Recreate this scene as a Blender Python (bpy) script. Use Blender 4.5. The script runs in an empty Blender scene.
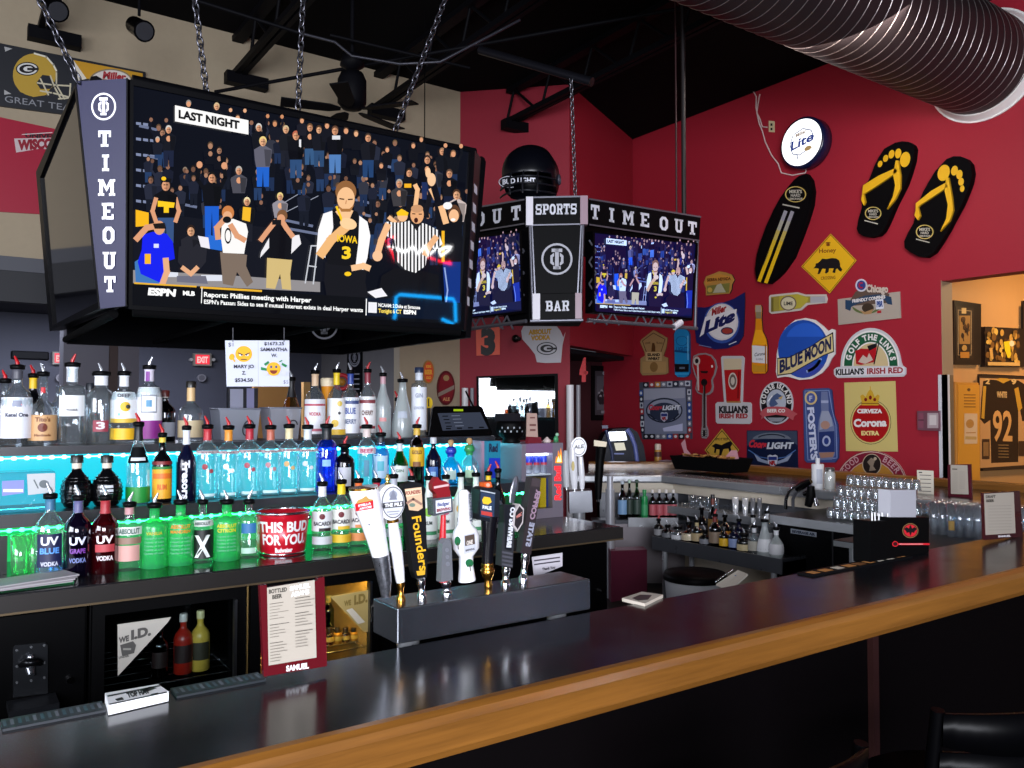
import bpy, bmesh, math, random
from mathutils import Vector, Matrix
rnd = random.Random(11)
PI = math.pi
SC = bpy.context.scene
COL = SC.collection
# ------------------------------------------------------------------ camera
F_PX = 820.0
CAM = Vector((0, 0, 1.75))
PITCH = math.atan(24 / F_PX)
_fh = Vector((0.572, 0.820, 0)).normalized()
_rt = Vector((_fh.y, -_fh.x, 0))
_up = Vector((0, 0, 1))
FWD = (_fh * math.cos(PITCH) + _up * math.sin(PITCH)).normalized()
UPV = _rt.cross(FWD)
cam_data = bpy.data.cameras.new('camera')
cam = bpy.data.objects.new('camera', cam_data)
COL.objects.link(cam)
cam_data.sensor_width = 36
cam_data.lens = F_PX / 1024 * 36
cam_data.clip_start = 0.05
Mc = Matrix((( _rt.x, UPV.x, -FWD.x, CAM.x), (_rt.y, UPV.y, -FWD.y, CAM.y), (_rt.z, UPV.z, -FWD.z, CAM.z), (0, 0, 0, 1)))
cam.matrix_world = Mc
SC.camera = cam

def ray(x, y):
    return FWD + _rt * ((x - 512) / F_PX) + UPV * ((384 - y) / F_PX)
def atX(x, y, X):
    d = ray(x, y); return CAM + d * ((X - CAM.x) / d.x)
def atY(x, y, Y):
    d = ray(x, y); return CAM + d * ((Y - CAM.y) / d.y)
def atZ(x, y, Z):
    d = ray(x, y); return CAM + d * ((Z - CAM.z) / d.z)
def atT(x, y, t):
    return CAM + ray(x, y) * t

# ------------------------------------------------------------------ materials
def lin(h):
    h = h.lstrip('#')
    o = []
    for i in (0, 2, 4):
        c = int(h[i:i+2], 16) / 255
        o.append(c / 12.92 if c <= 0.04045 else ((c + 0.055) / 1.055) ** 2.4)
    return (o[0], o[1], o[2], 1)
_mc = {}
def mat(h, rough=0.5, metal=0.0, spec=0.5, noise=0.0, nscale=12.0, coat=0.0):
    """plain surface; a little procedural noise varies the roughness, noise > 0 varies the colour too"""
    k = (h, rough, metal, spec, noise, nscale, coat)
    if k in _mc: return _mc[k]
    if rough >= 0.35 and max(lin(h)[:3]) < 0.006: spec = min(spec, 0.07)
    m = bpy.data.materials.new('surface_' + h.strip('#'))
    m.use_nodes = True
    nt = m.node_tree; b = nt.nodes['Principled BSDF']
    b.inputs['Base Color'].default_value = lin(h)
    b.inputs['Roughness'].default_value = rough
    b.inputs['Metallic'].default_value = metal
    b.inputs['Specular IOR Level'].default_value = spec
    b.inputs['Coat Weight'].default_value = coat
    if noise > 0:
        tc = nt.nodes.new('ShaderNodeTexCoord'); nz = nt.nodes.new('ShaderNodeTexNoise')
        nz.inputs['Scale'].default_value = nscale; nz.inputs['Detail'].default_value = 5
        nt.links.new(tc.outputs['Object'], nz.inputs['Vector'])
        mx = nt.nodes.new('ShaderNodeMix'); mx.data_type = 'RGBA'
        c = lin(h)
        mx.inputs[6].default_value = tuple(v * (1 - noise) for v in c[:3]) + (1,)
        mx.inputs[7].default_value = tuple(min(1, v * (1 + noise)) for v in c[:3]) + (1,)
        nt.links.new(nz.outputs['Fac'], mx.inputs[0]); nt.links.new(mx.outputs[2], b.inputs['Base Color'])
        mr = nt.nodes.new('ShaderNodeMapRange')
        mr.inputs[3].default_value = max(0.02, rough - 0.08); mr.inputs[4].default_value = min(1, rough + 0.08)
        nt.links.new(nz.outputs['Fac'], mr.inputs[0]); nt.links.new(mr.outputs[0], b.inputs['Roughness'])
    _mc[k] = m
    return m
def P(h): return mat(h, 0.45, 0, 0.35)            # printed ink
def emit(h, s=1.0, gloss=0.12, spec=0.3):
    k = ('e', h, s, gloss, spec)
    if k in _mc: return _mc[k]
    m = bpy.data.materials.new('glow_' + h.strip('#')); m.use_nodes = True
    b = m.node_tree.nodes['Principled BSDF']
    b.inputs['Base Color'].default_value = (0.001, 0.001, 0.0012, 1)
    b.inputs['Roughness'].default_value = gloss
    b.inputs['Specular IOR Level'].default_value = spec
    b.inputs['Emission Color'].default_value = lin(h)
    b.inputs['Emission Strength'].default_value = s
    _mc[k] = m
    return m
def glass(h='#f4f8fa', milk=0.0, gl=1.0, rough=0.04, milkc=None):
    """thin clear glass: tinted see-through, shiny towards the edge; milk > 0 is frosted / translucent, or whitens clear glass in place of reflections"""
    k = ('g', h, milk, gl, rough, milkc)
    if k in _mc: return _mc[k]
    m = bpy.data.materials.new('glass_' + h.strip('#')); m.use_nodes = True
    nt = m.node_tree; nt.nodes.clear()
    out = nt.nodes.new('ShaderNodeOutputMaterial')
    tr = nt.nodes.new('ShaderNodeBsdfTransparent'); tr.inputs[0].default_value = lin(h)
    gs = nt.nodes.new('ShaderNodeBsdfGlossy'); gs.inputs['Roughness'].default_value = rough
    gs.inputs[0].default_value = (0.95, 0.96, 1, 1)
    lw = nt.nodes.new('ShaderNodeLayerWeight'); lw.inputs['Blend'].default_value = 0.35
    mr = nt.nodes.new('ShaderNodeMapRange'); mr.inputs[3].default_value = 0.06 * gl; mr.inputs[4].default_value = min(1, 0.55 * gl)
    nt.links.new(lw.outputs['Facing'], mr.inputs[0])
    base = tr
    if milk > 0:
        df = nt.nodes.new('ShaderNodeBsdfDiffuse'); tl = nt.nodes.new('ShaderNodeBsdfTranslucent')
        c = lin(milkc or h); df.inputs[0].default_value = c; tl.inputs[0].default_value = c
        m1 = nt.nodes.new('ShaderNodeMixShader'); m1.inputs[0].default_value = 0.5
        nt.links.new(df.outputs[0], m1.inputs[1]); nt.links.new(tl.outputs[0], m1.inputs[2])
        m2 = nt.nodes.new('ShaderNodeMixShader'); m2.inputs[0].default_value = milk
        nt.links.new(tr.outputs[0], m2.inputs[1]); nt.links.new(m1.outputs[0], m2.inputs[2])
        base = m2
    mx = nt.nodes.new('ShaderNodeMixShader')
    nt.links.new(mr.outputs[0], mx.inputs[0]); nt.links.new(base.outputs[0], mx.inputs[1]); nt.links.new(gs.outputs[0], mx.inputs[2])
    nt.links.new(mx.outputs[0], out.inputs[0])
    _mc[k] = m
    return m
def wood(c1, c2, rough=0.3, scale=3.0, axis='X', coat=0.3):
    k = ('w', c1, c2, rough, scale, axis)
    if k in _mc: return _mc[k]
    m = bpy.data.materials.new('wood_' + c1.strip('#')); m.use_nodes = True
    nt = m.node_tree; b = nt.nodes['Principled BSDF']
    tc = nt.nodes.new('ShaderNodeTexCoord'); mp = nt.nodes.new('ShaderNodeMapping')
    mp.inputs['Scale'].default_value = {'X': (0.25, 6, 6), 'Y': (6, 0.25, 6), 'Z': (6, 6, 0.25)}[axis]
    nz = nt.nodes.new('ShaderNodeTexNoise'); nz.inputs['Scale'].default_value = scale; nz.inputs['Detail'].default_value = 8; nz.inputs['Roughness'].default_value = 0.7
    rp = nt.nodes.new('ShaderNodeValToRGB')
    rp.color_ramp.elements[0].position = 0.3; rp.color_ramp.elements[0].color = lin(c1)
    rp.color_ramp.elements[1].position = 0.7; rp.color_ramp.elements[1].color = lin(c2)
    nt.links.new(tc.outputs['Object'], mp.inputs['Vector']); nt.links.new(mp.outputs[0], nz.inputs['Vector'])
    nt.links.new(nz.outputs['Fac'], rp.inputs[0]); nt.links.new(rp.outputs[0], b.inputs['Base Color'])
    b.inputs['Roughness'].default_value = rough; b.inputs['Coat Weight'].default_value = coat; b.inputs['Coat Roughness'].default_value = 0.15
    _mc[k] = m
    return m
def brushed(h='#9a9ca0', rough=0.28, noise=0.08, metal=0.55):
    return mat(h, rough, metal, 0.5, noise, 9.0)

BLACK = mat('#040405', 0.5, 0, .2)
BLACKG = mat('#040405', 0.25, 0, .3)
MATTE = mat('#040405', 0.9, 0, 0.2)
STEEL = brushed('#a4a7ac', 0.25)
DSTEEL = brushed('#3c3e44', 0.3)
CHROME = mat('#d8d8dc', 0.1, 1.0)
BRASS = mat('#c08a3a', 0.25, 1.0)
WHITE = mat('#e8e8ea', 0.45)
PAPER = mat('#eceae4', 0.7)
REDP = mat('#c11420', 0.35)
MAROON = mat('#3c0d14', 0.4)

# ------------------------------------------------------------------ mesh building
ORI = {}
class MB:
    def __init__(s): s.v = []; s.f = []; s.m = []; s.s = []; s.mats = []
    def mi(s, m):
        if m not in s.mats: s.mats.append(m)
        return s.mats.index(m)
    def add(s, vs, fs, m, smooth=False):
        o = len(s.v); i = s.mi(m)
        s.v += [Vector(p) for p in vs]
        for f in fs:
            s.f.append([o + a for a in f]); s.m.append(i); s.s.append(smooth)
        return s
    def box(s, lo, hi, m):
        x0, y0, z0 = lo; x1, y1, z1 = hi
        vs = [(x0,y0,z0),(x1,y0,z0),(x1,y1,z0),(x0,y1,z0),(x0,y0,z1),(x1,y0,z1),(x1,y1,z1),(x0,y1,z1)]
        return s.add(vs, [(0,3,2,1),(4,5,6,7),(0,1,5,4),(1,2,6,5),(2,3,7,6),(3,0,4,7)], m)
    def obox(s, c, d, m, rz=0, M=None):
        x, y, z = d[0]/2, d[1]/2, d[2]/2
        vs = [Vector(p) for p in ((-x,-y,-z),(x,-y,-z),(x,y,-z),(-x,y,-z),(-x,-y,z),(x,-y,z),(x,y,z),(-x,y,z))]
        T = M if M else Matrix.Rotation(rz, 3, 'Z')
        return s.add([T @ p + Vector(c) for p in vs], [(0,3,2,1),(4,5,6,7),(0,1,5,4),(1,2,6,5),(2,3,7,6),(3,0,4,7)], m)
    def hexa(s, a, b, m):
        """two quads (same order) joined"""
        return s.add(list(a) + list(b), [(0,1,2,3),(7,6,5,4),(0,4,5,1),(1,5,6,2),(2,6,7,3),(3,7,4,0)], m)
    def prism(s, poly, z0, z1, m):
        n = len(poly)
        vs = [(p[0], p[1], z0) for p in poly] + [(p[0], p[1], z1) for p in poly]
        fs = [list(range(n))[::-1], [n + i for i in range(n)]] + [(i, (i+1) % n, n + (i+1) % n, n + i) for i in range(n)]
        return s.add(vs, fs, m)
    def sweep(s, pts, radii, m, seg=10, flat=1.0, caps=True, side=None, smooth=True):
        pts = [Vector(p) for p in pts]
        if not hasattr(radii, '__len__'): radii = [radii] * len(pts)
        n = len(pts); vs = []; fs = []
        prev = None
        for i, p in enumerate(pts):
            d = (pts[min(i+1, n-1)] - pts[max(i-1, 0)]).normalized()
            if side is not None: a = (Vector(side) - d * d.dot(Vector(side))).normalized()
            elif prev is None:
                a = d.cross(Vector((0, 0, 1)))
                if a.length < 0.05: a = d.cross(Vector((0, 1, 0)))
                a.normalize()
            else: a = (prev - d * d.dot(prev)).normalized()
            prev = a; b = d.cross(a)
            for k in range(seg):
                t = 2 * PI * k / seg
                vs.append(p + a * (math.cos(t) * radii[i]) + b * (math.sin(t) * radii[i] * flat))
        for i in range(n - 1):
            for k in range(seg):
                k2 = (k + 1) % seg
                fs.append((i*seg + k, i*seg + k2, (i+1)*seg + k2, (i+1)*seg + k))
        s.add(vs, fs, m, smooth)
        if caps:
            s.add(vs[:seg], [list(range(seg))[::-1]], m); s.add(vs[-seg:], [list(range(seg))], m)
        return s
    def cyl(s, p0, p1, r, m, seg=14, r1=None, caps=True):
        return s.sweep([p0, p1], [r, r if r1 is None else r1], m, seg, caps=caps)
    def lathe(s, prof, m, c=(0,0,0), seg=20, sq=0.0, smooth=True, closed=True):
        cx, cy, cz = c; vs = []; fs = []; n = len(prof)
        for r, z in prof:
            for k in range(seg):
                t = 2 * PI * (k + 0.5) / seg
                q = 1.0
                if sq: q = 1 + sq * (1 / max(abs(math.cos(t)), abs(math.sin(t))) - 1)
                vs.append((cx + math.cos(t) * r * q, cy + math.sin(t) * r * q, cz + z))
        for i in range(n - 1):
            for k in range(seg):
                k2 = (k + 1) % seg
                fs.append((i*seg + k, i*seg + k2, (i+1)*seg + k2, (i+1)*seg + k))
        s.add(vs, fs, m, smooth)
        if closed:
            s.add(vs[:seg], [list(range(seg))[::-1]], m); s.add(vs[-seg:], [list(range(seg))], m)
        return s
    def torus(s, c, R, r, m, n=Vector((0,0,1)), seg=24, sec=8, sx=1.0):
        n = Vector(n).normalized(); a = n.orthogonal().normalized(); b = n.cross(a)
        vs = []; fs = []
        for i in range(seg):
            t = 2 * PI * i / seg; e = a * (math.cos(t) * sx) + b * math.sin(t); ed = e.normalized()
            for k in range(sec):
                u = 2 * PI * k / sec
                vs.append(Vector(c) + e * R + ed * (r * math.cos(u)) + n * (r * math.sin(u)))
        for i in range(seg):
            for k in range(sec):
                fs.append((i*sec + k, ((i+1) % seg)*sec + k, ((i+1) % seg)*sec + (k+1) % sec, i*sec + (k+1) % sec))
        return s.add(vs, fs, m, True)
    def sphere(s, c, r, m, seg=16, rings=10, sc=(1,1,1)):
        vs = []; fs = []
        for i in range(rings + 1):
            t = PI * i / rings
            for k in range(seg):
                u = 2 * PI * k / seg
                vs.append((c[0] + r*sc[0]*math.sin(t)*math.cos(u), c[1] + r*sc[1]*math.sin(t)*math.sin(u), c[2] - r*sc[2]*math.cos(t)))
        for i in range(rings):
            for k in range(seg):
                fs.append((i*seg + k, i*seg + (k+1) % seg, (i+1)*seg + (k+1) % seg, (i+1)*seg + k))
        return s.add(vs, fs, m, True)
    def build(s, name, parent=None, loc=None, local=False, bevel=0, segs=2):
        if loc is None and parent is None:
            xs = [p.x for p in s.v]; ys = [p.y for p in s.v]; zs = [p.z for p in s.v]
            loc = Vector(((min(xs)+max(xs))/2, (min(ys)+max(ys))/2, min(zs)))
        me = bpy.data.meshes.new(name)
        if parent is not None:
            inv = Matrix.Identity(4) if local else ORI[parent].inverted()
            M = ORI[parent]
        else:
            inv = Matrix.Identity(4) if local else Matrix.Translation(-Vector(loc))
            M = Matrix.Translation(Vector(loc))
        me.from_pydata([tuple(inv @ p) for p in s.v], [], s.f)
        for m in s.mats: me.materials.append(m)
        me.polygons.foreach_set('material_index', s.m)
        me.polygons.foreach_set('use_smooth', s.s)
        me.update()
        o = bpy.data.objects.new(name, me)
        COL.objects.link(o)
        if parent is not None: o.parent = parent
        else: o.location = loc
        ORI[o] = M
        if bevel:
            b = o.modifiers.new('bevel', 'BEVEL'); b.width = bevel; b.segments = segs; b.limit_method = 'ANGLE'; b.angle_limit = 0.7
        return o

def tag(o, label=None, cat=None, group=None, kind=None):
    if label: o['label'] = label
    if cat: o['category'] = cat
    if group: o['group'] = group
    if kind: o['kind'] = kind
    return o
def thing(name, label, cat, loc, rz=0, group=None):
    o = bpy.data.objects.new(name, None); COL.objects.link(o)
    o.empty_display_size = 0.1
    o.location = loc; o.rotation_euler = (0, 0, rz)
    ORI[o] = Matrix.Translation(Vector(loc)) @ Matrix.Rotation(rz, 4, 'Z')
    return tag(o, label, cat, group)
def struct(name, mb, parent=None, bevel=0):
    o = mb.build(name, parent, bevel=bevel)
    if parent is None: o['kind'] = 'structure'
    return o
_kids = {}
def dup(o, parent=None, loc=None, rz=None, label=None, group=None):
    c = o.copy(); COL.objects.link(c)
    if parent is not None: c.parent = parent
    if loc is not None: c.location = loc
    if rz is not None: c.rotation_euler = (0, 0, rz)
    if label: c['label'] = label
    if group: c['group'] = group
    for ch in list(o.children): dup(ch, c)
    return c

# ------------------------------------------------------------------ lettering
_tm = {}
def textmesh(s, bold=0.0):
    k = (s, bold)
    if k in _tm: return _tm[k]
    cu = bpy.data.curves.new('lettering', 'FONT'); cu.body = s; cu.size = 1; cu.offset = bold; cu.resolution_u = 3
    ob = bpy.data.objects.new('lettering', cu); COL.objects.link(ob)
    dg = bpy.context.evaluated_depsgraph_get(); dg.update()
    me = bpy.data.meshes.new_from_object(ob.evaluated_get(dg))
    vs = [(v.co.x, v.co.y) for v in me.vertices]; fs = [list(p.vertices) for p in me.polygons]
    bpy.data.objects.remove(ob); bpy.data.curves.remove(cu); bpy.data.meshes.remove(me)
    if vs:
        x0 = min(v[0] for v in vs); x1 = max(v[0] for v in vs)
        w = max(x1 - x0, 1e-6)
        vs = [((v[0] - x0) / w, v[1] / 0.729) for v in vs]
    else: w = 0.3
    _tm[k] = (vs, fs, w)
    return _tm[k]
def R4(x0, y0, x1, y1): return [(x0,y0),(x1,y0),(x1,y1),(x0,y1)]
def octo(x0, y0, x1, y1, c=0.28):
    dx = (x1-x0)*c; dy = (y1-y0)*c*0.8
    return [(x0+dx,y0),(x1-dx,y0),(x1,y0+dy),(x1,y1-dy),(x1-dx,y1),(x0+dx,y1),(x0,y1-dy),(x0,y0+dy)]
def ringq(a, b):
    n = len(a); return [[a[i], a[(i+1)%n], b[(i+1)%n], b[i]] for i in range(n)]
SLAB = {
 'T': [R4(0,.8,1,1), R4(.35,0,.65,.8), R4(.2,0,.8,.16), R4(0,.6,.16,.8), R4(.84,.6,1,.8)],
 'I': [R4(.3,0,.7,1), R4(.1,0,.9,.17), R4(.1,.83,.9,1)],
 'M': [R4(.08,0,.28,1), R4(.72,0,.92,1), [(.08,1),(.3,1),(.5,.55),(.5,.25)], [(.92,1),(.7,1),(.5,.55),(.5,.25)], R4(0,0,.36,.15), R4(.64,0,1,.15), R4(0,.85,.25,1), R4(.75,.85,1,1)],
 'E': [R4(.12,0,.4,1), R4(0,0,1,.18), R4(0,.82,1,1), R4(.4,.42,.72,.58), R4(.84,.18,1,.32), R4(.84,.68,1,.82)],
 'O': ringq(octo(.02,0,.98,1), octo(.3,.2,.7,.8,.3)),
 'U': [R4(.1,.2,.36,1), R4(.64,.2,.9,1), [(.1,.2),(.3,0),(.7,0),(.9,.2)], R4(0,.86,.46,1), R4(.54,.86,1,1)],
 'S': [R4(.12,.82,.95,1), R4(.02,.58,.3,.88), R4(.1,.42,.9,.6), R4(.7,.12,.98,.46), R4(.05,0,.88,.18), R4(.02,.0,.18,.36), R4(.82,.64,.98,1)],
 'P': [R4(.12,0,.4,1), R4(0,0,.55,.16), R4(0,.84,.85,1), R4(.4,.4,.85,.55), R4(.7,.48,.98,.92)],
 'R': [R4(.12,0,.38,1), R4(0,0,.48,.15), R4(0,.84,.85,1), R4(.38,.42,.85,.57), R4(.7,.5,.96,.92), [(.5,.45),(.75,.45),(.95,.12),(.68,.12)], R4(.62,0,1,.15)],
 'B': [R4(.12,0,.38,1), R4(0,0,.85,.17), R4(0,.83,.82,1), R4(.38,.43,.85,.58), R4(.7,.1,.98,.48), R4(.68,.52,.94,.9)],
 'A': [[(.08,.1),(.32,.1),(.6,1),(.38,1)], [(.92,.1),(.68,.1),(.4,1),(.62,1)], R4(.3,.28,.7,.42), R4(0,0,.42,.14), R4(.58,0,1,.14)],
}

# ------------------------------------------------------------------ flat signs traced on real planes
class Plane:
    def __init__(s, o, n):
        s.o = Vector(o); s.n = Vector(n).normalized()
        s.U = Vector((0,0,1)).cross(s.n).normalized(); s.V = s.n.cross(s.U)
    def hit(s, x, y):
        d = ray(x, y); return CAM + d * ((s.o - CAM).dot(s.n) / d.dot(s.n))
    def uv(s, x, y):
        q = s.hit(x, y) - s.o; return (q.dot(s.U), q.dot(s.V))
    def w(s, uv, n=0): return s.o + s.U * uv[0] + s.V * uv[1] + s.n * n
class Board:
    """a sign: an extruded outline plus layers of print; all one mesh. Coordinates go through s.map -> plane (u, v)"""
    def __init__(s, plane, thick=0.012, dn=0.0003, mapf=None):
        s.pl = plane; s.th = thick; s.k = 0; s.dn = dn; s.mb = MB(); s.map = mapf or plane.uv; s.ops = []
    def base(s, pts, face, side=None, th=None):
        th = s.th if th is None else th
        uv = [s.map(*p) for p in pts]; n = len(uv)
        a = [s.pl.w(q, 0.0) for q in uv]; b = [s.pl.w(q, th) for q in uv]
        sd = side or face
        s.mb.add(a, [list(range(n))], sd)
        s.mb.add(b, [list(range(n))], face)
        s.mb.add(a + b, [(i, (i+1) % n, n + (i+1) % n, n + i) for i in range(n)], sd)
        s.th = max(s.th, th)
        return s
    def raw(s, pts, faces, m):
        s.k += 1
        uv = [s.map(*p) for p in pts]
        s.ops.append((uv, faces, m))
        s.mb.add([s.pl.w(q, s.th + s.k * s.dn) for q in uv], faces, m)
        return s
    def poly(s, pts, m): return s.raw(pts, [list(range(len(pts)))], m)
    def rect(s, x0, y0, x1, y1, m): return s.poly([(x0,y0),(x1,y0),(x1,y1),(x0,y1)], m)
    def polys(s, lst, m):
        vs = []; fs = []
        for p in lst:
            fs.append(list(range(len(vs), len(vs) + len(p)))); vs += p
        return s.raw(vs, fs, m)
    def epts(s, cx, cy, rx, ry, n=28, rot=0, a0=0, a1=360):
        c, q = math.cos(math.radians(rot)), math.sin(math.radians(rot)); out = []
        full = abs(a1 - a0) >= 360
        for i in range(n if full else n + 1):
            t = math.radians(a0 + (a1 - a0) * i / n); x = rx * math.cos(t); y = -ry * math.sin(t)
            out.append((cx + x * c - y * q, cy + x * q + y * c))
        return out
    def ell(s, cx, cy, rx, ry, m, rot=0, n=28): return s.poly(s.epts(cx, cy, rx, ry, n, rot), m)
    def ring(s, cx, cy, rx, ry, w, m, rot=0, n=32, a0=0, a1=360):
        o = s.epts(cx, cy, rx, ry, n, rot, a0, a1); i = s.epts(cx, cy, rx - w, ry - w * ry / rx, n, rot, a0, a1)
        k = len(o); full = abs(a1 - a0) >= 360
        return s.raw(o + i, [(j, (j+1) % k, k + (j+1) % k, k + j) for j in range(k if full else k - 1)], m)
    def line(s, pts, w, m, closed=False):
        q = []; n = len(pts)
        for i in range(n if closed else n - 1):
            a, b = pts[i], pts[(i+1) % n]; dx, dy = b[0]-a[0], b[1]-a[1]; L = math.hypot(dx, dy) or 1
            px, py = -dy / L * w / 2, dx / L * w / 2; ex, ey = dx / L * w * .35, dy / L * w * .35
            q.append([(a[0]+px-ex, a[1]+py-ey), (b[0]+px+ex, b[1]+py+ey), (b[0]-px+ex, b[1]-py+ey), (a[0]-px-ex, a[1]-py-ey)])
        return s.polys(q, m)
    def _up(s, p0, p1, h, up):
        if up is not None: return up
        dx, dy = p1[0]-p0[0], p1[1]-p0[1]
        if abs(dx) > abs(dy): return (0, -h)
        L = math.hypot(dx, dy); return (dy / L * h, -dx / L * h)
    def text(s, t, p0, p1, h, m, bold=0.0, up=None, shear=0):
        vs, fs, w = textmesh(t, bold); u = s._up(p0, p1, h, up)
        dx, dy = p1[0]-p0[0], p1[1]-p0[1]; L = math.hypot(dx, dy)
        pts = []
        for a, b in vs:
            a2 = a + shear * b * h / L
            pts.append((p0[0] + dx*a2 + u[0]*b, p0[1] + dy*a2 + u[1]*b))
        return s.raw(pts, fs, m)
    def ctext(s, t, cx, cy, w, h, m, bold=0.0, dy=0.0, shear=0):
        return s.text(t, (cx - w/2, cy + h/2 - dy/2), (cx + w/2, cy + h/2 + dy/2), h, m, bold, None, shear)
    def arc(s, t, cx, cy, rx, ry, a0, a1, h, m, bold=0.0, inside=False):
        """letters along an ellipse from angle a0 to a1 (degrees, counter-clockwise from the right)"""
        ws = [0.35 if c == ' ' else textmesh(c, bold)[2] + 0.12 for c in t]; W = sum(ws); run = 0
        for c, w in zip(t, ws):
            if c != ' ':
                aa = math.radians(a0 + (a1 - a0) * (run + w / 2) / W)
                px, py = cx + rx * math.cos(aa), cy - ry * math.sin(aa)
                sg = -1 if a1 < a0 else 1
                tx, ty = -math.sin(aa) * rx * sg, -math.cos(aa) * ry * sg; L = math.hypot(tx, ty); tx /= L; ty /= L
                arcl = math.radians(abs(a1 - a0)) * (rx + ry) / 2 * (w - 0.12) / W
                up = (ty * h, -tx * h)
                s.text(c, (px - tx*arcl/2, py - ty*arcl/2), (px + tx*arcl/2, py + ty*arcl/2), h, m, bold, up)
            run += w
        return s
    def slab(s, t, p0, p1, h, m, gap=0.22, up=None):
        u = s._up(p0, p1, h, up); n = len(t); dx, dy = p1[0]-p0[0], p1[1]-p0[1]
        cw = 1 / (n + (n - 1) * gap); lst = []
        for i, c in enumerate(t):
            for q in SLAB.get(c, []):
                lst.append([(p0[0] + dx * (i*cw*(1+gap) + a*cw) + u[0]*b, p0[1] + dy * (i*cw*(1+gap) + a*cw) + u[1]*b) for a, b in q])
        return s.polys(lst, m)
    def crest(s, cx, cy, rx, ry, m, bg):
        """the bar's round T-over-O badge"""
        s.ring(cx, cy, rx, ry, rx * .13, m)
        ow, oh = rx * .42, ry * .42
        oc = lambda k: [(cx + (x-.5)*2*ow*k, cy + ry*.02 - (y-.5)*2*oh*k) for x, y in octo(0, 0, 1, 1)]
        s.polys(ringq(oc(1.0), oc(.62)), m)
        for dd, mm in ((.06, bg), (0, m)):
            s.polys([[(cx+a*rx, cy+b*ry) for a, b in q] for q in (
                R4(-.34-dd, -.66-dd, .34+dd, -.44+dd), R4(-.12-dd, -.66, .12+dd, .62+dd), R4(-.24-dd, .46-dd, .24+dd, .64+dd))], mm)
        return s
    def done(s, name, label=None, cat=None, group=None, parent=None):
        o = s.mb.build(name, parent)
        return tag(o, label, cat, group)
# ================================================================== THE ROOM
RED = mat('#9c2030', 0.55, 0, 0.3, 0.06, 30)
TAN = mat('#a3957e', 0.7, 0, 0.3, 0.06, 20)
GREY = mat('#4a4b55', 0.7, 0, 0.3, 0.08, 6)
NAVY = mat('#11131b', 0.7, 0, 0.3)
ORANGE = mat('#c8945c', 0.6, 0, 0.3, 0.05, 8)
DECK = mat('#0b0a0c', 0.95, 0, 0.1)
ZC = 5.75
b = MB(); b.box((-9, -4, -0.1), (15, 16, 0), mat('#15110f', 0.6, 0, 0.3, 0.3, 5)); struct('floor', b)
b = MB(); b.box((-9, -4, ZC), (8.6, 8.95, ZC + 0.1), DECK); struct('ceiling', b)
b = MB(); b.box((8.4, 4.35, 0), (8.6, 9.75, ZC), RED); b.box((8.4, -1.5, 3.05), (8.6, 4.35, ZC), RED); struct('wall_right', b)
b = MB(); b.box((-9, 8.8, 3.13), (5.34, 8.95, ZC), TAN); b.box((4.5, 8.8, 0), (5.34, 8.95, 3.13), TAN); struct('wall_back', b)
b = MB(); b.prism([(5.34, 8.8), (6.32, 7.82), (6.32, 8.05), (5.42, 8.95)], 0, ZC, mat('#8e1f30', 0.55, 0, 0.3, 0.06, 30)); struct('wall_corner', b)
b = MB(); b.prism([(6.325, 7.825), (8.395, 8.9), (8.395, 9.05), (6.325, 8.05)], 2.52, ZC, RED); struct('wall_header', b)
b = MB(); b.prism([(6.32, 8.06), (6.42, 8.06), (6.85, 9.6), (6.75, 9.6)], 0, 2.52, mat('#360b13', 0.6)); b.box((6.75, 9.6, 0), (8.4, 9.75, 2.6), mat('#360b13', 0.6)); b.prism([(6.4,8.1),(8.39,9.1),(8.39,9.6),(6.8,9.6)], 2.46, 2.519, NAVY); struct('wall_recess', b)  # recess shade is put into the darker red of these walls
# the grey dining room beyond the back wall
b = MB(); b.box((-9, 15.5, 0.95), (6.2, 15.65, 3.3), GREY); b.box((-9, 15.47, 0), (6.2, 15.65, 0.95), NAVY); struct('wall_far', b)
b = MB(); b.box((6.2, 9.0, 0), (6.3, 15.65, 3.3), mat('#6a6766', 0.7, 0, 0.3, 0.08, 6)); struct('wall_far_right', b)
b = MB(); b.box((-9, 8.96, 3.3), (6.3, 15.65, 3.4), mat('#23252e', 0.8)); struct('ceiling_far', b)
b = MB(); b.box((-9, 8.72, 2.72), (4.48, 8.86, 3.12), mat('#14161e', 0.6)); b.box((-9, 8.70, 3.0), (4.48, 8.72, 3.13), mat('#4b4d55', 0.6)); struct('trim_1', b)
b = MB(); b.box((1.15, 10.6, 0), (1.62, 11.0, 3.3), mat('#5d5b66', 0.6)); b.box((1.62, 10.62, 0), (1.72, 10.98, 3.3), mat('#3a2723', 0.6)); b.box((1.72, 10.6, 0), (1.95, 11.0, 3.3), mat('#5a5660', 0.6)); struct('pillar', b)
# the orange room through the opening
b = MB(); b.box((8.6, 4.6, 0), (14, 4.75, 3.8), ORANGE); struct('wall_side_room', b)
b = MB(); b.box((14, -1.5, 0), (14.1, 4.75, 3.8), ORANGE); struct('wall_side_room_end', b)
b = MB(); b.box((8.6, -1.5, 3.8), (14.1, 4.75, 3.9), mat('#5b4330', 0.7)); struct('ceiling_side_room', b)

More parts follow.
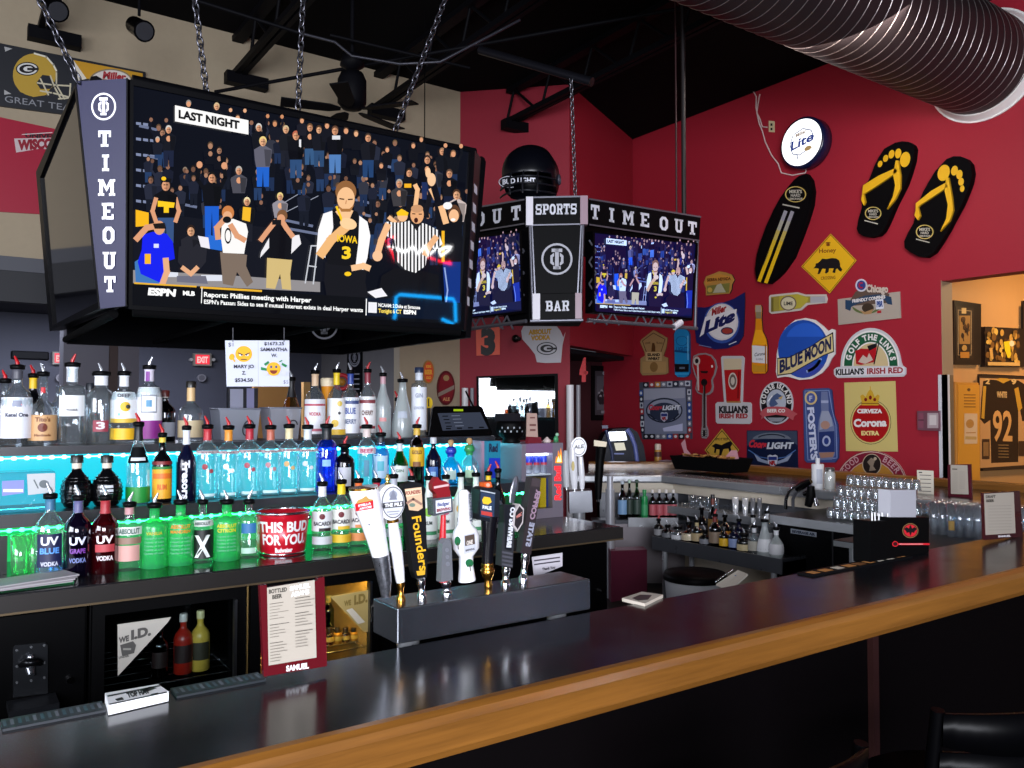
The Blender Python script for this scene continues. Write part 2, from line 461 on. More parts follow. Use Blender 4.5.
# corner guards
b = MB(); b.box((8.375, 4.30, 0), (8.44, 4.349, 2.09), mat('#dcdcdf', 0.35)); b.box((8.375, 4.30, 0), (8.399, 4.385, 2.09), mat('#c9c9cf', 0.35)); b.box((8.395,4.345,2.09),(8.605,4.352,3.06), mat('#a08468', .6)); b.box((8.44,4.345,0),(8.605,4.352,2.09), mat('#7a6248', .6)); struct('trim_2', b)
def pole(x, ytop, t, w, name):
    p = atT(x, ytop, t); b = MB(); b.cyl((p.x, p.y, 0), p, w, mat('#e6e6ea', 0.35), 12); b.cyl((p.x + w*2.2*_rt.x, p.y + w*2.2*_rt.y, 0), (p.x + w*2.2*_rt.x, p.y + w*2.2*_rt.y, p.z), w * .6, mat('#8a8a92', 0.35), 10); return struct(name, b)
pole(570, 385, 9.85, 0.045, 'trim_3'); pole(465, 388, 10.2, 0.04, 'trim_4')

# ------------------------------------------------------------------ roof structure
IRON = mat('#0b0b0f', 0.55, 0, 0.25)
def joist(X, Y0, Y1):
    b = MB(); zb, zt = 5.28, 5.72
    b.box((X - .06, Y0, zb), (X - .012, Y1, zb + .06), IRON); b.box((X + .012, Y0, zb), (X + .06, Y1, zb + .06), IRON)
    b.box((X - .06, Y0, zt - .06), (X + .06, Y1, zt), IRON)
    y = Y0 + .1; k = 0
    while y < Y1 - .5:
        b.cyl((X, y, zb + .03), (X, y + .45, zt - .03), .018, IRON, 6); b.cyl((X, y + .45, zt - .03), (X, y + .62, zb + .03), .018, IRON, 6)
        y += .74
    b.box((X - .14, Y1 - .12, zb - .1), (X + .3, Y1, zb + .02), IRON)
    return struct('roof_joist', b)
for X, y0 in ((0.75, -2), (2.55, -2), (4.2, 4.7), (5.76, 4.7)): joist(X, y0, 8.79 if X < 5.3 else 8.3)
b = MB(); b.box((4.4, 4.55, 5.2), (8.39, 4.69, 5.72), IRON); struct('roof_beam', b)
def rod(name, a, c, r=.018, m=IRON):
    bb = MB(); bb.cyl(a, c, r, m, 8); return struct(name, bb)
rod('brace_rod', atT(215, 92, 8.0), atT(700, 5, 7.2)); rod('brace_rod', atT(330, 35, 7.2), atT(470, 68, 7.6), .014)
rod('brace_rod', atT(195, 0, 6.8), atT(300, 33, 7.0), .016)
b = MB(); b.sweep([atT(300, 33, 7.0), atT(335, 42, 7.0), atT(352, 56, 7.0), atT(400, 64, 7.0), atT(440, 62, 7.0), atT(520, 20, 7.2)], .012, mat('#3a3a42', .4, .5), 6); struct('conduit', b)
b = MB(); b.cyl(atT(480, 50, 6.9), atT(592, 82, 6.35), .035, mat('#2a2a32', 0.35, 0.8), 12); struct('conduit', b)

# spiral duct
b = MB(); DY, DZ, DR = 3.90, 5.12, .48
b.cyl((3.0, DY, DZ), (8.36, DY, DZ), DR, mat('#342e30', 0.5, 0.5, 0.35, 0.12, 3), 64, caps=False)
X = 3.05
while X < 8.3:
    n = 48; vs = []; fs = []
    prof = ((-.004, 0), (-.002, .004), (.002, .004), (.004, 0))
    for k in range(n + 1):
        t = 2 * PI * k / n - PI/2; xx = X + .125 * k / n
        for dx, dr in prof: vs.append((xx + dx, DY + (DR + dr) * math.cos(t), DZ + (DR + dr) * math.sin(t)))
    for k in range(n):
        for q in range(3): fs.append((k*4+q, k*4+q+1, k*4+5+q, k*4+4+q))
    b.add(vs, fs, mat('#9a9290', 0.3, 0.8), True); X += .125
duct = thing('spiral_duct', 'big round spiral metal air duct running into the red wall', 'air duct', (5.7, DY, DZ - DR))
b.build('duct_pipe', duct)
b = MB()
for (x0, x1, r1) in ((8.30, 8.395, DR + .055),):
    b.cyl((x0, DY, DZ), (x1, DY, DZ), DR + .012, mat('#e9e6e2', .4), 48, r1); b.cyl((x1 - .015, DY, DZ), (x1, DY, DZ), r1 + .01, mat('#e9e6e2', .4), 48)
b.build('wall_collar', duct)

# ceiling fan and spot lights
def ceiling_fan():
    c = atT(352, 92, 7.4); t = thing('ceiling_fan', 'black ceiling fan hanging behind the big television cube', 'ceiling fan', c)
    b = MB(); b.cyl(c + Vector((0,0,.18)), (c.x, c.y, 5.74), .02, IRON, 8); b.build('down_rod', t)
    b = MB(); b.lathe([(.03,.34),(.09,.33),(.11,.24),(.04,.2)], IRON, c, 16); b.lathe([(.02,.18),(.10,.17),(.13,.1),(.13,-.1),(.09,-.15),(.02,-.16)], IRON, c, 16); b.build('motor', t)
    for k in range(5):
        a = 2 * PI * k / 5 + .35; d = Vector((math.cos(a), math.sin(a), 0)); s = Vector((-d.y, d.x, .15))
        p = c + Vector((0, 0, -.17)); bb = MB()
        q = [p + d*.1 - s*.02, p + d*.2 - s*.06, p + d*.62 - s*.075, p + d*.62 + s*.075, p + d*.2 + s*.06, p + d*.1 + s*.02]
        n = len(q); up = Vector((0,0,.012))
        bb.add(q + [v + up for v in q], [list(range(n))[::-1], [n+i for i in range(n)]] + [(i,(i+1)%n,n+(i+1)%n,n+i) for i in range(n)], IRON)
        bb.build('blade', t)
ceiling_fan()
def spot(px, py, t, label):
    c = atT(px, py, t); e = thing('track_light', label, 'spotlight', c, 0, 'black spot lights under the roof')
    b = MB(); b.cyl(c + Vector((0,0,.1)), c + Vector((0,0,.28)), .012, IRON, 8); b.box(c + Vector((-.08,-.03,.26)), c + Vector((.08,.03,.3)), IRON); b.build('mount', e)
    b = MB(); d = Vector((.25, -.8, -.5)).normalized(); b.sweep([c - d*.11, c - d*.09, c + d*.03, c + d*.1], [.045, .07, .075, .085], BLACKG, 16); b.build('lamp_head', e)
    b = MB(); b.sweep([c + d*.1, c + d*.104], [.07, .07], mat('#55565c', .15, .6), 16); b.build('lens', e)
spot(139, 28, 6.6, 'black spot light with shiny round head under a roof joist'); spot(53, 8, 6.4, 'black spot light cut by the top edge above the football banner')

# ================================================================== THE BAR
BAR_TOP = mat('#14171b', 0.19, 0, 0.6, 0.35, 5)
OAK = wood('#553410', '#8a5a24', 0.3, 2.2, 'X')
bar = thing('bar_counter', 'long dark bar counter with rounded wooden front edge', 'bar counter', (3, 1.9, 0))
outer = [(-2.0, 1.68), (7.4, 1.68), (7.4, 6.6), (6.3, 7.45)]
b = MB(); b.prism(outer + [(5.35, 6.62), (6.12, 6.05), (6.12, 2.17), (-2.0, 2.17)], 1.0, 1.05, BAR_TOP); b.build('bar_top', bar)
def moulding(mb, path, sec, m):
    """sweep a section (out, z) along an XY path; 'out' is to the right of travel"""
    n = len(path); vs = []; k = len(sec)
    for i, p in enumerate(path):
        ds = []
        if i > 0: d = Vector(path[i]) - Vector(path[i-1]); ds.append(d.normalized())
        if i < n - 1: d = Vector(path[i+1]) - Vector(path[i]); ds.append(d.normalized())
        ns = [Vector((d.y, -d.x)) for d in ds]
        nn = sum(ns, Vector((0, 0))).normalized(); sc = 1 / max(.3, nn.dot(ns[0]))
        for o, z in sec: vs.append((p[0] + nn.x * o * sc, p[1] + nn.y * o * sc, z))
    fs = []
    for i in range(n - 1):
        for q in range(k):
            fs.append((i*k + q, i*k + (q+1) % k, (i+1)*k + (q+1) % k, (i+1)*k + q))
    mb.add(vs, fs, m); mb.add(vs[:k], [list(range(k))], m); mb.add(vs[-k:], [list(range(k))], m)
b = MB(); sec = [(-.02, .945), (.022, .945), (.036, .952), (.044, .97), (.043, 1.03), (.036, 1.048), (.022, 1.058), (.006, 1.06), (-.006, 1.054), (-.006, 1.0), (-.02, .99)]
moulding(b, outer[:2], sec, OAK)
moulding(b, outer[1:], [(0, .955), (.045, .955), (.062, .965), (.07, .985), (.068, 1.09), (.055, 1.112), (.0, 1.122), (-.04, 1.112), (-.05, 1.09), (-.05, 1.045), (0, .99)], wood('#553410', '#8a5a24', 0.3, 2.2, 'Y')); b.build('wooden_edge', bar)
b = MB(); b.box((-2, 1.93, 0), (7.2, 1.99, .999), mat('#040203', 0.6, 0, .15)); b.box((7.1, 1.93, 0), (7.2, 6.4, .999), mat('#060304', .6, 0, .15)); b.build('front_panel', bar)  # near-black colour carries the shade on the bar front
p = atY(873, 690, 1.92); b = MB(); b.box((p.x - .02, 1.905, 0), (p.x + .02, 1.93, .953), mat('#2a0e0c', .5)); b.build('trim_strip', bar)
b = MB(); moulding(b, [(6.12, 2.4), (6.12, 6.05), (5.35, 6.62)][::-1], [(0, .985), (.05, .985), (.06, 1.0), (.06, 1.05), (.05, 1.062), (-.22, 1.062), (-.22, 1.052), (0, 1.052)], STEEL); b.build('steel_lip', bar, None)
b = MB(); b.prism([(6.2, 2.4), (6.24, 2.4), (6.24, 6.02), (5.6, 6.5), (5.57, 6.47), (6.2, 5.99)], .88, .985, mat('#cfc4b2', .6)); b.build('fascia', bar)
b = MB(); b.prism([(6.34, 2.2), (6.4, 2.2), (6.4, 6.1), (5.75, 6.6), (5.7, 6.56), (6.34, 6.06)], .0, .985, brushed('#6c6e74', .3)); b.build('backsplash', bar)
# rail mats along the inner edge of the bar
def railmat(pa, pb, label, words):
    A, B_ = atZ(pa[0], pa[1], 1.052), atZ(pb[0], pb[1], 1.052)
    y0 = 2.09
    b = MB(); b.box((A.x, y0, 1.0505), (B_.x, 2.165, 1.058), mat('#0c0c0e', .6))
    rnd.seed(5); x = A.x + .03
    while x < B_.x - .05:
        w = rnd.uniform(.02, .06); b.box((x, y0 + .015, 1.0582), (x + w, y0 + .055, 1.0588), mat(rnd.choice(['#c88a4a', '#d8d0c0', '#c88a4a', '#8a5a30']), .6)); x += w + rnd.uniform(.01, .04)
    tag(b.build('rail_mat'), label, 'bar mat', None)
railmat((778, 570), (884, 553), 'black rubber rail mat with orange print on the bar edge beside the napkin caddy', '')
def edge_mat(pa, pb, c, lab):
    A, B_ = atZ(*pa, 1.052), atZ(*pb, 1.052)
    b = MB(); b.box((A.x, 2.10, 1.0505), (B_.x, 2.168, 1.056), mat(c, .5)); n = 14
    for k in range(n): b.box((A.x + (B_.x - A.x)*(k+.15)/n, 2.12, 1.0562), (A.x + (B_.x - A.x)*(k+.6)/n, 2.155, 1.0566), mat(('#3c4a54', '#5c606a', '#2c4a54')[k % 3], .5))
    tag(b.build('rail_mat'), lab, 'bar mat')
edge_mat((0, 718), (100, 700), '#20242a', 'grey printed rail mat at the left end of the bar edge')
edge_mat((172, 692), (258, 674), '#161c22', 'dark rail mat with blue print behind the tall bottled beer menu')

# ================================================================== BACK BAR
CT = mat('#1a1a1d', 0.16, 0, 0.55, 0.3, 6)
bc = thing('back_counter', 'black back counter carrying the lowest row of bottles', 'counter', (1.4, 3.9, 1.0))
b = MB(); b.box((-.8, 3.53, 1.005), (3.22, 4.75, 1.07), CT); b.build('worktop', bc)
b = MB(); b.box((-.8, 3.515, 1.0), (3.23, 3.53, 1.066), mat('#2e2b2a', .3, .4)); b.box((-.8, 3.512, .996), (3.23, 3.53, 1.004), mat('#6c5c46', .3, .6)); b.build('metal_edge', bc)
unit = thing('bottle_shelf', 'stepped bar shelf with glowing cyan upper and green lower lights', 'shelf', (1.0, 4.2, 1.07))
SH = mat('#2b2b30', .3, 0, .5)
b = MB(); b.box((-.8, 3.97, 1.255), (2.87, 4.36, 1.31), SH); b.build('shelf_board', unit)
b = MB(); b.box((-.8, 4.30, 1.535), (2.87, 4.74, 1.575), SH); b.build('shelf_board', unit)
b = MB(); b.box((-.8, 4.27, 1.0705), (2.87, 4.29, 1.255), emit('#10c060', 1.0, .3)); tag(b.build('light_panel', unit), 'green glowing panel')
b = MB(); b.box((-.8, 4.36, 1.31), (2.87, 4.38, 1.535), emit('#0fd8f0', .9, .3)); tag(b.build('light_panel', unit), 'cyan glowing panel')
def leds(Y, z, colour, s, x0, x1, step, nm):
    b = MB(); m = emit(colour, s, .3); x = x0; pts = []; rr = []
    while x < x1:
        for f, r in ((0, .0025), (.3, .0025), (.42, .008), (.55, .009), (.68, .008), (.8, .0025)): pts.append((x + f*step, Y, z)); rr.append(r)
        x += step
    b.sweep(pts, rr, m, 8)
    tag(b.build('led_strip', unit), nm)
leds(3.985, 1.243, '#30ff90', 14, -.5, 2.86, .045, 'strip of green lights')
leds(4.312, 1.523, '#60ecff', 12, -.5, 2.86, .05, 'strip of cyan lights')
b = MB(); b.box((2.85, 3.99, 1.0705), (2.87, 4.36, 1.254), SH); b.build('side_panel', unit)

b = MB(); b.box((-.8, 4.72, 1.0705), (2.87, 4.745, 1.534), SH); b.box((2.85, 4.385, 1.0705), (2.87, 4.72, 1.534), SH); b.build('panel_glow_cover', unit)  # unseen cover added to hide the backs of the glowing panels
# cabinets and glass-door coolers under the back counter
DARK = mat('#030304', .5, 0, .2)
def cooler(x0, x1, label, lit):
    e = thing('bottle_cooler', label, 'cooler', ((x0+x1)/2, 3.9, 0))
    IN = mat('#a88a50', .5) if lit else DARK; b = MB(); b.box((x0, 4.45, .02), (x1, 4.5, .995), IN); b.box((x0, 3.64, .02), (x0+.03, 4.45, .995), IN); b.box((x1-.03, 3.64, .02), (x1, 4.45, .995), IN)  # golden lamp glow is also put into the lit unit's liner colour
    b.box((x0+.03, 3.64, .02), (x1-.03, 4.45, .3), DARK); b.box((x0+.03, 3.64, .96), (x1-.03, 4.45, .995), DARK); b.build('cabinet', e)
    b = MB(); b.box((x0+.005, 3.6, .1), (x0+.05, 3.635, .98), BLACK); b.box((x1-.05, 3.6, .1), (x1-.005, 3.635, .98), BLACK); b.box((x0+.05, 3.6, .93), (x1-.05, 3.635, .98), BLACK); b.box((x0+.05, 3.6, .1), (x1-.05, 3.635, .3), DARK)
    d = b.build('door', e)
    b = MB(); b.box((x1-.062, 3.575, .3), (x1-.05, 3.6, .93), mat('#777a80', .3, 1)); b.build('handle', d)
    b = MB(); b.box((x0+.05, 3.615, .3), (x1-.05, 3.62, .93), glass('#e8eeee', 0, .35)); b.build('glass_pane', d)
    b = MB()
    for k in range(7): b.cyl((x0+.03, 3.68+.1*k, .60), (x1-.03, 3.68+.1*k, .60), .004, CHROME, 6)
    b.cyl((x0+.04, 3.68, .596), (x0+.04, 4.4, .596), .005, CHROME, 6); b.cyl((x1-.04, 3.68, .596), (x1-.04, 4.4, .596), .005, CHROME, 6); b.build('wire_shelf', e)
    if lit:
        b = MB(); b.box((x0+.06, 3.66, .93), (x1-.06, 3.70, .958), emit('#ffc860', 30)); b.build('interior_lamp', e)
    return e
cooler(.50, 1.11, 'dark glass-door cooler under the back counter holding red and yellow bottles', False)
cooler(1.12, 1.74, 'glass-door cooler lit golden inside, behind the small menu stand', True)
def cabinet(x0, x1, label):
    e = thing('base_cabinet', label, 'cabinet', ((x0+x1)/2, 3.9, 0))
    b = MB(); b.box((x0, 3.64, .02), (x1, 4.5, .995), DARK); b.build('body', e)
    b = MB(); b.box((x0+.01, 3.61, .1), (x1-.01, 3.639, .97), mat('#040405', .4, 0, .25)); d = b.build('door', e)
    b = MB(); b.cyl((x1-.06, 3.59, .7), (x1-.06, 3.61, .7), .012, CHROME, 10); b.build('knob', d)
cabinet(-.75, .49, 'black cabinet door with a bottle opener plate on it')
cabinet(1.75, 2.48, 'black cabinet under the back counter behind the tap tower')
cabinet(2.49, 3.2, 'black cabinet at the right end of the back counter')
# ================================================================== THE BIG HANGING TELEVISION CUBE
_ti = math.radians(6.3)
TVP = Plane(atY(131, 82, 3.30), (0, -math.cos(_ti), -math.sin(_ti)))
SKIN = ['#e0a880', '#d89a74', '#c98a62', '#eab894', '#8c6450', '#a87c62', '#6c4c3c']
def show(b, s, big=True):
    """the basketball broadcast, drawn in the photograph's coordinates of the big screen"""
    def E(h):
        if not big:
            c = [int(h[i:i+2], 16) for i in (1, 3, 5)]; c = [int(c[0]*.78), int(c[1]*.88), min(255, int(c[2]*1.05 + 26))]; h = '#%02x%02x%02x' % tuple(c)
        return emit(h, s, .03, .3)
    def man(x, y, h, shirt, pants=None, hair='#3a2a20', skin=0, arms=None, legs=2.6, w=1.0):
        sk = E(SKIN[skin]); sh = E(shirt)
        if pants: b.polys([[(x-h*.75*w,y+h*2.7),(x+h*.75*w,y+h*2.7),(x+h*.7*w,y+h*(2.7+legs)),(x+.1*h,y+h*(2.7+legs)),(x,y+h*3.4),(x-.1*h,y+h*(2.7+legs)),(x-h*.7*w,y+h*(2.7+legs))]], E(pants))
        b.poly([(x-.3*h,y+.5*h),(x+.3*h,y+.5*h),(x+h*1.05*w,y+h*.95),(x+h*.95*w,y+h*2.1),(x+h*.8*w,y+h*3),(x-h*.8*w,y+h*3),(x-h*.95*w,y+h*2.1),(x-h*1.05*w,y+h*.95)], sh)
        if arms == 'up':
            b.line([(x-.9*h,y+1.1*h),(x-1.5*h,y+.2*h),(x-1.3*h,y-1.1*h)], .42*h, sh); b.line([(x+.9*h,y+1.1*h),(x+1.4*h,y),(x+1.3*h,y-1.0*h)], .42*h, sh)
            b.ell(x-1.3*h, y-1.35*h, .32*h, .38*h, sk, 0, 10); b.ell(x+1.3*h, y-1.25*h, .32*h, .38*h, sk, 0, 10)
        elif arms == 'clap':
            b.line([(x-.9*h,y+1.2*h),(x-.8*h,y+2*h),(x-.05*h,y+1.4*h)], .4*h, sh); b.line([(x+.9*h,y+1.2*h),(x+.8*h,y+2*h),(x+.05*h,y+1.4*h)], .4*h, sh)
            b.ell(x, y+1.3*h, .34*h, .42*h, sk, 0, 10)
        elif arms == 'bare':
            b.line([(x-.9*h,y+1.3*h),(x-1.2*h,y+2.4*h),(x-.9*h,y+3.3*h)], .38*h, sk); b.line([(x+.9*h,y+1.3*h),(x+1.2*h,y+2.4*h),(x+.9*h,y+3.3*h)], .38*h, sk)
        b.ell(x, y-.08*h, .44*h, .56*h, E(hair), 0, 12); b.ell(x, y+.1*h, .37*h, .47*h, sk, 0, 12)
        if h > 6.4:
            b.poly(b.epts(x, y+.1*h, .37*h, .47*h, 10, 0, -90, 90), E('#%02x%02x%02x' % tuple(int(int(SKIN[skin][i:i+2], 16)*.82) for i in (1, 3, 5))))
            b.poly([(x+.15*h,y+.9*h),(x+h*1.0*w,y+h*1.0),(x+h*.9*w,y+h*2.1),(x+h*.78*w,y+h*2.9),(x+.3*h,y+2.9*h)], E('#%02x%02x%02x' % tuple(int(int(shirt[i:i+2], 16)*.72) for i in (1, 3, 5))))
            b.line([(x-.17*h,y+.02*h),(x-.06*h,y+.02*h)], .09*h, E('#2a1a14')); b.line([(x+.06*h,y+.02*h),(x+.17*h,y+.02*h)], .09*h, E('#2a1a14')); b.line([(x-.1*h,y+.32*h),(x+.1*h,y+.32*h)], .08*h, E('#8a4a3c'))
    b.poly([(133,86),(468.5,152),(459,324.5),(132,305)], E('#080b16'))
    # empty seat rows and rails
    for i in range(10):
        y = 122 + i * 15.5
        b.polys([[(136 + k*7, y + k*.8), (141 + k*7, y + .6 + k*.8), (141 + k*7, y + 3.4 + k*.8), (136 + k*7, y + 2.6 + k*.8)] for k in range(2 + (i*5) % 3)], E('#7c86a4'))
    for x0, y0, x1, y1 in ((140,126,162,131),(148,156,160,159),(186,205,196,207),(386,166,402,170),(372,188,382,190),(356,200,374,204),(357,213,374,217),(284,220,312,226),(290,229,318,234),(357,236,380,240)):
        b.line([(x0,y0),(x1,y1)], 2.6, E('#67708c'))
    for a in ((280,205,312,186),(284,213,318,196)): b.line([a[:2], a[2:]], .7, E('#9aa0b0'))
    b.poly([(133,270),(240,276),(320,282),(320,292),(133,283)], E('#8e8a8c'))
    b.polys([R4(167,271,178,277), R4(201,275,222,281)], E('#d8dce8'))
    
    b.poly([(133,210),(300,232),(330,262),(330,282),(240,276),(133,270)], E('#11131d'))
    rc = random.Random(21)
    for i in range(115):      # the dim crowd on the stands
        x = rc.uniform(140, 462); y = rc.uniform(0, 1); yy = 98 + (x-133)*.17 + y*88
        if x < 262 and y < .5 and rc.random() < .75: continue
        if 262 < x < 300 and y > .55: continue
        if 180 < x < 250 and y < .35: continue
        h = rc.uniform(4.4, 6.6); sh = rc.choice(['#0f1220','#161a2a','#1c2030','#12141c','#242838','#0c0e18','#30323e'])
        man(x, yy, h, sh, rc.choice([None, '#1c2c4c', '#141824', '#233a60']), rc.choice(['#3a2c22','#54402e','#8a7a6a','#231a16','#6a5238']), rc.choice([4, 4, 5, 5, 6]), rc.choice([None, None, 'clap', 'up']))
    # far rows
    for x, y, h, sh, pa, hr, sk, ar in (
        (188,104,6,'#10121c',None,'#8a8480',1,None),(216,107,6.5,'#11131d',None,'#cdb48a',0,None),(237,118,5.5,'#0d0f18',None,'#403028',0,'up'),
        (168,130,7,'#14161f','#1a2138','#cfcac4',1,'clap'),(157,140,5,'#171a26',None,'#b0aaa4',1,None),
        (258,128,7,'#10121a','#151826','#d0ccc6',1,None),(285,130,7,'#16181f','#1c1e28','#c8b48c',0,None),(274,124,5.5,'#121420',None,'#5a4030',2,'up'),
        (295,136,8,'#0c0d14','#2c4a74','#b8644c',1,None),(309,128,7,'#101018','#34567f','#6a4a30',1,'clap'),(318,130,7,'#14151e','#2b476c','#4a3424',0,None),
        (301,121,5,'#1a1a24',None,'#7a5a40',1,None),(326,126,5.5,'#12131c',None,'#6e4c34',1,None),(345,131,6,'#0e0f18',None,'#4c382c',1,None),
        (334,131,8,'#0a0a12','#4f7ab4','#5c4030',1,None),(367,138,7.5,'#15161e','#22406c','#3c3028',1,None),(355,134,5.5,'#0f1018',None,'#70543c',0,None),
        (262,142,8.5,'#5f5e6c','#1f5fc4','#e8cc80',0,None),(238,171,7.5,'#4a4a54',None,'#b6b0a8',1,'clap'),
        (441,152,6.5,'#10121a',None,'#9a7458',1,None),(452,154,6,'#0f1118',None,'#7c5a40',1,'up'),(426,160,7.5,'#0b0c14','#1c2c58','#302420',1,'clap'),
        (408,173,7.5,'#111218',None,'#2e2218',1,None),(398,184,7.5,'#3c3a3e',None,'#a89c90',1,'clap'),(448,174,7.5,'#101118','#141c34','#5c4436',1,'clap'),
        (412,146,5,'#0d0e16',None,'#6a5040',1,None),(386,150,5,'#0c0d15',None,'#5a4436',1,None),(380,166,5,'#11121a',None,'#604838',1,None),(420,140,4.5,'#0d0e16',None,'#8a6a50',1,None)):
        man(x, y, h, sh, pa, hr, sk, ar)
    b.polys([R4(331,136,339,140)], E('#d8dae0')); b.polys([R4(403,184,410,188)], E('#f0b020')); b.poly([(298,140),(300,140),(300,148),(298,147)], E('#e6e6ea'))
    man(211, 178, 9.5, '#0c0d13', '#1b5bc8', '#141414', 1, 'up', 3.6)
    man(165, 185, 11, '#0b0b10', '#35507c', '#101014', 1, 'bare')
    b.poly([(159,178),(171,179),(170,183),(160,182)], E('#101014')); b.ell(163, 179, 2.4, 2, E('#f4c41c'))
    b.polys([[(157,201),(174,203),(173,208),(168,208),(168,213),(163,213),(163,207),(157,207)]], E('#f6c81e'))
    b.poly([(135,210),(148,213),(148,226),(135,227)], E('#f0b41a'))
    man(246, 202, 7.5, '#15151a', '#1a1c26', '#e8d8a8', 1, 'clap'); b.poly([(242,207),(250,208),(249,222),(241,220)], E('#eeb52a'))
    man(279, 197, 7, '#8e8a94', '#2a2a34', '#e6cf86', 0, 'clap')
    # kneeling row
    b.poly([(134,262),(152,250),(163,272),(158,284),(135,282)], E('#3d74b4'))
    b.poly([(142,235),(152,232),(166,234),(172,242),(174,259),(164,262),(162,284),(140,274),(137,262),(141,250)], E('#1420e8'))
    b.line([(136,239),(146,228),(156,226)], 6, E(SKIN[1])); b.line([(165,260),(166,272),(162,283)], 6, E(SKIN[0])); b.ell(158.5, 228, 5.6, 7, E(SKIN[1])); b.poly([(152,224),(164,223),(165,229),(154,229)], E('#1c1614')); b.rect(144, 254, 150, 264, E('#f0b428')); b.rect(153, 244, 158, 248, E('#d8dcf4'))
    b.polys([[(176,276),(205,276),(207,284),(176,282)]], E('#6c6c7c')); man(190, 231, 9.6, '#24242c', None, '#2c1e18', 0, None); b.poly([(178,247),(186,244),(190,250),(196,244),(206,250),(205,262),(197,272),(183,270),(177,262)], E('#24242c')); b.line([(182,268),(190,274),(196,268)], 4.5, E(SKIN[0]))
    b.poly([(197,236),(209,238),(209,249),(200,247)], E('#e8e4ec')); b.poly([(207,235),(222,238),(221,251),(209,249)], E('#2468cc'))
    b.poly([(219,252),(246,255),(245,266),(252,282),(246,287),(236,272),(232,286),(222,284)], E('#7a6a5e'))
    b.poly([(221,222),(232,219),(245,224),(247,232),(243,254),(222,253),(220,238)], E('#f2f0ee')); b.line([(217,238),(216,228),(224,219)], 5.5, E(SKIN[1])); b.line([(243,240),(236,236),(230,226)], 5.5, E(SKIN[1])); b.ell(227, 213, 6, 7, E('#c87c44')); b.ell(226.5, 216.5, 4.6, 5, E(SKIN[0])); b.ell(226, 220, 4.2, 3.4, E('#101014')); b.ring(227, 236, 3.4, 8, .9, E('#18181c'))
    b.poly([(266,258),(291,260),(289,274),(290,290),(281,289),(279,274),(274,289),(265,288)], E('#cdb478')); b.poly([(268,228),(276,222),(288,226),(291,236),(289,260),(267,258)], E('#0e0e14')); b.poly([(260,252),(268,238),(268,248),(259,258)], E('#e8e6ea')); b.poly([(291,236),(298,235),(300,244),(290,254)], E('#e8e6ea'))
    b.line([(260,240),(266,232),(274,222)], 5, E(SKIN[1])); b.line([(291,236),(285,228),(280,220)], 5, E(SKIN[1])); b.ell(281, 216, 5.2, 6.2, E('#7a5438')); b.ell(280, 219, 4, 4.4, E(SKIN[1])); b.rect(271, 220, 280, 225, E('#141418'))
    b.line([(304,283),(310,246),(316,246)], 1.3, E('#c4c8d0')); b.line([(312,284),(316,250)], 1.3, E('#c4c8d0')); b.line([(308,266),(315,267)], 1.2, E('#c4c8d0'))
    # player number 3
    b.poly([(324,262),(366,266),(364,282),(368,303),(326,300),(323,282)], E('#15151b'))
    b.poly([(331,210),(340,206),(356,212),(362,226),(363,268),(326,264),(326,232)], E('#111116'))
    b.poly([(322,214),(331,211),(332,228),(326,246),(324,258),(315,252),(317,230)], E('#f4f2f4')); b.poly([(358,216),(366,222),(369,236),(366,258),(362,270),(354,268),(357,244)], E('#f6f4f6'))
    b.poly([(334,212),(340,207),(352,211),(348,220),(342,222)], E('#f0c090')); b.line([(320,254),(330,240),(346,226)], 9, E('#eab478')); b.ell(347, 224, 8.5, 5.6, E('#f6cc9a'), 15); b.line([(352,268),(362,266),(367,268)], 6, E('#f0c090'))
    b.ell(344.5, 192, 10.4, 11, E('#8e6038')); b.ell(344.5, 199, 8.8, 11.5, E('#efbd8c')); b.poly([(336,205),(340,212),(349,212),(353,205),(348,209),(341,209)], E('#a8703c'))
    b.line([(338.5,199),(342.5,199.6)], 1.3, E('#4a2c18')); b.line([(347,199.8),(351,199.6)], 1.3, E('#4a2c18')); b.line([(345,201),(344.4,204)], 1.1, E('#c88e62'))
    b.ctext('IOWA', 346, 239, 20, 7, E('#f4c61e'), .03, 2); b.ctext('3', 345, 252.5, 9, 12, E('#f7cf2a'), .04); b.ell(346.5, 274, 3.4, 2.2, E('#f4c61e')); b.poly([(334,207),(340,222),(341,218),(336,206)], E('#f4c61e'))
    # fans by the referee
    b.poly([(405,196),(413,196),(425,205),(428,218),(404,220)], E('#121219')); b.line([(424,214),(430,190),(426,176)], 5, E('#15151c')); b.ell(426.5, 173, 2.6, 5, E('#f2c498')); b.line([(430,190),(434,198)], 5, E('#efbb8a')); b.line([(414,206),(416,190),(414,186)], 4.4, E('#efbb8a'))
    man(455, 195, 9, '#c8b8b4', None, '#4a3020', 0, 'clap'); b.poly([(440,208),(455,200),(461,216),(460,262),(436,266),(437,224)], E('#0d0e15')); b.line([(438,228),(436,200),(432,186)], 6.5, E('#101018')); b.ell(430, 180, 4.2, 6.5, E('#f0c49a')); b.line([(444,222),(440,208)], 6, E('#efbb8a'))
    b.ell(452.5, 213, 6.2, 8, E('#5a3a26')); b.ell(452.3, 216, 4.9, 6.4, E('#efb98c')); b.ell(451.5, 220, 2.4, 1.5, E('#f8f4f0')); b.ell(446, 206, 4.5, 3.6, E('#f0f0f2')); b.rect(440, 231, 443, 262, E('#f0b424'))
    b.ell(401, 216, 5.2, 6, E('#efbb8a')); b.poly([(395,213),(400,209),(407,213),(406,216),(396,216)], E('#f2c21e')); b.line([(388,218),(393,222),(391,228)], 4, E('#efbb8a'))
    # referee
    b.poly([(393,268),(425,272),(437,275),(438,318),(382,318),(386,300),(376,300),(380,276)], E('#101015')); b.poly([(366,292),(380,288),(386,296),(374,298)], E('#eceaf0'))
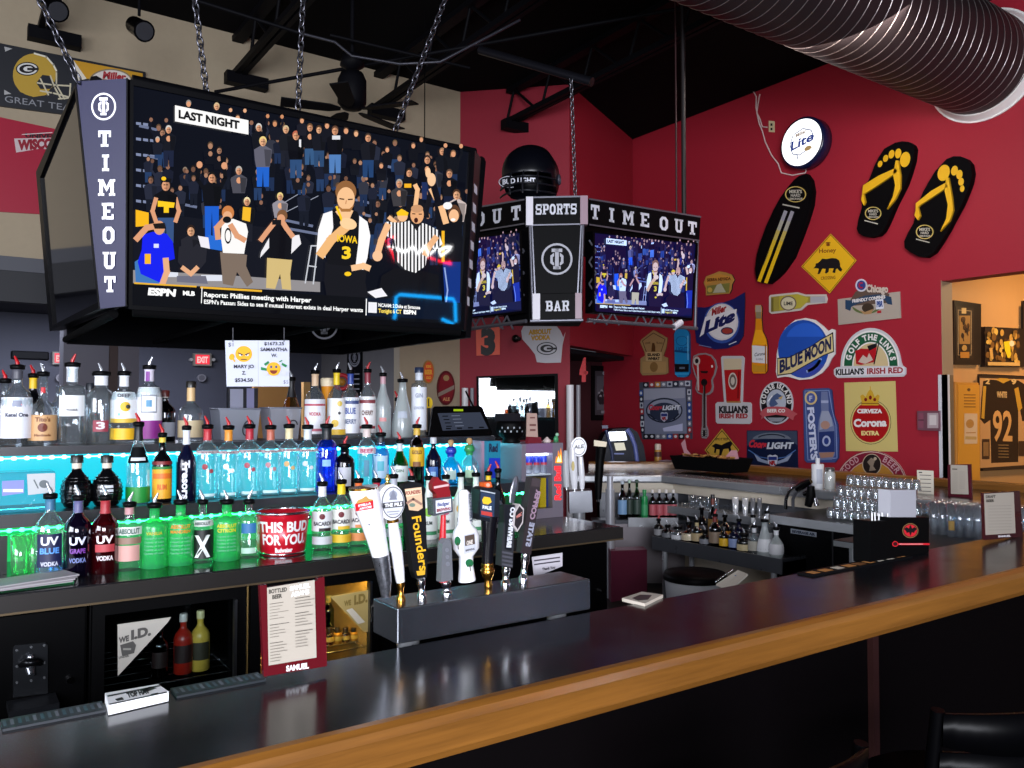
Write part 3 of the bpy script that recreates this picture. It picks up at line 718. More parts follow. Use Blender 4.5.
    RB = [(385,222),(398,223),(408,221),(424,224),(436,230),(441,244),(434,250),(427,246),(424,266),(414,273),(404,270),(396,262),(393,240),(385,236)]
    b.poly(RB, E('#f4f3f4'))
    def clipx(x):
        ys = []
        for i in range(len(RB)):
            (xa, ya), (xb, yb) = RB[i], RB[(i+1) % len(RB)]
            if (xa - x) * (xb - x) < 0: ys.append(ya + (yb - ya) * (x - xa) / (xb - xa))
        return min(ys), max(ys)
    st = []
    x = 387.2
    while x < 438.5:
        y0, y1 = clipx(x); y2, y3 = clipx(x + 1.7); st.append([(x,y0),(x+1.7,y2),(x+1.7,y3),(x,y1)]); x += 3.5
    b.polys(st, E('#15151a'))
    b.poly([(408,221),(415,231),(420,223),(416,219)], E('#1a1a1e')); b.line([(386,226),(380,240),(376,254)], 6.5, E('#efb98a')); b.ell(376, 256, 5, 5.4, E('#f2c096')); b.line([(434,238),(428,246),(424,254)], 6, E('#e8b080')); b.ell(425, 249, 4, 4.5, E('#f2c096'))
    b.ell(415.5, 215, 6.7, 9, E('#e4a878')); b.ell(415.5, 209, 6, 4, E('#c8946c')); b.ell(414.5, 220.5, 2, 2.6, E('#3a1410')); b.line([(411,214),(413.5,214.2)], 1, E('#2c1810')); b.line([(417.5,214.4),(420,214.4)], 1, E('#2c1810'))
    b.poly([(441,262),(459,262),(458,318),(444,314)], E('#10307c')); b.line([(443,268),(446,290),(444,306)], 1.4, E('#8ea4d8'))
    # ticker
    b.poly([(132.6,284),(262,291.5),(459.6,303),(459,324.5),(132,305)], E('#0a0b10')); b.line([(134,283.2),(195,286.6)], 1.6, E('#e8b030')); b.line([(200,287.4),(260,291)], 2.0, E('#e8b030'))
    b.poly([(364,297.5),(459.8,303),(459.2,321),(364,315.6)], E('#0b1426'))
    W_ = E('#ffffff')
    b.text('ESPN', (147,294.6), (174.5,296.2), 6.8, W_, .06, None, .12); b.text('MLB', (182,295), (194,295.7), 4.3, W_, .05)
    b.line([(201,288),(200.4,303)], .8, W_)
    b.text('Reports: Phillies meeting with Harper', (203,296.6), (310,302.4), 4.8, W_, .03); b.text("ESPN's Passan: Sides to see if mutual interest exists in deal Harper wants", (203,303.6), (361.5,312), 4.2, W_, .025)
    b.line([(365,299),(364.6,315)], .9, W_); b.poly([(367,302),(375.5,302.5),(375.2,313),(366.7,312.5)], E('#e8e8f0'))
    b.text('NCAAM: 2 Duke at Syracuse', (377,306.6), (418.5,309.2), 3.6, W_, .03); b.text('Tonight 6 CT', (377,312.4), (400,313.6), 3.9, E('#ffe060'), .03); b.text('ESPN', (402,313.6), (414.5,314.4), 3.9, W_, .06)
    b.poly([(174,106),(247.3,121),(247.3,135.2),(174,122)], E('#f6f4f2')); b.text('LAST NIGHT', (177.6,118.4), (238.5,129.6), 8, E('#141416'), .05, (0,-8.0))

GL = mat('#08080a', .12, 0, .5)
BEZ = mat('#050507', .4, 0, .18)
def television(label, plane, outline, scr, drawer, strength, back=.06):
    c = plane.hit(sum(p[0] for p in outline)/4, sum(p[1] for p in outline)/4)
    t = thing('television', label, 'television', c - plane.n * back, 0, 'wall of sports screens')
    b = Board(plane, .0); uv = [plane.uv(*p) for p in outline]
    b.mb.hexa([plane.w(q, -back) for q in uv], [plane.w(q, 0) for q in uv], BEZ)
    cx = sum(q[0] for q in uv)/4; cy = sum(q[1] for q in uv)/4
    b.k = 0; si = [plane.uv(*p) for p in scr]
    for i in range(4):   # raised bezel rim
        j = (i+1) % 4
        b.mb.hexa([plane.w(uv[i], 0), plane.w(uv[j], 0), plane.w(si[j], 0), plane.w(si[i], 0)], [plane.w(uv[i], .012), plane.w(uv[j], .012), plane.w(si[j], .012), plane.w(si[i], .012)], BEZ)
    b.done('bezel', parent=t)
    s = Board(plane, .001, .000015); drawer(s, strength); s.done('screen', parent=t)
    return t
BIGS = [(133,86),(468.5,152),(459,324.5),(132,305)]
television('big television at the front of the hanging cube showing a basketball player', TVP, [(129.5,80),(474,148.5),(463,330),(128,309)], BIGS, lambda s, k: show(s, k), 0.98)

# corner panels and side screen of the cube
A_ = TVP.hit(130.5, 80); B_ = TVP.hit(128.5, 309)
def plane3(a, c, along):
    n = (Vector(c) - Vector(a)).cross(Vector(along)).normalized()
    if n.dot(CAM - Vector(a)) < 0: n = -n
    return Plane(a, n)
PANP = plane3(A_, B_, (-1, 1, 0))
cube = thing('screen_cube', 'black hanging cube frame with lettered corner panels around the televisions', 'scoreboard', (1.35, 4.2, 2.1))
PANEL = mat('#232340', .4, 0, .3)
b = Board(PANP, .02)
b.base([(79.5,83),(130.5,80),(129.5,306),(103,309)], PANEL, BEZ)
for a, c in (((79.5,83),(103,309)), ((130.5,80),(129.5,306))): b.line([a, c], 1.6, BEZ)
b.crest(107.3, 108, 12.3, 13.6, mat('#f0f0f6', .4), PANEL)
for ch, x, y, w, h in (('T',108.5,140,12.5,16),('I',109.5,164,8.5,16.5),('M',110.6,188.5,17,16.5),('E',111.7,212,11.5,16.5),('O',112.6,236,12,17),('U',113.4,261,13,17),('T',114,284.5,11,16)):
    b.slab(ch, (x - w/2, y + h/2), (x + w/2, y + h/2), h, mat('#f0f0f6', .4), up=(0, -h))
tag(b.done('corner_panel', parent=cube), 'dark blue corner panel with vertical white letters')
A2 = PANP.hit(79.5, 83); B2 = PANP.hit(103, 309)
SIDEP = plane3(A2, B2, (0, 1, 0))
def blank(s, k):
    s.poly([(79,88),(101.5,302),(55,325),(42.5,178)], mat('#0c0c10', .06, 0, .6))
television('switched-off side television of the cube facing left', SIDEP, [(79,84),(102.5,308.5),(52,331),(38.5,172)], [(78,89),(101,302),(55,325),(42.5,178)], blank, 0)
# right corner panel, grazing
A3 = TVP.hit(474, 148.5); B3 = TVP.hit(463, 330)
q = Vector((.11, .11, 0)); b = MB(); PL = mat('#101018', .35)
b.hexa([A3, A3 + q, B3 + q*.95, B3], [A3 + Vector((-.01,.01,0)), A3 + q + Vector((-.01,.01,0)), B3 + q*.95 + Vector((-.01,.01,0)), B3 + Vector((-.01,.01,0))], PL)
for k in range(7):
    f = .2 + k * .105; c = A3.lerp(B3, f) + q * .5 + Vector((.0012,-.0012,0)); d = Vector((.7,.7,0)); z = Vector((0,0,.022))
    b.add([c - d*.035 - z, c + d*.035 - z, c + d*.035 + z, c - d*.035 + z], [(0,1,2,3)], mat('#e0e0ea', .4))
b.build('corner_panel', cube)
# hollow frame: side, rear walls and rails
z0, z1 = B_.z - .03, A_.z + .02
def wallseg(p, q2, zt, zb, nm, m=BEZ, inset=.09, th=.03):
    b = MB(); p = Vector(p); q2 = Vector(q2); d = (q2 - p).normalized(); n = Vector((-d.y, d.x, 0)) * th
    ins = Vector((-d.y, d.x, 0)) * inset
    a = [Vector((p.x, p.y, zt)), Vector((q2.x, q2.y, zt)), Vector((q2.x + ins.x, q2.y + ins.y, zb)), Vector((p.x + ins.x, p.y + ins.y, zb))]
    b.hexa(a, [v + n for v in a], m); return b.build(nm, cube)
wallseg((2.24, 3.44), (2.24, 5.02), z1, z0, 'side_wall'); wallseg((2.13, 5.13), (.56, 5.13), z1, z0, 'rear_wall')
b = MB(); zz = z0 - .0
for (p, q2) in (((.60,3.40),(2.06,3.40)), ((.55,3.5),(.55,4.98)), ((2.14,3.5),(2.14,4.98)), ((.62,5.03),(2.06,5.03))):
    b.cyl((p[0], p[1], zz + .02), (q2[0], q2[1], zz + .02), .018, MATTE, 8)
for xx in (1.0, 1.45, 1.9): b.cyl((xx, 3.45, zz + .03), (xx, 5.0, zz + .03), .012, MATTE, 8)
b.build('lower_frame', cube)
b = MB()
for (p, q2) in (((.58,3.36),(2.12,3.36)), ((.47,3.45),(.47,5.0)), ((2.22,3.45),(2.22,5.0)), ((.6,5.1),(2.1,5.1))): b.cyl((p[0], p[1], z1), (q2[0], q2[1], z1), .025, BEZ, 8)
b.build('upper_frame', cube)
CRP = Plane((0, 4.96, 0), (0, -1, 0)); b = Board(CRP, .012)
b.base([(306,300),(341,300),(341,341),(306,341)], BEZ); b.crest(323.5, 325, 14, 14.5, mat('#c8c8d4', .4), BEZ); b.done('crest_sign', parent=cube)

# hanging chains
def chain(name, label, p, q, step=.034, r=.0038, ln=.026, m=None, group='steel chains holding the cube'):
    p, q = Vector(p), Vector(q); d = (q - p); L = d.length; d.normalize(); n = int(L / step); b = MB(); m = m or mat('#5a5a62', .3, .9)
    s1 = d.cross(Vector((1, .3, 0))).normalized(); s2 = d.cross(s1)
    for i in range(n):
        c = p + d * (step * (i + .5)); s = s1 if i % 2 else s2; vs = []
        for k in range(8):
            t = 2 * PI * k / 8; vs.append(c + d * (math.cos(t) * ln) + s * (math.sin(t) * ln * .52))
        vs.append(vs[0]); b.sweep(vs, r, m, 5, caps=False)
    return tag(b.build(name, loc=p), label, 'chain', group)
def chain_px(x0, y0, Y0, x1, y1, Y1, label):
    p = atY(x0, y0, Y0); q = atY(x1, y1, Y1); q2 = p + (q - p) * ((5.7 - p.z) / (q.z - p.z)); chain('chain', label, p, q2)
chain_px(79, 82, 3.42, 40, 0, 3.42, 'steel chain from the left corner of the big cube')
chain_px(207, 97, 3.40, 195, 0, 3.40, 'steel chain above the white LAST NIGHT caption of the big screen')
chain_px(298, 110, 3.40, 303, 0, 3.40, 'steel chain in the middle above the crowd on the big screen')
chain_px(395, 131, 3.40, 445, 0, 3.40, 'steel chain leaning right from the right part of the big cube')

# paper prize sign hanging under the cube
PSP = Plane((0, 3.43, 0), (0, -1, 0)); b = Board(PSP, .004)
b.base([(225,340.5),(289,340.5),(289,386.5),(226.5,386.5)], mat('#c4c8d8', .7))
K = mat('#16162a', .6); Y1 = mat('#e8a81c', .5); GR = mat('#1c7a44', .5)
b.line([(257.8,341),(258,386)], .35, mat('#9a9cb0', .7))
b.text('$1', (228,346.5), (233,346.5), 4, K); b.text('$5', (283,383.6), (288,383.6), 3.6, mat('#6c6c84', .6))
b.ell(243.3, 354, 8.4, 8, Y1); b.ell(240.6, 355, 1.8, 1.1, WHITE); b.ell(246.4, 355, 1.8, 1.1, WHITE); b.line([(238,353),(242.4,355)], .9, K); b.line([(249,353),(244.6,355)], .9, K); b.ell(240.8, 355.1, .7, .7, K); b.ell(246.2, 355.1, .7, .7, K); b.line([(240.6,359.4),(246,359.4)], .8, K)
b.ell(231.2, 357, 2.6, 3.3, Y1, 20); b.line([(232.6,359),(234,361.4)], 1.6, Y1)
b.ctext('MARY JO', 243.2, 366.4, 20, 3.5, K, .03); b.ctext('Z.', 243.2, 372.8, 4, 3.5, K, .03); b.ctext('$534.50', 243.2, 380, 18, 3.6, K, .03)
b.ctext('$1673.25', 273.4, 343.6, 20, 3.3, K, .03); b.ctext('SAMANTHA', 273.2, 349.4, 27, 3.5, K, .03); b.ctext('W.', 273.4, 355.4, 6, 3.5, K, .03)
b.ell(272.8, 369, 7, 6.8, Y1); b.ell(270.4, 367, 1.1, 1.4, mat('#3a5080', .4)); b.ell(275.4, 367, 1.1, 1.4, mat('#3a5080', .4)); b.poly(b.epts(272.8, 370.4, 3.8, 3.6, 10, 0, 180, 360), mat('#7a2a14', .5))
for q in ([(263,364),(267.4,361),(268.6,363),(264.4,366)], [(260,367),(266,368.6),(265.6,371),(260,370)], [(281,362.6),(286,365.4),(285,367.6),(280.6,365)], [(278,361.4),(281,360),(281.6,361),(278.6,362.4)]): b.poly(q, GR)
b.ell(264.4, 373.4, 3, 2.2, mat('#c4c6d6', .6)); b.ell(282.6, 373, 3, 2.4, mat('#c4c6d6', .6))
[b.poly([(x-.5,328),(x+.5,328),(x+.5,342),(x-.5,342)], mat('#3a3a40', .5)) for x in (232, 283)]
b.done('paper_sign', 'white paper prize sign with two yellow round faces hanging under the cube', 'sign')

# ================================================================== SECOND SCOREBOARD IN THE CORNER
V = [atT(455,240,7.15), atT(526,220,6.45), atT(533,220,6.40), atT(579,220,6.40), atT(588,220,6.43), atT(700,240,7.12)]
def fplane(p, q):
    d = (q - p); d.z = 0; d.normalize(); n = Vector((d.y, -d.x, 0))
    if n.dot(CAM - p) < 0: n = -n
    return Plane(p, n)
LP, CPn, RP = fplane(V[0], V[1]), fplane(V[2], V[3]), fplane(V[4], V[5])
sb = thing('corner_scoreboard', 'black corner scoreboard frame with white posts and lettered sign strips', 'scoreboard', V[2].lerp(V[3], .5) + Vector((0, 0, -.6)))
FR = mat('#6e6e78', .35, .6); LT = mat('#cfd0da', .4); SB = mat('#050507', .5, 0, .15); POST = mat('#d8d4dc', .4); PINK = mat('#9a7c88', .4)
b = Board(RP, .02); b.base([(588,199),(699,217),(697.5,241.5),(588,225.5)], SB); b.line([(588,199.5),(699,217.4)], 1.6, FR); b.line([(588,225),(697.5,241)], 1.4, FR)
for ch, x, y in (('T',593.5,212.6),('I',610,215.6),('M',626.5,218.4),('E',643,220.4),('O',662,224),('U',677,226.4),('T',690.5,228.6)):
    w = 11.5 if ch == 'M' else 8.6 if ch != 'I' else 6.2; h = 14.4 - (x-590)*.012; b.slab(ch, (x-w/2, y+h/2 - .7), (x+w/2, y+h/2 + .7), h, LT, up=(0,-h))
b.done('sign_strip', parent=sb)
b = Board(LP, .02); b.base([(455,211),(526,199.5),(526,224.5),(455,236)], SB); b.line([(455,211.5),(526,200)], 1.6, FR); b.line([(455,235.5),(526,224)], 1.4, FR)
for ch, x, y in (('E',463,222),('O',482,219.4),('U',499,216.4),('T',518,213.4)):
    w, h = 9.4, 14.4; b.slab(ch, (x-w/2, y+h/2 + .8), (x+w/2, y+h/2 - .8), h, LT, up=(0,-h))
b.done('sign_strip', parent=sb)
b = Board(CPn, .02); b.base([(533,197.5),(580,196.5),(580,225),(533,226)], SB); b.line([(533,198),(580,197)], 1.6, FR); b.line([(533,225.6),(580,224.6)], 1.4, FR)
b.slab('SPORTS', (535.5,215.4), (576.5,214.8), 10.6, LT, .12); b.done('sign_strip', parent=sb)
b = Board(CPn, .015); b.base([(531,227),(581,226),(577,293),(535,294)], SB); b.line([(532,226),(535,294)], 1.2, FR); b.line([(581,226),(577.5,294)], 1.2, FR); b.crest(556.8, 259.4, 15.6, 15.8, mat('#aaaab4', .4), SB); tag(b.done('centre_panel', parent=sb), 'black panel with the round crest')
b = Board(CPn, .02); b.base([(534,294.5),(578,293.5),(577,319),(536,320)], SB); b.slab('BAR', (545.5,311.6), (569,311.2), 10.4, LT, .14); b.done('sign_strip', parent=sb)
for x0, x1, y0, y1, m in ((526,533,197.5,226,POST), (580,587.5,196.5,225,PINK), (532.5,540,294,320,POST), (575,581.5,293.5,319,PINK)):
    uv = [CPn.uv(x0,y0), CPn.uv(x1,y0), CPn.uv(x1,y1), CPn.uv(x0,y1)]; b = MB(); b.hexa([CPn.w(q, -.04) for q in uv], [CPn.w(q, .03) for q in uv], m); b.build('frame_post', sb)
b = MB()
def bar_(pl, a, c, r=.012, m=FR, off=0.0): b.cyl(pl.w(pl.uv(*a), off), pl.w(pl.uv(*c), off), r, m, 8)
bar_(RP, (588,320), (697,328.5), .016); bar_(LP, (455,331), (526,321), .016); bar_(CPn, (530,321), (583,320), .016)
bar_(RP, (698,218), (695,328), .014); bar_(CPn, (530,226), (533,320), .012); bar_(CPn, (583,225), (580,320), .012)
for pl, xs, y in ((RP, (600,612,640,655,668), 314), (LP, (470,480,496,506), 318)):
    for i, x in enumerate(xs): bar_(pl, (x-6, y+10), (x+1, y-2), .008); bar_(pl, (x+1, y-2), (x+7, y+11), .008)
for y in (240, 262, 284): bar_(LP, (516, y), (524, y+11), .008); bar_(LP, (524, y+11), (516, y+22), .008); bar_(RP, (589, y), (596, y+11), .008); bar_(RP, (596, y+11), (589, y+22), .008)
bar_(RP, (589,322), (589,322.1), .03, POST); bar_(RP, (674,327), (681,322), .03, POST)
b.build('truss_frame', sb)
zt = V[3].z; ztop = CPn.hit(556, 197).z; zmid = CPn.hit(556, 226).z; zbot = CPn.hit(556, 320).z
back = [Vector((p.x + .30, p.y + .62, 0)) for p in V]
b = MB(); inner = [p + Vector((.03, .05, 0)) for p in V]; b.prism([(p.x, p.y) for p in inner] + [(back[5].x, back[5].y), (back[0].x, back[0].y)], zmid + .02, ztop - .02, mat('#08080a', .7)); b.build('top_box', sb)
b = MB(); core = [inner[1].lerp(inner[2],.5), inner[3].lerp(inner[4],.5)]; b.prism([(core[0].x, core[0].y), (core[1].x, core[1].y), (core[1].x+.25, core[1].y+.35), (core[0].x+.05, core[0].y+.42)], zbot, zmid + .02, mat('#08080a', .7)); b.build('core_box', sb)
def minimap(pl, scr):
    ub = [TVP.uv(*p) for p in BIGS]; uL, uR = ub[0][0], ub[1][0]; vT, vB = ub[0][1], ub[2][1]
    c = [Vector(pl.uv(*p)) for p in scr]
    def f(x, y):
        u, v = TVP.uv(x, y); s = (u-uL)/(uR-uL); t = (vT-v)/(vT-vB)
        q = c[0].lerp(c[1], s).lerp(c[3].lerp(c[2], s), t); return (q.x, q.y)
    return f
def tv2(label, pl, outline, scr, k):
    def dr(s, kk):
        s.map = minimap(pl, scr); show(s, kk, False)
    return television(label, pl, outline, scr, dr, k, .08)
tv2('smaller television on the right face of the corner scoreboard', RP, [(592,231),(697.5,243),(691.5,320.5),(591.5,312.5)], [(594,233),(695.5,244.5),(690,318),(593.5,310.5)], 1.25)
tv2('smaller television on the left face of the corner scoreboard, half behind the cube', LP, [(436,241),(522.5,231),(524.5,313),(436,322)], [(438,243),(520.5,233),(522.5,311),(438,320)], 1.15)
p = CPn.hit(577, 196); chain('chain', 'steel chain from ceiling pipe down to the corner scoreboard', p + Vector((0,.02,0)), atT(571, 74, 6.42), .036, .0045, .028, mat('#77777f', .3, .9), None)
p = RP.hit(684, 214); b = MB(); b.cyl(p, (p.x, p.y, 5.7), .02, mat('#120a0c', .5), 8); b.cyl(p + Vector((-.09,0,0)), (p.x-.09, p.y, 5.7), .008, mat('#2a0c10', .5), 6); b.build('hanger_pipe', sb)

# giant helmet standing on the scoreboard
hc = atT(531, 178, 6.78); hr = .252
hel = thing('football_helmet', 'huge black football helmet with wire face cage standing on the corner scoreboard', 'helmet', hc - Vector((0,0,hr*.95)))
HB = mat('#06070e', .3, 0, .3)
b = MB()
fd = Vector((-.75, -.66, 0)).normalized(); sd = Vector((-fd.y, fd.x, 0))
vs = []; fs = []; nr, ns = 14, 36
for i in range(nr + 1):
    th = PI * .66 * i / nr
    for k in range(ns):
        ph = 2*PI*k/ns; d = fd*math.cos(ph) + sd*math.sin(ph); f = math.cos(ph)
        r = hr * (1 + .10*abs(f)*math.sin(th)); low = th
        if f > .55 and th > PI*.5: low = PI*.5 + (th - PI*.5)*.2
        vs.append(hc + d*(r*math.sin(low)*(.92 if abs(f) < .5 else 1)) + Vector((0,0,r*math.cos(low)*1.02)))
vs2 = vs
for i in range(nr):
    for k in range(ns): fs.append((i*ns+k, (i+1)*ns+k, (i+1)*ns+(k+1)%ns, i*ns+(k+1)%ns))
b.add(vs, fs, HB, True); so = b.build('shell', hel); sm_ = so.modifiers.new('thickness', 'SOLIDIFY'); sm_.thickness = .012
b = MB(); CG = mat('#1a1b22', .3, .4)
for z in (-.06, -.12, -.18):
    b.sweep([hc + fd*(hr*(1.16 - abs(a)*.16 + .06*(z < -.1)))*math.cos(a*1.1) + sd*hr*1.02*math.sin(a*1.1) + Vector((0,0,z)) for a in [x/8 for x in range(-8, 9)]], .008, CG, 6)
for a in (-.45, 0, .45): b.sweep([hc + fd*hr*1.08*math.cos(a) + sd*hr*1.0*math.sin(a) + Vector((0,0,-.02)), hc + fd*hr*1.24*math.cos(a) + sd*hr*1.05*math.sin(a) + Vector((0,0,-.1)), hc + fd*hr*1.2*math.cos(a) + sd*hr*1.0*math.sin(a) + Vector((0,0,-.2))], .008, CG, 6)
b.build('face_cage', hel)
b = MB(); ear = hc + sd*hr*.97*(-1) + Vector((0,0,-.03)); ear2 = hc + sd*hr*.94 + Vector((0,0,-.03))
for e_ in (ear, ear2): b = MB(); b.torus(e_, .035, .01, mat('#3a3b48', .4), sd); b.build('ear_ring', hel)
def on_sphere(x, y, r=1.0):
    d = ray(x, y); o = CAM - hc; A = d.dot(d); Bq = 2*o.dot(d); Cq = o.dot(o) - (hr*r)**2; D = Bq*Bq - 4*A*Cq
    return CAM + d * ((-Bq - math.sqrt(max(D, 0))) / (2*A))
b = MB(); vs, fs, w = textmesh('BUD LIGHT', .035)
b.add([on_sphere(502.5 + 33*u - 0, 184.6 - 5.6*u + 4.0*u*u - 5.2*v, 1.12) for u, v in vs], fs, mat('#d8dae4', .4))
el = [(on_sphere(509 + 10*math.cos(t), 181.6 + 5.6*math.sin(t) - .05*10*math.cos(t), 1.117)) for t in [2*PI*k/24 for k in range(24)]]
b.sweep([on_sphere(509 + 10*math.cos(t) , 182 + 5.6*math.sin(t), 1.115) for t in [PI*.35 + PI*1.3*k/20 for k in range(21)]], .0035, mat('#d8dae4', .4), 5)
b.build('lettering', hel)
# ================================================================== SIGNS ON THE RED WALL
SW = Plane((8.397, 0, 0), (-1, 0, 0))
YEL = P('#e3b01c'); INK = P('#141216'); CREAM = P('#d9c78e'); WH = P('#e6e4e2'); NVY = P('#16245e'); BLU = P('#1f4fb0'); RDP = P('#b01420'); GOLD = P('#c8a040'); SIL = P('#a8aab4'); GRN = P('#17583a'); TANP = P('#b99a68')
FOAM = mat('#060507', .7, 0, .15)
Z5 = lambda L: [(740 + x/3.606, 80 + y/3.606) for x, y in L]
# lighted round beer sign
c = Plane((8.225,0,0),(-1,0,0)).hit(801.5, 142.4); c.x = 8.397; rr = (SW.hit(804, 117).z - SW.hit(804, 167).z) / 2
e = thing('round_light_sign', 'round lit white beer sign with dark blue rim on the red wall', 'lighted sign', c)
b = MB(); b.sweep([c + Vector((-.005,0,0)), c + Vector((-.02,0,0)), c + Vector((-.16,0,0)), c + Vector((-.175,0,0)), c + Vector((-.17,0,0))], [rr*.93, rr, rr, rr*.95, rr*.85], mat('#10183c', .25), 48); b.build('rim', e)
FP = Plane(c + Vector((-.172, 0, 0)), (-1, 0, 0)); b = Board(FP, .004); cc = (801, 142.4)
ccw = c + Vector((-.172,0,0)); u0, v0 = FP.uv(801.5, 142.5); u1, v1 = 0, 0
b.map = lambda x, y: (x, y)
b.base([(rr*.9*math.cos(2*PI*k/48), rr*.9*math.sin(2*PI*k/48)) for k in range(48)], emit('#ffffff', 1.5, .2), mat('#dfe3f4', .3))
s = rr / 25.0
def L_(pts): return [(x*s, y*s) for x, y in pts]
b.text('Lite', (-12.5*s, -5.5*s), (13.5*s, -1*s), 10*s, emit('#2a3f8c', .8), .03, (1.2*s, 9*s))
b.line(L_([(-9.4,9),(-13,1),(-10,-9),(-2,-12),(8,-8)]), 1*s, emit('#7c88b0', .6)); b.line(L_([(-8,10),(2,13),(11,9),(14,2)]), 1*s, emit('#7c88b0', .6)); b.text('Miller', (-6*s,6.4*s), (6*s,8.4*s), 3.2*s, emit('#8a6a50', .7), .03, (0,3.4*s))
b.poly(L_([(3,-7.5),(6,-5.4),(10,-5.6),(12,-8),(9,-10),(5,-10)]), emit('#b09060', .8)); b.line(L_([(-5,-11),(-4,-16)]), 1*s, emit('#7c88b0', .6))
b.done('sign_face', parent=e)
# wall outlet and cords
b = Board(SW, .01); b.base([(769.2,120.8),(774.8,121.4),(774.8,132.4),(769.2,132)], mat('#cfc39a', .5)); b.rect(771,123.5,773,126, INK); b.rect(771,128,773,130.4, INK); b.done('wall_outlet', 'small cream wall outlet beside the lit round sign', 'outlet')
def cord(pts, label, r=.008):
    b = MB(); b.sweep([SW.hit(x, y) + Vector((-.014, 0, 0)) for x, y in pts], r, mat('#d8c4c0', .5), 6); tag(b.build('power_cord', loc=SW.hit(*pts[0])), label, 'cord')
cord([(753,89.5),(757,97),(756.8,108),(758,114),(761,120),(763,127),(768,127.5)], 'thin white cord running from the ceiling edge to the wall outlet')
cord([(760.5,94.5),(759,103),(757.5,113),(760,124),(763,131),(766,142),(772,155),(779,164),(782,173),(793,175.5),(806,173),(808.5,167)], 'thin white cord looping down to the bottom of the lit round sign')

# surfboard
SB_ = Z5([(240,338),(256,360),(263,400),(258,450),(240,510),(216,575),(190,640),(155,690),(130,715),(105,735),(80,732),(60,720),(54,680),(60,630),(75,580),(95,525),(120,470),(145,425),(170,390),(195,360),(215,345)])
b = Board(SW, .07); b.map = Plane((8.33,0,0),(-1,0,0)).uv; b.base(SB_, FOAM)
b.poly([(796.3 + (x-796.3)*.86 - 1.2, 228 + (y-228)*.93) for x, y in SB_], mat('#09080a', .5, 0, .2))
def grad2(pa, pb, w):
    n = 7
    for i in range(n):
        f0, f1 = i/n, (i+1)/n; q = [(pa[0]+(pb[0]-pa[0])*f, pa[1]+(pb[1]-pa[1])*f) for f in (f0, f1)]
        b.line(q, w, P(['#9a98a4', '#a8a698', '#c0ac5a', '#d8b42c', '#e4ba1c', '#e6bc1a', '#e8be18'][i]))
grad2((785.6,212), (759.6,280.5), 3.6); grad2((792.4,212.5), (766.5,282), 3.6)
def lemon_logo(b, cx, cy, rx, ry, w=1.1):
    b.ring(cx, cy, rx, ry, w, P('#c8b060')); b.ctext("MIKE'S", cx, cy - ry*.36, rx*1.2, ry*.42, P('#b8b4a8'), .03); b.ctext('HARD', cx, cy + ry*.12, rx*.9, ry*.36, P('#b8b4a8'), .03); b.ctext('LEMONADE', cx, cy + ry*.55, rx*1.3, ry*.26, P('#b8b4a8'), .03)
lemon_logo(b, 796, 194.4, 10.6, 8); b.line([(783.5,204.6),(799.5,208)], 1.3, P('#b8b4a8')); b.line([(764,265),(770,250)], .6, P('#8a7a40'))
b.done('surfboard', 'black wall surfboard with two yellow stripes hanging below the lit round sign', 'surfboard')

# flip-flops
def flipflop(out, toes, straps, logo, label):
    e = thing('flip_flop', label, 'flip-flop', SW.hit(*Z5([logo[:2]])[0]), 0, 'giant flip-flops on the red wall')
    b = Board(SW, .075); b.map = Plane((8.325,0,0),(-1,0,0)).uv; b.base(Z5(out), FOAM)
    for x, y, rx, ry, r in toes: b.ell(*Z5([(x, y)])[0], rx/3.606, ry/3.606, YEL, r)
    lx, ly, rx, ry = logo; p = Z5([(lx, ly)])[0]; lemon_logo(b, p[0], p[1], rx/3.606, ry/3.606); q = Z5([(lx-30, ly+26),(lx+16, ly+38)]); b.line(q, 1.0, P('#b8b4a8'))
    b.done('sole', parent=e)
    for st in straps:
        b = Board(SW, .105); b.map = Plane((8.295,0,0),(-1,0,0)).uv; b.base(Z5(st), YEL, mat('#c89a10', .5)); b.done('strap', parent=e)
flipflop([(560,226),(585,221),(608,223),(624,234),(630,248),(625,290),(612,335),(598,375),(578,415),(560,450),(545,485),(530,520),(516,546),(500,561),(470,568),(445,563),(428,553),(421,536),(428,500),(440,460),(441,425),(450,390),(470,350),(485,310),(500,280),(520,248)],
 [(596,287,18,28,12),(571,265,11,18,10),(547,268,10,16,18),(526,283,9,13,18),(506,303,8,12,18)],
 [[(560,318),(568,330),(500,378),(446,412),(440,418),(444,380),(500,345)], [(440,418),(446,412),(452,440),(446,452),(437,432)], [(562,290),(570,290),(579,345),(578,392),(560,430),(530,466),(552,420),(560,380),(552,340)]], (481,481,30,24), 'left giant black flip-flop with yellow straps, toes up on the red wall')
flipflop([(745,285),(770,275),(795,275),(818,285),(832,302),(838,335),(832,370),(818,408),(800,450),(778,490),(752,540),(725,585),(700,622),(672,640),(645,637),(615,622),(594,606),(592,582),(606,550),(625,518),(640,470),(645,440),(660,405),(680,368),(705,328)],
 [(735,335,21,30,18),(774,327,12,18,14),(792,341,11,17,10),(798,367,10,14,10),(802,392,8,12,10)],
 [[(742,370),(750,384),(690,425),(648,452),(634,470),(634,445),(690,400)], [(634,470),(642,458),(650,490),(641,505),(629,488)], [(744,352),(752,352),(764,420),(769,470),(756,508),(722,546),(744,500),(750,450),(738,400)]], (667,548,32,26), 'right giant black flip-flop with yellow straps, the lower one of the pair')

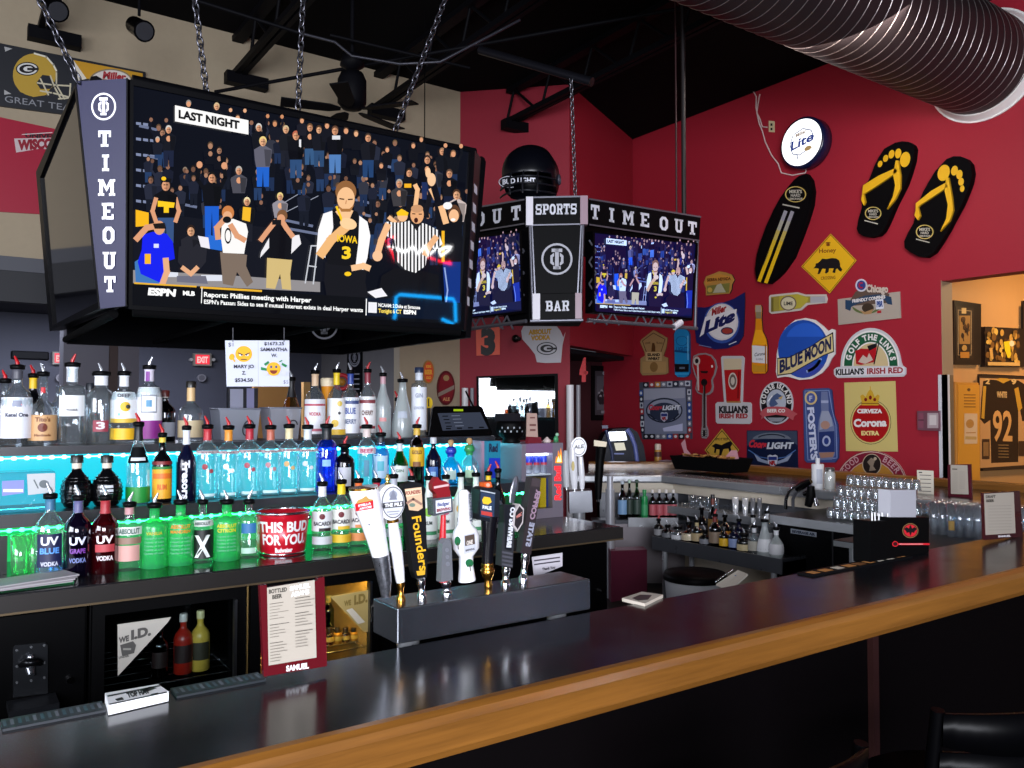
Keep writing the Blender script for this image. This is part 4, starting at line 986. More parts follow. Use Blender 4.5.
# bear crossing
b = Board(SW, .008); b.base([(831,233.6),(857,260.6),(830,293.6),(801.6,266.6)], YEL, INK)
b.line([(831,235),(855.6,260.6),(830,292),(803,266.6)], .5, INK, True)
b.poly([(760+x/6.4, 240+y/6.4) for x, y in [(345,183),(358,165),(360,150),(372,148),(385,138),(400,120),(430,122),(460,116),(490,118),(508,130),(515,150),(516,170),(530,188),(522,204),(508,196),(497,182),(488,190),(484,212),(466,208),(475,182),(445,182),(442,204),(426,216),(418,210),(424,186),(402,184),(386,216),(370,220),(380,186),(366,180)]], INK)
b.ctext('Honey', 828, 250.4, 17, 4.4, P('#7a3a10'), .02, -1); b.ctext('CROSSING', 828.6, 277.8, 14.5, 3.2, P('#7a3a10'), .02, -1); b.ell(828.6, 245, 2, 1.2, P('#7a3a10')); b.ell(828.6,243,2.6,.8,P('#7a3a10'))
b.done('bear_crossing_sign', 'yellow diamond sign with black bear on the red wall', 'sign')

# baseball sign
b = Board(SW, .012); b.base([(838.2,299.3),(900.4,291.6),(901.4,318),(839,325)], P('#a99f94'))
b.polys([[(851,300),(856,292),(864,287),(872,288),(884,291),(890,294),(889,303),(852,306)]], P('#5c4a40'))
b.ell(862, 285.4, 6, 6.4, P('#c8ccd8')); b.ell(862, 285.4, 4.4, 4.8, P('#2a3c80')); b.ring(862, 285.4, 2.9, 3.1, 1.3, RDP, 0, 20, 50, 310)
b.text('Chicago', (867,291.8), (888.8,292.4), 7.2, P('#c8bcb0'), .05)
b.poly([(846,300),(852,300.5),(866,295.6),(880,294.4),(892,297),(893,305),(888,304),(886,300.4),(872,300),(858,304),(852,307),(851,311),(846,309)], P('#24405f'))
b.text('FRIENDLY CONFINES', (853,302.8), (886,298.2), 3.2, WH, .04)
b.poly(b.epts(867, 306.6, 14, 7.4, 18, 0, 180, 360) + [(870,313.6),(865,313.6)], P('#5a6a3a')); b.ell(868.6, 308, 6, 4.6, P('#3a2e24')); b.poly([(860,310),(866,312),(874,309),(872,314),(865,314.6)], P('#a8845a'))
b.poly([(876,300),(884,299),(884.6,308.6),(877,309.6)], P('#d8dce8')); b.text('PBR', (877.4,307), (883.8,306.4), 5.6, P('#2a4a90'), .06); b.poly([(878,311),(882,310.4),(882,313),(878,313.4)], RDP)
b.done('baseball_sign', 'grey metal baseball sign with blue ribbon on the red wall', 'sign')

# horizontal bottle sign
b = Board(SW, .012); b.base([(769.6,297),(771,295),(798,292.2),(806,294.6),(826.5,294.4),(828,299),(827,303),(808,305),(802,310.4),(772,314),(769.6,312)], P('#c9c3bc'))
b.poly([(771.6,297),(798,294),(806,296.4),(826,296.4),(826,302),(807,303),(801,308.6),(772,312)], P('#9a8e3e')); b.poly([(780,296),(799,294.2),(806,296.6),(809,298),(808,302),(801,308),(780,310.4)], P('#b4a83c')); b.poly([(811,296.6),(826,296.6),(826,302.4),(811,303)], P('#a8a8b0'))
b.ell(789, 303.4, 8.2, 7.4, P('#6a5a50')); b.ell(789, 303.4, 7, 6.2, P('#cfc8a8')); b.ctext('LIME', 789, 303.4, 9, 3.6, INK, .03); b.line([(773,299),(773,311)], 2.4, P('#6e6428'))
b.done('bottle_shaped_sign', 'sign shaped like a green-yellow bottle lying on its side', 'sign')

# upright lime beer bottle sign
b = Board(SW, .02); OUT = [(756.4,305),(762,305),(763.2,308),(762.6,318),(763.6,331),(767.4,339),(768.6,346),(768.4,371),(766,373.6),(754.4,373.6),(753,371),(752.6,346),(754.4,338),(756.4,329),(756.8,318),(756,308)]
b.base(OUT, P('#e08c14'), INK); b.poly([(756.6,305.4),(762,305.4),(762.6,312),(756.4,312)], P('#a89c8c')); b.poly([(756.8,312),(762.4,312),(762.4,318.6),(757,318.6)], P('#8a7c60')); b.poly([(754.8,338),(756.8,330),(763,330),(766.6,339),(767.8,345),(753.6,345)], P('#f2a81c'))
b.poly([(753.2,345.4),(768,346.4),(768,363.6),(753.2,362.4)], P('#dcdce0')); b.ctext('Corona', 760.6, 354, 10.5, 3.4, P('#3a3a48'), .02, -1.5, .2); b.ctext('Light', 760.6, 359, 7, 2.2, P('#8a8a90'), .02); b.poly([(753.6,364),(760,366),(767.6,364.4),(767.4,372),(754.4,372)], P('#c89028')); b.line([(766.6,345),(766.8,372)], 1.2, P('#9a5c0c'))
b.done('bottle_shaped_sign', 'sign shaped like an upright golden beer bottle with white label', 'sign')

# blue circle sign with cream ribbon
b = Board(SW, .014); b.base([(777.4,354),(780,340),(786,328),(796,320),(806,318),(816,320),(824,326),(829,331),(832.6,329),(836,330),(836,354),(832.4,358.6),(829,366),(823,373),(812,379),(800,380),(790,377),(785,376.6),(778,378),(776.6,372)], WH, SIL)
b.ell(804, 349, 25.4, 29, BLU); b.polys([b.epts(806, 344, 20, 21, 18, 0, 20, 160)], P('#2a62d0')); b.poly(b.epts(806, 352, 22, 25, 20, 0, 200, 330), P('#3a4ca8')); b.line(b.epts(803, 350, 20, 22, 12, 0, 285, 335), 3, P('#8fa4e0'))
b.poly([(778,358),(790,357),(812,346),(822,339),(834,332),(835,352),(824,356),(806,366),(792,374),(778,376)], INK); b.poly([(778.6,359),(790,358),(812,347),(822,340),(833,334),(834,351),(824,355),(806,365),(792,373),(778.6,374.6)], CREAM)
b.text('BLUE', (780.4,373), (803.5,362.4), 13, P('#15204e'), .045, (0,-12.4)); b.text('MOON', (805.6,361.4), (832,348.6), 13, P('#15204e'), .045, (0,-12.4))
b.done('round_blue_sign', 'big round blue sign crossed by a cream ribbon with dark letters', 'sign')

# half round golf sign
b = Board(SW, .012); HD = b.epts(871.5, 366, 30.4, 38, 26, 0, 0, 180)
b.base([(903,365.4),(906.6,368),(906.6,374),(904,376.6),(838,378),(834.6,374.6),(834.4,369.6),(837,367.4),(841,366.8)] + HD[::-1][1:-1] + [], P('#c9c9cf'))
b.poly(b.epts(871.5, 366, 28.4, 35.4, 26, 0, 0, 180), WH); b.poly(b.epts(871.5, 366, 26.8, 33.6, 26, 0, 0, 180), GRN); b.poly(b.epts(871.5, 366, 18.6, 24, 24, 0, 0, 180), WH); b.poly(b.epts(871.5, 366, 17.4, 22.6, 24, 0, 0, 180), P('#cdb98c'))
b.arc('GOLF THE LINKS', 871.5, 366, 20.4, 26.2, 170, 10, 5.6, WH, .05)
b.poly([(856,351),(862,348.6),(870,349),(878,343),(877,352),(875,362),(862,365),(857,364)], RDP); b.poly([(868,346),(878,343),(877.6,347),(870,351)], INK); b.poly([(859,362),(864,355),(868,358),(870,353),(874,360),(866,364)], P('#c8b8ac')); b.line([(875,364),(880,342)], 1.1, INK)
b.poly([(836,368.8),(905.6,366.8),(905.6,374.4),(836,376.4)], P('#dddde2')); b.text("KILLIAN'S", (836.6,375), (865,374), 5.8, P('#1c1a20'), .05); b.text('IRISH RED', (868,374), (904,372.8), 5.8, P('#98202c'), .04)
b.done('half_round_sign', 'half-round green and cream golf sign with a red flag', 'sign')

# yellow poster with red circle
b = Board(SW, .004); b.base([(844.4,382.6),(895.6,381),(898,451.6),(846.2,451)], P('#cdbb74'))
b.ell(871, 422, 20.4, 22.4, INK); b.ell(871, 422, 19.9, 21.9, P('#cdbb74')); b.ell(871, 422, 18.6, 20.4, P('#a80f14'))
b.poly([(862,402),(860.4,396),(863,394.4),(866,397),(868,392),(870.6,389),(873,392),(875,397),(878,394.4),(880,396),(878.6,402),(879,405.4),(862,405.4)], P('#caa02c')); b.polys([b.epts(866,399.6,1.6,1.8,8), b.epts(870.6,397.6,1.6,2.2,8), b.epts(875,399.6,1.6,1.8,8)], P('#7c1414')); b.line([(861.6,403.4),(879,403.4)], .8, P('#7a5414')); b.line([(870.6,389),(870.6,386.6)], .9, P('#caa02c'))
b.ctext('CERVEZA', 870, 411, 25, 4, WH, .06); b.text('Corona', (854,426.6), (887,426), 7.6, WH, .05); b.ctext('EXTRA', 870.6, 433, 18, 4.2, P('#e8d68c'), .06)
b.done('yellow_poster', 'pale yellow poster with a red circle and small gold crown', 'poster')

# blue plastic bottle sign
b = Board(SW, .02); b.base([(804,391),(806,388.8),(829,388),(832.6,390),(834.4,408),(835,415),(838.6,424),(840,440),(839.4,458),(836,462.4),(808,462.6),(805.4,460)], P('#3a4c84'), P('#22305c')); b.line([(806,391),(830,390.4),(833,409),(837,425),(838,458),(809,460)], .8, P('#8494c4'), True)
b.ell(812, 398, 6.2, 6.8, P('#d8c080')); b.ell(812, 398, 4.4, 5, P('#4a5ca0')); b.text('F', (810.4,400.6), (813.4,400.6), 5, P('#c8ccdc'), .03)
b.text("FOSTER'S", (808.6,407.4), (812.4,460), 6.2, P('#cfd6ee'), .05, (6.4,-.4))
b.poly([(822.4,391.6),(828.6,391.6),(829.6,400),(829.8,411),(833,418),(835.6,426),(836,455),(833,459.6),(822,460),(819.6,456),(819,428),(820,420),(822.4,411),(822,400)], P('#6c78a0')); b.poly([(823,411),(829.6,411),(832.6,418),(834,426),(820.6,430),(821,420)], P('#98a0b8')); b.poly([(820,432),(835.4,431),(835.8,452),(820,452)], P('#24346c')); b.ell(827.6, 441, 4.2, 5.4, P('#a8b2d2')); b.ell(827.6, 441, 2.4, 3.4, P('#2a3c80')); b.poly([(820,452.6),(835.8,452),(834,457),(822,458)], P('#a07868')); b.ell(826.5,425,4.6,4.2,P('#b08a7c')); b.poly([(822.4,400.4),(829.6,400.4),(829.6,403),(822.4,403)], P('#a4aed0'))
b.done('bottle_shaped_sign', 'tall blue sign with a moulded bottle and white vertical letters', 'sign')

# round bird sign with red ribbon
b = Board(SW, .012); b.base(b.epts(777, 403, 16.6, 21.4, 32), P('#c4c6ce')); b.ell(777, 403, 15.4, 20, INK); b.ell(777, 402, 9.8, 12.6, P('#b4bccb')); b.arc('GOOSE ISLAND', 777, 402, 11, 14, 190, -10, 4.8, WH, .05)
b.poly([(770,404),(772,397),(778,393),(783,396),(780,399),(776,400),(779,404),(772,408)], P('#4a5c84')); b.poly([(779,398),(784,395.6),(782,399.6)], P('#c8a868')); b.line([(769,401),(773,396)], 1.2, P('#e8ecf4'))
b.poly([(760.4,414),(763,410),(768,407),(777,406.4),(786,407),(792,410),(798.6,414),(795.4,416),(794,420.4),(787,416),(777,414.6),(766,416.4),(761.4,420),(762.6,416)], P('#b8545c')); b.ctext('BEER CO', 777, 410.6, 18, 3.4, WH, .04); b.poly([(768,417.6),(786,417.6),(782,421.6),(772,421.6)], P('#8e929c'))
b.done('round_bird_sign', 'round black and silver bird sign with a red ribbon across', 'sign')

# football poster
def nfl_shield(b, cx, cy, w, h):
    b.poly([(cx-w,cy-h*.8),(cx-w*.5,cy-h),(cx,cy-h*.85),(cx+w*.5,cy-h),(cx+w,cy-h*.8),(cx+w*.95,cy+h*.4),(cx,cy+h),(cx-w*.95,cy+h*.4)], P('#c4c8d8')); b.poly([(cx-w*.85,cy-h*.68),(cx+w*.85,cy-h*.68),(cx+w*.85,cy-h*.15),(cx-w*.85,cy-h*.15)], P('#24347c')); b.ctext('NFL', cx, cy+h*.28, w*1.3, h*.62, P('#a81c28'), .08)
b = Board(SW, .005); b.base([(747,430.4),(797.6,430.4),(798.6,472.6),(747,470.4)], P('#0e1a3a')); b.poly([(747.6,431),(797,431),(797.6,445),(790,440),(772,436),(756,440),(747.6,446)], P('#3c465c')); b.poly(b.epts(772, 441, 20, 8.4, 22, 0, 15, 165), P('#6c7484')); b.line(b.epts(772, 440, 15, 5.6, 14, 0, 30, 150), 1.2, P('#20283c'))
b.text('Coors', (748.6,446.6), (766,448), 7.2, P('#c22c3c'), .06, (1.2,-7), .1); b.text('LIGHT', (767,448.6), (793,448.4), 6.4, P('#c6ccd8'), .05, (1.2,-6.2)); b.poly([(754,453),(762,459),(768,461),(768,464),(758,461)], P('#93a0bc')); b.poly([(793,453),(784,459),(778,461),(778,464),(788,461)], P('#93a0bc')); b.line([(749,450),(760,457),(773,459),(786,457),(796,450)], 1, P('#4a6ca8'))
nfl_shield(b, 773, 461, 5, 6.4); b.line([(748,469.4),(758,470)], 1.2, P('#7ab0dc')); b.line([(786,471.2),(796,471.8)], 1, P('#7ab0dc')); b.poly([(747,466),(798,468),(798.4,472),(747,470)], P('#16408c'))
b.done('football_poster', 'dark blue football poster with silver letters above the bar', 'poster')

# pint sign
b = Board(SW, .012); b.base([(721.6,357.6),(723,356),(743,356),(745,358),(744,372),(743,402),(751,402.6),(752,404.4),(752,422),(750,424),(718,423.6),(716.4,421.6),(716,404),(718,402),(724.6,402),(723,380)], P('#c6c4c8')); b.poly([(724,358.6),(742.4,358.6),(741,401),(727,402)], P('#b01c20')); b.poly([(724,358.6),(742.4,358.6),(742,369.4),(724.6,370)], P('#cfc0a0')); b.ell(733.4, 381, 4.4, 8.4, P('#cfc7bc')); b.ell(733.4, 381, 3.4, 6.8, P('#6a5a54')); b.ell(733.4, 381, 2, 4, P('#c8bfb2')); b.line([(739.6,372),(738.6,398)], 1.4, P('#7c1014')); b.line([(728,402),(741,402)], 1.6, P('#a8743c'))
b.ctext("KILLIAN'S", 734.2, 409.4, 29, 6.6, INK, .06); b.ctext('IRISH RED', 734.2, 415.8, 28.6, 4.6, P('#a01820'), .05); b.done('pint_glass_sign', 'sign shaped like a red pint glass above a white name plate', 'sign')

# guitar sign
b = Board(SW, .015); body = [(694,356),(699,353.6),(706,353),(712,355),(716,360),(717.6,367),(715.6,375),(713,380),(714,387),(713,392),(710,394.6),(706.5,395.4),(706.8,425),(708.6,430),(708.6,436),(706.6,438.6),(702.6,438),(701.6,433),(702.6,426),(703,395),(698,393),(696,389),(697.6,380),(695,374),(692.8,366)]
b.base(body, P('#8c8488')); b.poly([(695,357),(700,355),(706,354.4),(711.6,356.4),(715,361),(716.2,367),(714.4,374.6),(711.8,380),(712.6,387),(711,391.6),(707,393.6),(702,393.4),(699,391.6),(697.2,388),(698.8,380),(696.2,373),(694,366)], P('#a5121c')); b.poly([(697.6,362),(699.4,362),(700,391),(698.4,390)], P('#c8bcb8')); b.ell(697.6, 361, 3.4, 4.4, P('#c4b8b0')); b.ell(697.6,361,1.8,2.4,INK); b.ell(705, 382.4, 3.2, 3.6, INK); b.poly([(701,371),(709,371),(708,373.4),(702,373)], INK); b.poly([(703.8,384),(706.4,384),(706.2,428),(704,428)], P('#2c1c1a')); b.polys([R4(702.6,430,707.8,436.4)], P('#1e1618')); b.polys([R4(x,y,x+1,y+1) for x in (702.8,706.4) for y in (430.6,432.6,434.6)], P('#d0ccc8')); b.line([(704.4,386),(704.6,426)], .3, P('#8c8488')); b.ell(713,366.4,1,1.4,P('#e8d4d4'))
b.done('guitar_sign', 'red guitar-shaped sign hanging neck down with white outline', 'sign')

# blue bottle sign
b = Board(SW, .03); b.base([(675.6,334),(677,330.4),(681,328.6),(686,328.6),(689.6,331),(690.8,335),(691,373),(689,376.4),(685,377.4),(679,377),(676.4,374)], P('#1a86c4'), P('#0c3c64')); b.poly([(676.2,364),(690.6,364),(690.4,372),(676.6,372)], INK); b.ctext('LIGHT', 683.4, 349, 11, 4, P('#0c5a94'), .04); b.ring(683.4, 341, 6, 5, .7, P('#0c5a94')); b.line([(677,351),(690,352.4)], 2.2, P('#0c4a80')); b.ctext('XXX', 683.6, 368, 6, 2, P('#7c90a8'), .04); b.line([(689.4,336),(689.6,360)], .8, P('#7ccaf0')); b.line([(677,374),(690,374)], 1.4, P('#3ca4dc'))
b.done('can_shaped_sign', 'bright blue can-shaped sign with black base', 'sign')

# wooden tap handle sign
b = Board(SW, .012); b.base([(654,330),(656,331),(668,338),(667,347),(664,356),(665.6,357),(668.6,358),(669,372.6),(666,374.4),(643,375.4),(640.8,372),(641,358.6),(645.6,355.6),(645,352),(640.6,342),(642,339.4)], P('#a8895c'), P('#5c4428')); b.line([(654,333),(665.6,339.4),(661.6,352)], .7, P('#4c3a24')); b.line([(654,333),(643,341),(647,352)], .7, P('#4c3a24')); b.poly([(646.4,352),(662.4,352),(662.4,361),(646.4,361)], P('#c4a878')); b.ctext('ISLAND', 654.4, 354.6, 12.4, 2.8, INK, .05); b.ctext('WHEAT', 654.4, 358.6, 12, 2.8, INK, .05); b.poly([(653,343),(655,343),(656,347),(656,351.6),(652,351.6),(652.4,347)], P('#5c3c1c')); b.ctext('GOOSE', 648.4, 343, 5.4, 1.8, P('#6c5234'), .03, -1); b.ctext('ISLAND', 660.4, 343, 6.4, 1.8, P('#6c5234'), .03, 1); b.poly([(643,361.6),(667,361.6),(666.6,372.6),(643,373)], P('#b89460')); b.ell(654.6, 367, 4, 5, P('#8c6a3c'))
b.done('tap_handle_sign', 'tan wooden sign shaped like a pentagon tap handle', 'sign')

# square silver poster with small team tiles
b = Board(SW, .004); b.base([(639.4,382.4),(692,380),(692.6,439),(642,439.4)], P('#4c4c5c')); rnd.seed(3)
cols = ['#20283c', '#b8bcc8', '#a83438', '#14141c', '#c8ccd8', '#c88a3c', '#34549c', '#7c8090']
def tiles(p, q, n, w, h):
    for i in range(n):
        x = p[0] + (q[0]-p[0])*(i+.5)/n; y = p[1] + (q[1]-p[1])*(i+.5)/n; c1 = rnd.choice(cols); b.rect(x-w/2, y-h/2, x+w/2, y+h/2, P(c1)); b.ell(x, y, w*.28, h*.28, P('#d8dae0' if c1 != '#b8bcc8' and c1 != '#c8ccd8' else '#28304c'))
tiles((643,385), (691,383.4), 8, 5.4, 5.2); tiles((643.6,436.4), (691,436.4), 8, 5.4, 5.2); tiles((641.6,390), (643.6,433), 7, 3.6, 5.6); tiles((690,389), (690.8,433), 7, 3.8, 5.6)
b.poly([(644.6,388.6),(686.6,387.4),(688,433.6),(646,434)], P('#8288a0')); b.poly([(645,389),(686,388),(686,398),(645,400)], P('#a2a6b8'))
b.ell(665.4, 410.4, 18.4, 12.6, P('#20283c')); b.ell(665.4, 410.4, 17, 11, P('#9aa0b4')); b.ell(665.4, 412, 14.4, 9.4, P('#30384e')); b.text('Coors', (649.4,409.6), (663,409.8), 5, P('#c43444'), .06, (.8,-5)); b.text('LIGHT', (663.6,410), (681,409.4), 4.4, P('#dfe3ec'), .05, (.8,-4.4)); nfl_shield(b, 665.4, 417, 3.6, 5); b.line([(650,414),(656,419)], 1.4, P('#1a2034')); b.line([(680,414),(675,419)], 1.4, P('#1a2034')); b.poly([(664,428),(684,423.4),(684,431),(665,431.4)], P('#c8ccec'))
b.done('square_poster', 'square silver beer poster bordered by small team tiles', 'poster')

# blue curved banner sign
b = Board(SW, .014); b.base([(695.4,307),(706,307.6),(720,304),(734,299),(745.4,292.4),(745.6,300),(745,320),(744,336),(739,344),(728,348.4),(716,349.4),(704,346.6),(697,342.4),(695.6,330)], P('#16225e'), INK)
b.ell(722.4, 323, 18, 20.4, P('#3454a4')); b.ell(722.6, 322, 16.4, 18.4, P('#d4d2d6')); b.ell(720,314,10,8,P('#c8b88c')); b.ell(722.6, 322, 14.8, 16.8, P('#e2e0e2')); b.poly([(700.4,337),(706,317),(737.6,309),(737,314),(735,321),(718,329),(706,333)], P('#e6e6ea'))
b.text('Miller', (712.4,315.6), (727,311), 7.2, P('#a01820'), .05, (.6,-7)); b.text('Lite', (704.8,333.4), (735.4,320), 12.4, P('#141f5c'), .06, (2.2,-12)); b.ell(728, 331, 6.4, 3.8, P('#24305c')); b.ell(728, 331, 5.2, 2.8, P('#a03c34')); b.line([(700,345),(712,347.4)], .6, P('#8a94c4')); b.line([(730,344.6),(737,341.6)], 1, P('#c8ccd8'))
b.done('blue_banner_sign', 'dark blue curved sign with a white circle beside the scoreboard', 'sign')

# small gold badge sign
b = Board(SW, .02); b.base([(704.6,283),(707,276.6),(714,274),(720,271.4),(727,272.6),(733,275),(735.6,280),(733.4,284),(732.4,290),(730.6,293.6),(707,295.6),(706.8,288)], P('#b88a44'), INK); b.poly([(706,282.4),(709,277.4),(720,274),(731,276.6),(733.6,280),(720,280),(707,285)], P('#c88c3c')); b.text('SIERRA NEVADA', (708,281.6), (732,280), 3, P('#5a3414'), .05); b.poly([(708,286),(731,283),(730,292.6),(708,294)], P('#7c7a3c')); b.poly([(714,293),(718,285),(722,283.4),(727,292.4)], P('#b4b49c')); b.ell(711,290,2.4,2.4,P('#c8a850'))
b.done('gold_badge_sign', 'small gold and green badge-shaped sign above the dark blue curved sign', 'sign')

# cow crossing
b = Board(SW, .008); b.base([(722.4,428.6),(739.6,450),(722,471),(705,450)], P('#caa040'), INK); b.line([(722.4,430.6),(738,450),(722,469.4),(706.6,450)], .7, INK, True); b.poly([(712,446),(716,443.4),(722,445),(727,442.4),(731,441),(733,444),(731,447),(732,452),(730,453),(729,448.6),(724,449),(721,457),(719.4,456.6),(720,449.6),(717,449),(716,453),(714.4,452.6),(715,448)], INK); b.ctext('SPOTTED', 722, 439, 13, 2.4, INK, .03)
b.done('cow_crossing_sign', 'yellow diamond sign with black cow, half behind the black basket', 'sign')

# big round sign cut by the bar
b = Board(SW, .012); b.base(b.epts(871.6, 490, 37, 39.4, 36), P('#7c1830'), P('#c8b8b0')); b.ring(871.6, 490, 36.4, 38.8, 1, P('#c8a8a0')); b.ell(871.6, 490, 27.4, 29.4, P('#b8a0a0')); b.ell(871.6, 490, 26.6, 28.6, P('#b07c30'))
b.arc('GOOD', 871.6, 490, 29.4, 31.2, 150, 112, 6, P('#c09aa0'), .02); b.arc('BEER', 871.6, 490, 29.4, 31.2, 68, 30, 6, P('#c09aa0'), .02)
b.ell(872.6, 464.4, 9.6, 10.8, P('#b8a890')); b.ell(872.6, 464.4, 8.8, 10, P('#241a18')); b.poly([(868,462),(872,457.6),(876,460),(874,466),(877,470),(870,471),(871,466)], P('#8c7c6c')); b.ell(876,458.6,1.6,1.6,P('#b8a890')); b.line([(872.4,475),(872.6,480)], 1, INK)
b.done('round_cream_ale_sign', 'big round maroon sign half hidden behind the bar rail', 'sign')

# clear dispenser by the corner
b = Board(SW, .05); b.base([(919.6,411),(942,410.6),(942.4,431),(920,430)], mat('#6c4450', .3), mat('#9a8088', .3)); b.rect(930,413,941,428, P('#a8989c')); b.rect(932,415,939,425, P('#c8c0c0')); b.rect(921,413,926,428, P('#82485a')); b.line([(921,420),(926,420)], .8, INK)
b.done('card_reader', 'small clear wall box beside the white corner guard', 'wall box')
# ================================================================== BOTTLES
PROF = {
 'std':  [(.0,0),(.9,0),(1,.015),(1,.56),(.97,.61),(.80,.68),(.50,.735),(.36,.77),(.33,.80),(.32,.975),(.38,.98),(.38,1)],
 'abs':  [(.0,0),(.92,0),(1,.02),(1,.66),(.95,.71),(.70,.755),(.42,.78),(.36,.80),(.34,.97),(.42,.975),(.42,1)],
 'tall': [(.0,0),(.92,0),(1,.015),(1,.62),(.90,.69),(.55,.755),(.40,.79),(.36,.97),(.42,.975),(.42,1)],
 'uv':   [(.0,0),(.95,0),(1,.02),(1,.58),(.96,.64),(.75,.72),(.45,.78),(.34,.82),(.32,.975),(.38,.98),(.38,1)],
 'sq':   [(.0,0),(.9,0),(.95,.015),(.95,.70),(.88,.735),(.42,.755),(.38,.77),(.37,.975),(.44,.98),(.44,1)],
 'cone': [(.0,0),(.95,0),(1,.02),(1,.22),(.86,.40),(.62,.60),(.44,.74),(.36,.84),(.34,.975),(.4,.98),(.4,1)],
 'slope':[(.0,0),(.92,0),(1,.015),(1,.50),(.82,.60),(.55,.70),(.40,.79),(.34,.86),(.32,.975),(.38,.98),(.38,1)],
 'globe':[(.0,0),(.6,0),(.75,.02),(.95,.14),(1,.28),(.98,.40),(.85,.52),(.60,.62),(.36,.70),(.30,.75),(.30,.94),(.38,.95),(.38,1)],
 'bell': [(.0,0),(.92,0),(1,.03),(1,.45),(.93,.52),(.70,.58),(.45,.62),(.32,.66),(.30,.975),(.36,.98),(.36,1)],
 'squat':[(.0,0),(.95,0),(1,.03),(1,.44),(.88,.54),(.55,.63),(.36,.69),(.34,.78),(.52,.80),(.54,.9),(.40,.98),(.2,1)],
 'wine': [(.0,0),(.92,0),(1,.015),(1,.52),(.9,.60),(.6,.68),(.38,.76),(.34,.80),(.32,.975),(.38,.98),(.38,1)],
 'flask':[(.0,0),(.93,0),(1,.02),(1,.62),(.94,.70),(.78,.76),(.5,.80),(.44,.82),(.43,.97),(.5,.975),(.5,1)],
 'mix':  [(.0,0),(.9,0),(1,.02),(1,.45),(.9,.52),(.62,.66),(.42,.78),(.38,.85),(.42,.86),(.42,1)],
 'cyl':  [(.0,0),(.95,0),(1,.015),(1,.74),(.97,.77),(.62,.785),(.50,.80),(.48,.97),(.56,.975),(.56,1)],
}
CLEAR = glass('#eef6f8', .06, 1.1, .05, '#f4f8fa'); SPOUTR = mat('#b0141c', .3); SPOUTC = mat('#c8ccd4', .12, .6); CAPK = mat('#0a0a0c', .4)  # bright reflections put into the clear glass as a little white milk
GM = {'clear': CLEAR, 'frost': glass('#e6eef0', .55, .7, .2, '#e4ecec'), 'green': glass('#2f8a4a', 0, 1), 'dkgreen': glass('#0f4a2a', 0, 1), 'amber': glass('#b8742c', 0, 1), 'brown': glass('#3a1c0c', 0, 1),
      'black': mat('#07070a', .12, 0, .6), 'blue': glass('#2a6ef0', .2, 1, .04, '#1c50d8'), 'sky': glass('#a8dcff'), 'navy': mat('#0a0c24', .12, 0, .6), 'red': glass('#8a1420', .25, 1, .04, '#6a0c18'), 'milk': mat('#e6ebe6', .3),
      'yellow': mat('#d8a020', .3), 'green_lit_frost': glass('#50e890', .55, .5, .25, '#4ce08c'), 'purple': glass('#1c1030', .5, 1, .04, '#140a28'), 'lblue': glass('#7cc4ee', .1, 1, .04, '#6cb4e8')}  # green-tinted frosted glass: the strip's glow is put into its colour
def prof_at(pr, zf):
    for (r0, z0), (r1, z1) in zip(pr[1:], pr[2:]):
        if z0 <= zf <= z1 and z1 > z0: return r0 + (r1 - r0) * (zf - z0) / (z1 - z0)
    return pr[-1][0]
def wrap(mb, c, rf, z0, z1, a, half, m, n=14, steps=3):
    vs = []; fs = []
    for j in range(steps + 1):
        z = z0 + (z1 - z0) * j / steps; r = rf(z)
        for i in range(n + 1):
            t = a - half + 2 * half * i / n; vs.append((c.x + r*math.cos(t), c.y + r*math.sin(t), c.z + z))
    for j in range(steps):
        for i in range(n): fs.append((j*(n+1)+i, j*(n+1)+i+1, (j+1)*(n+1)+i+1, (j+1)*(n+1)+i))
    mb.add(vs, fs, m, True)
def disc(mb, c, r, zc, rz, a, m, n=20):
    vs = [(c.x + (r+.0015)*math.cos(a), c.y + (r+.0015)*math.sin(a), c.z + zc)]
    for i in range(n):
        t = 2*PI*i/n; aa = a + math.sin(t)*rz/r; vs.append((c.x + r*math.cos(aa), c.y + r*math.sin(aa), c.z + zc + rz*math.cos(t)))
    mb.add(vs, [(0, 1+i, 1+(i+1) % n) for i in range(n)], m)
def wtext(mb, c, r, s, zc, h, a, width, m, bold=.03, vertical=False):
    vs, fs, w = textmesh(s, bold)
    out = []
    for u, v in vs:
        if vertical: t = a + (v - .5) * h / r; z = zc + width/2 - u * width      # reads downwards
        else: t = a + (u - .5) * width / r; z = zc + (v - .5) * h
        out.append((c.x + r*math.cos(t), c.y + r*math.sin(t), c.z + z))
    mb.add(out, fs, m)
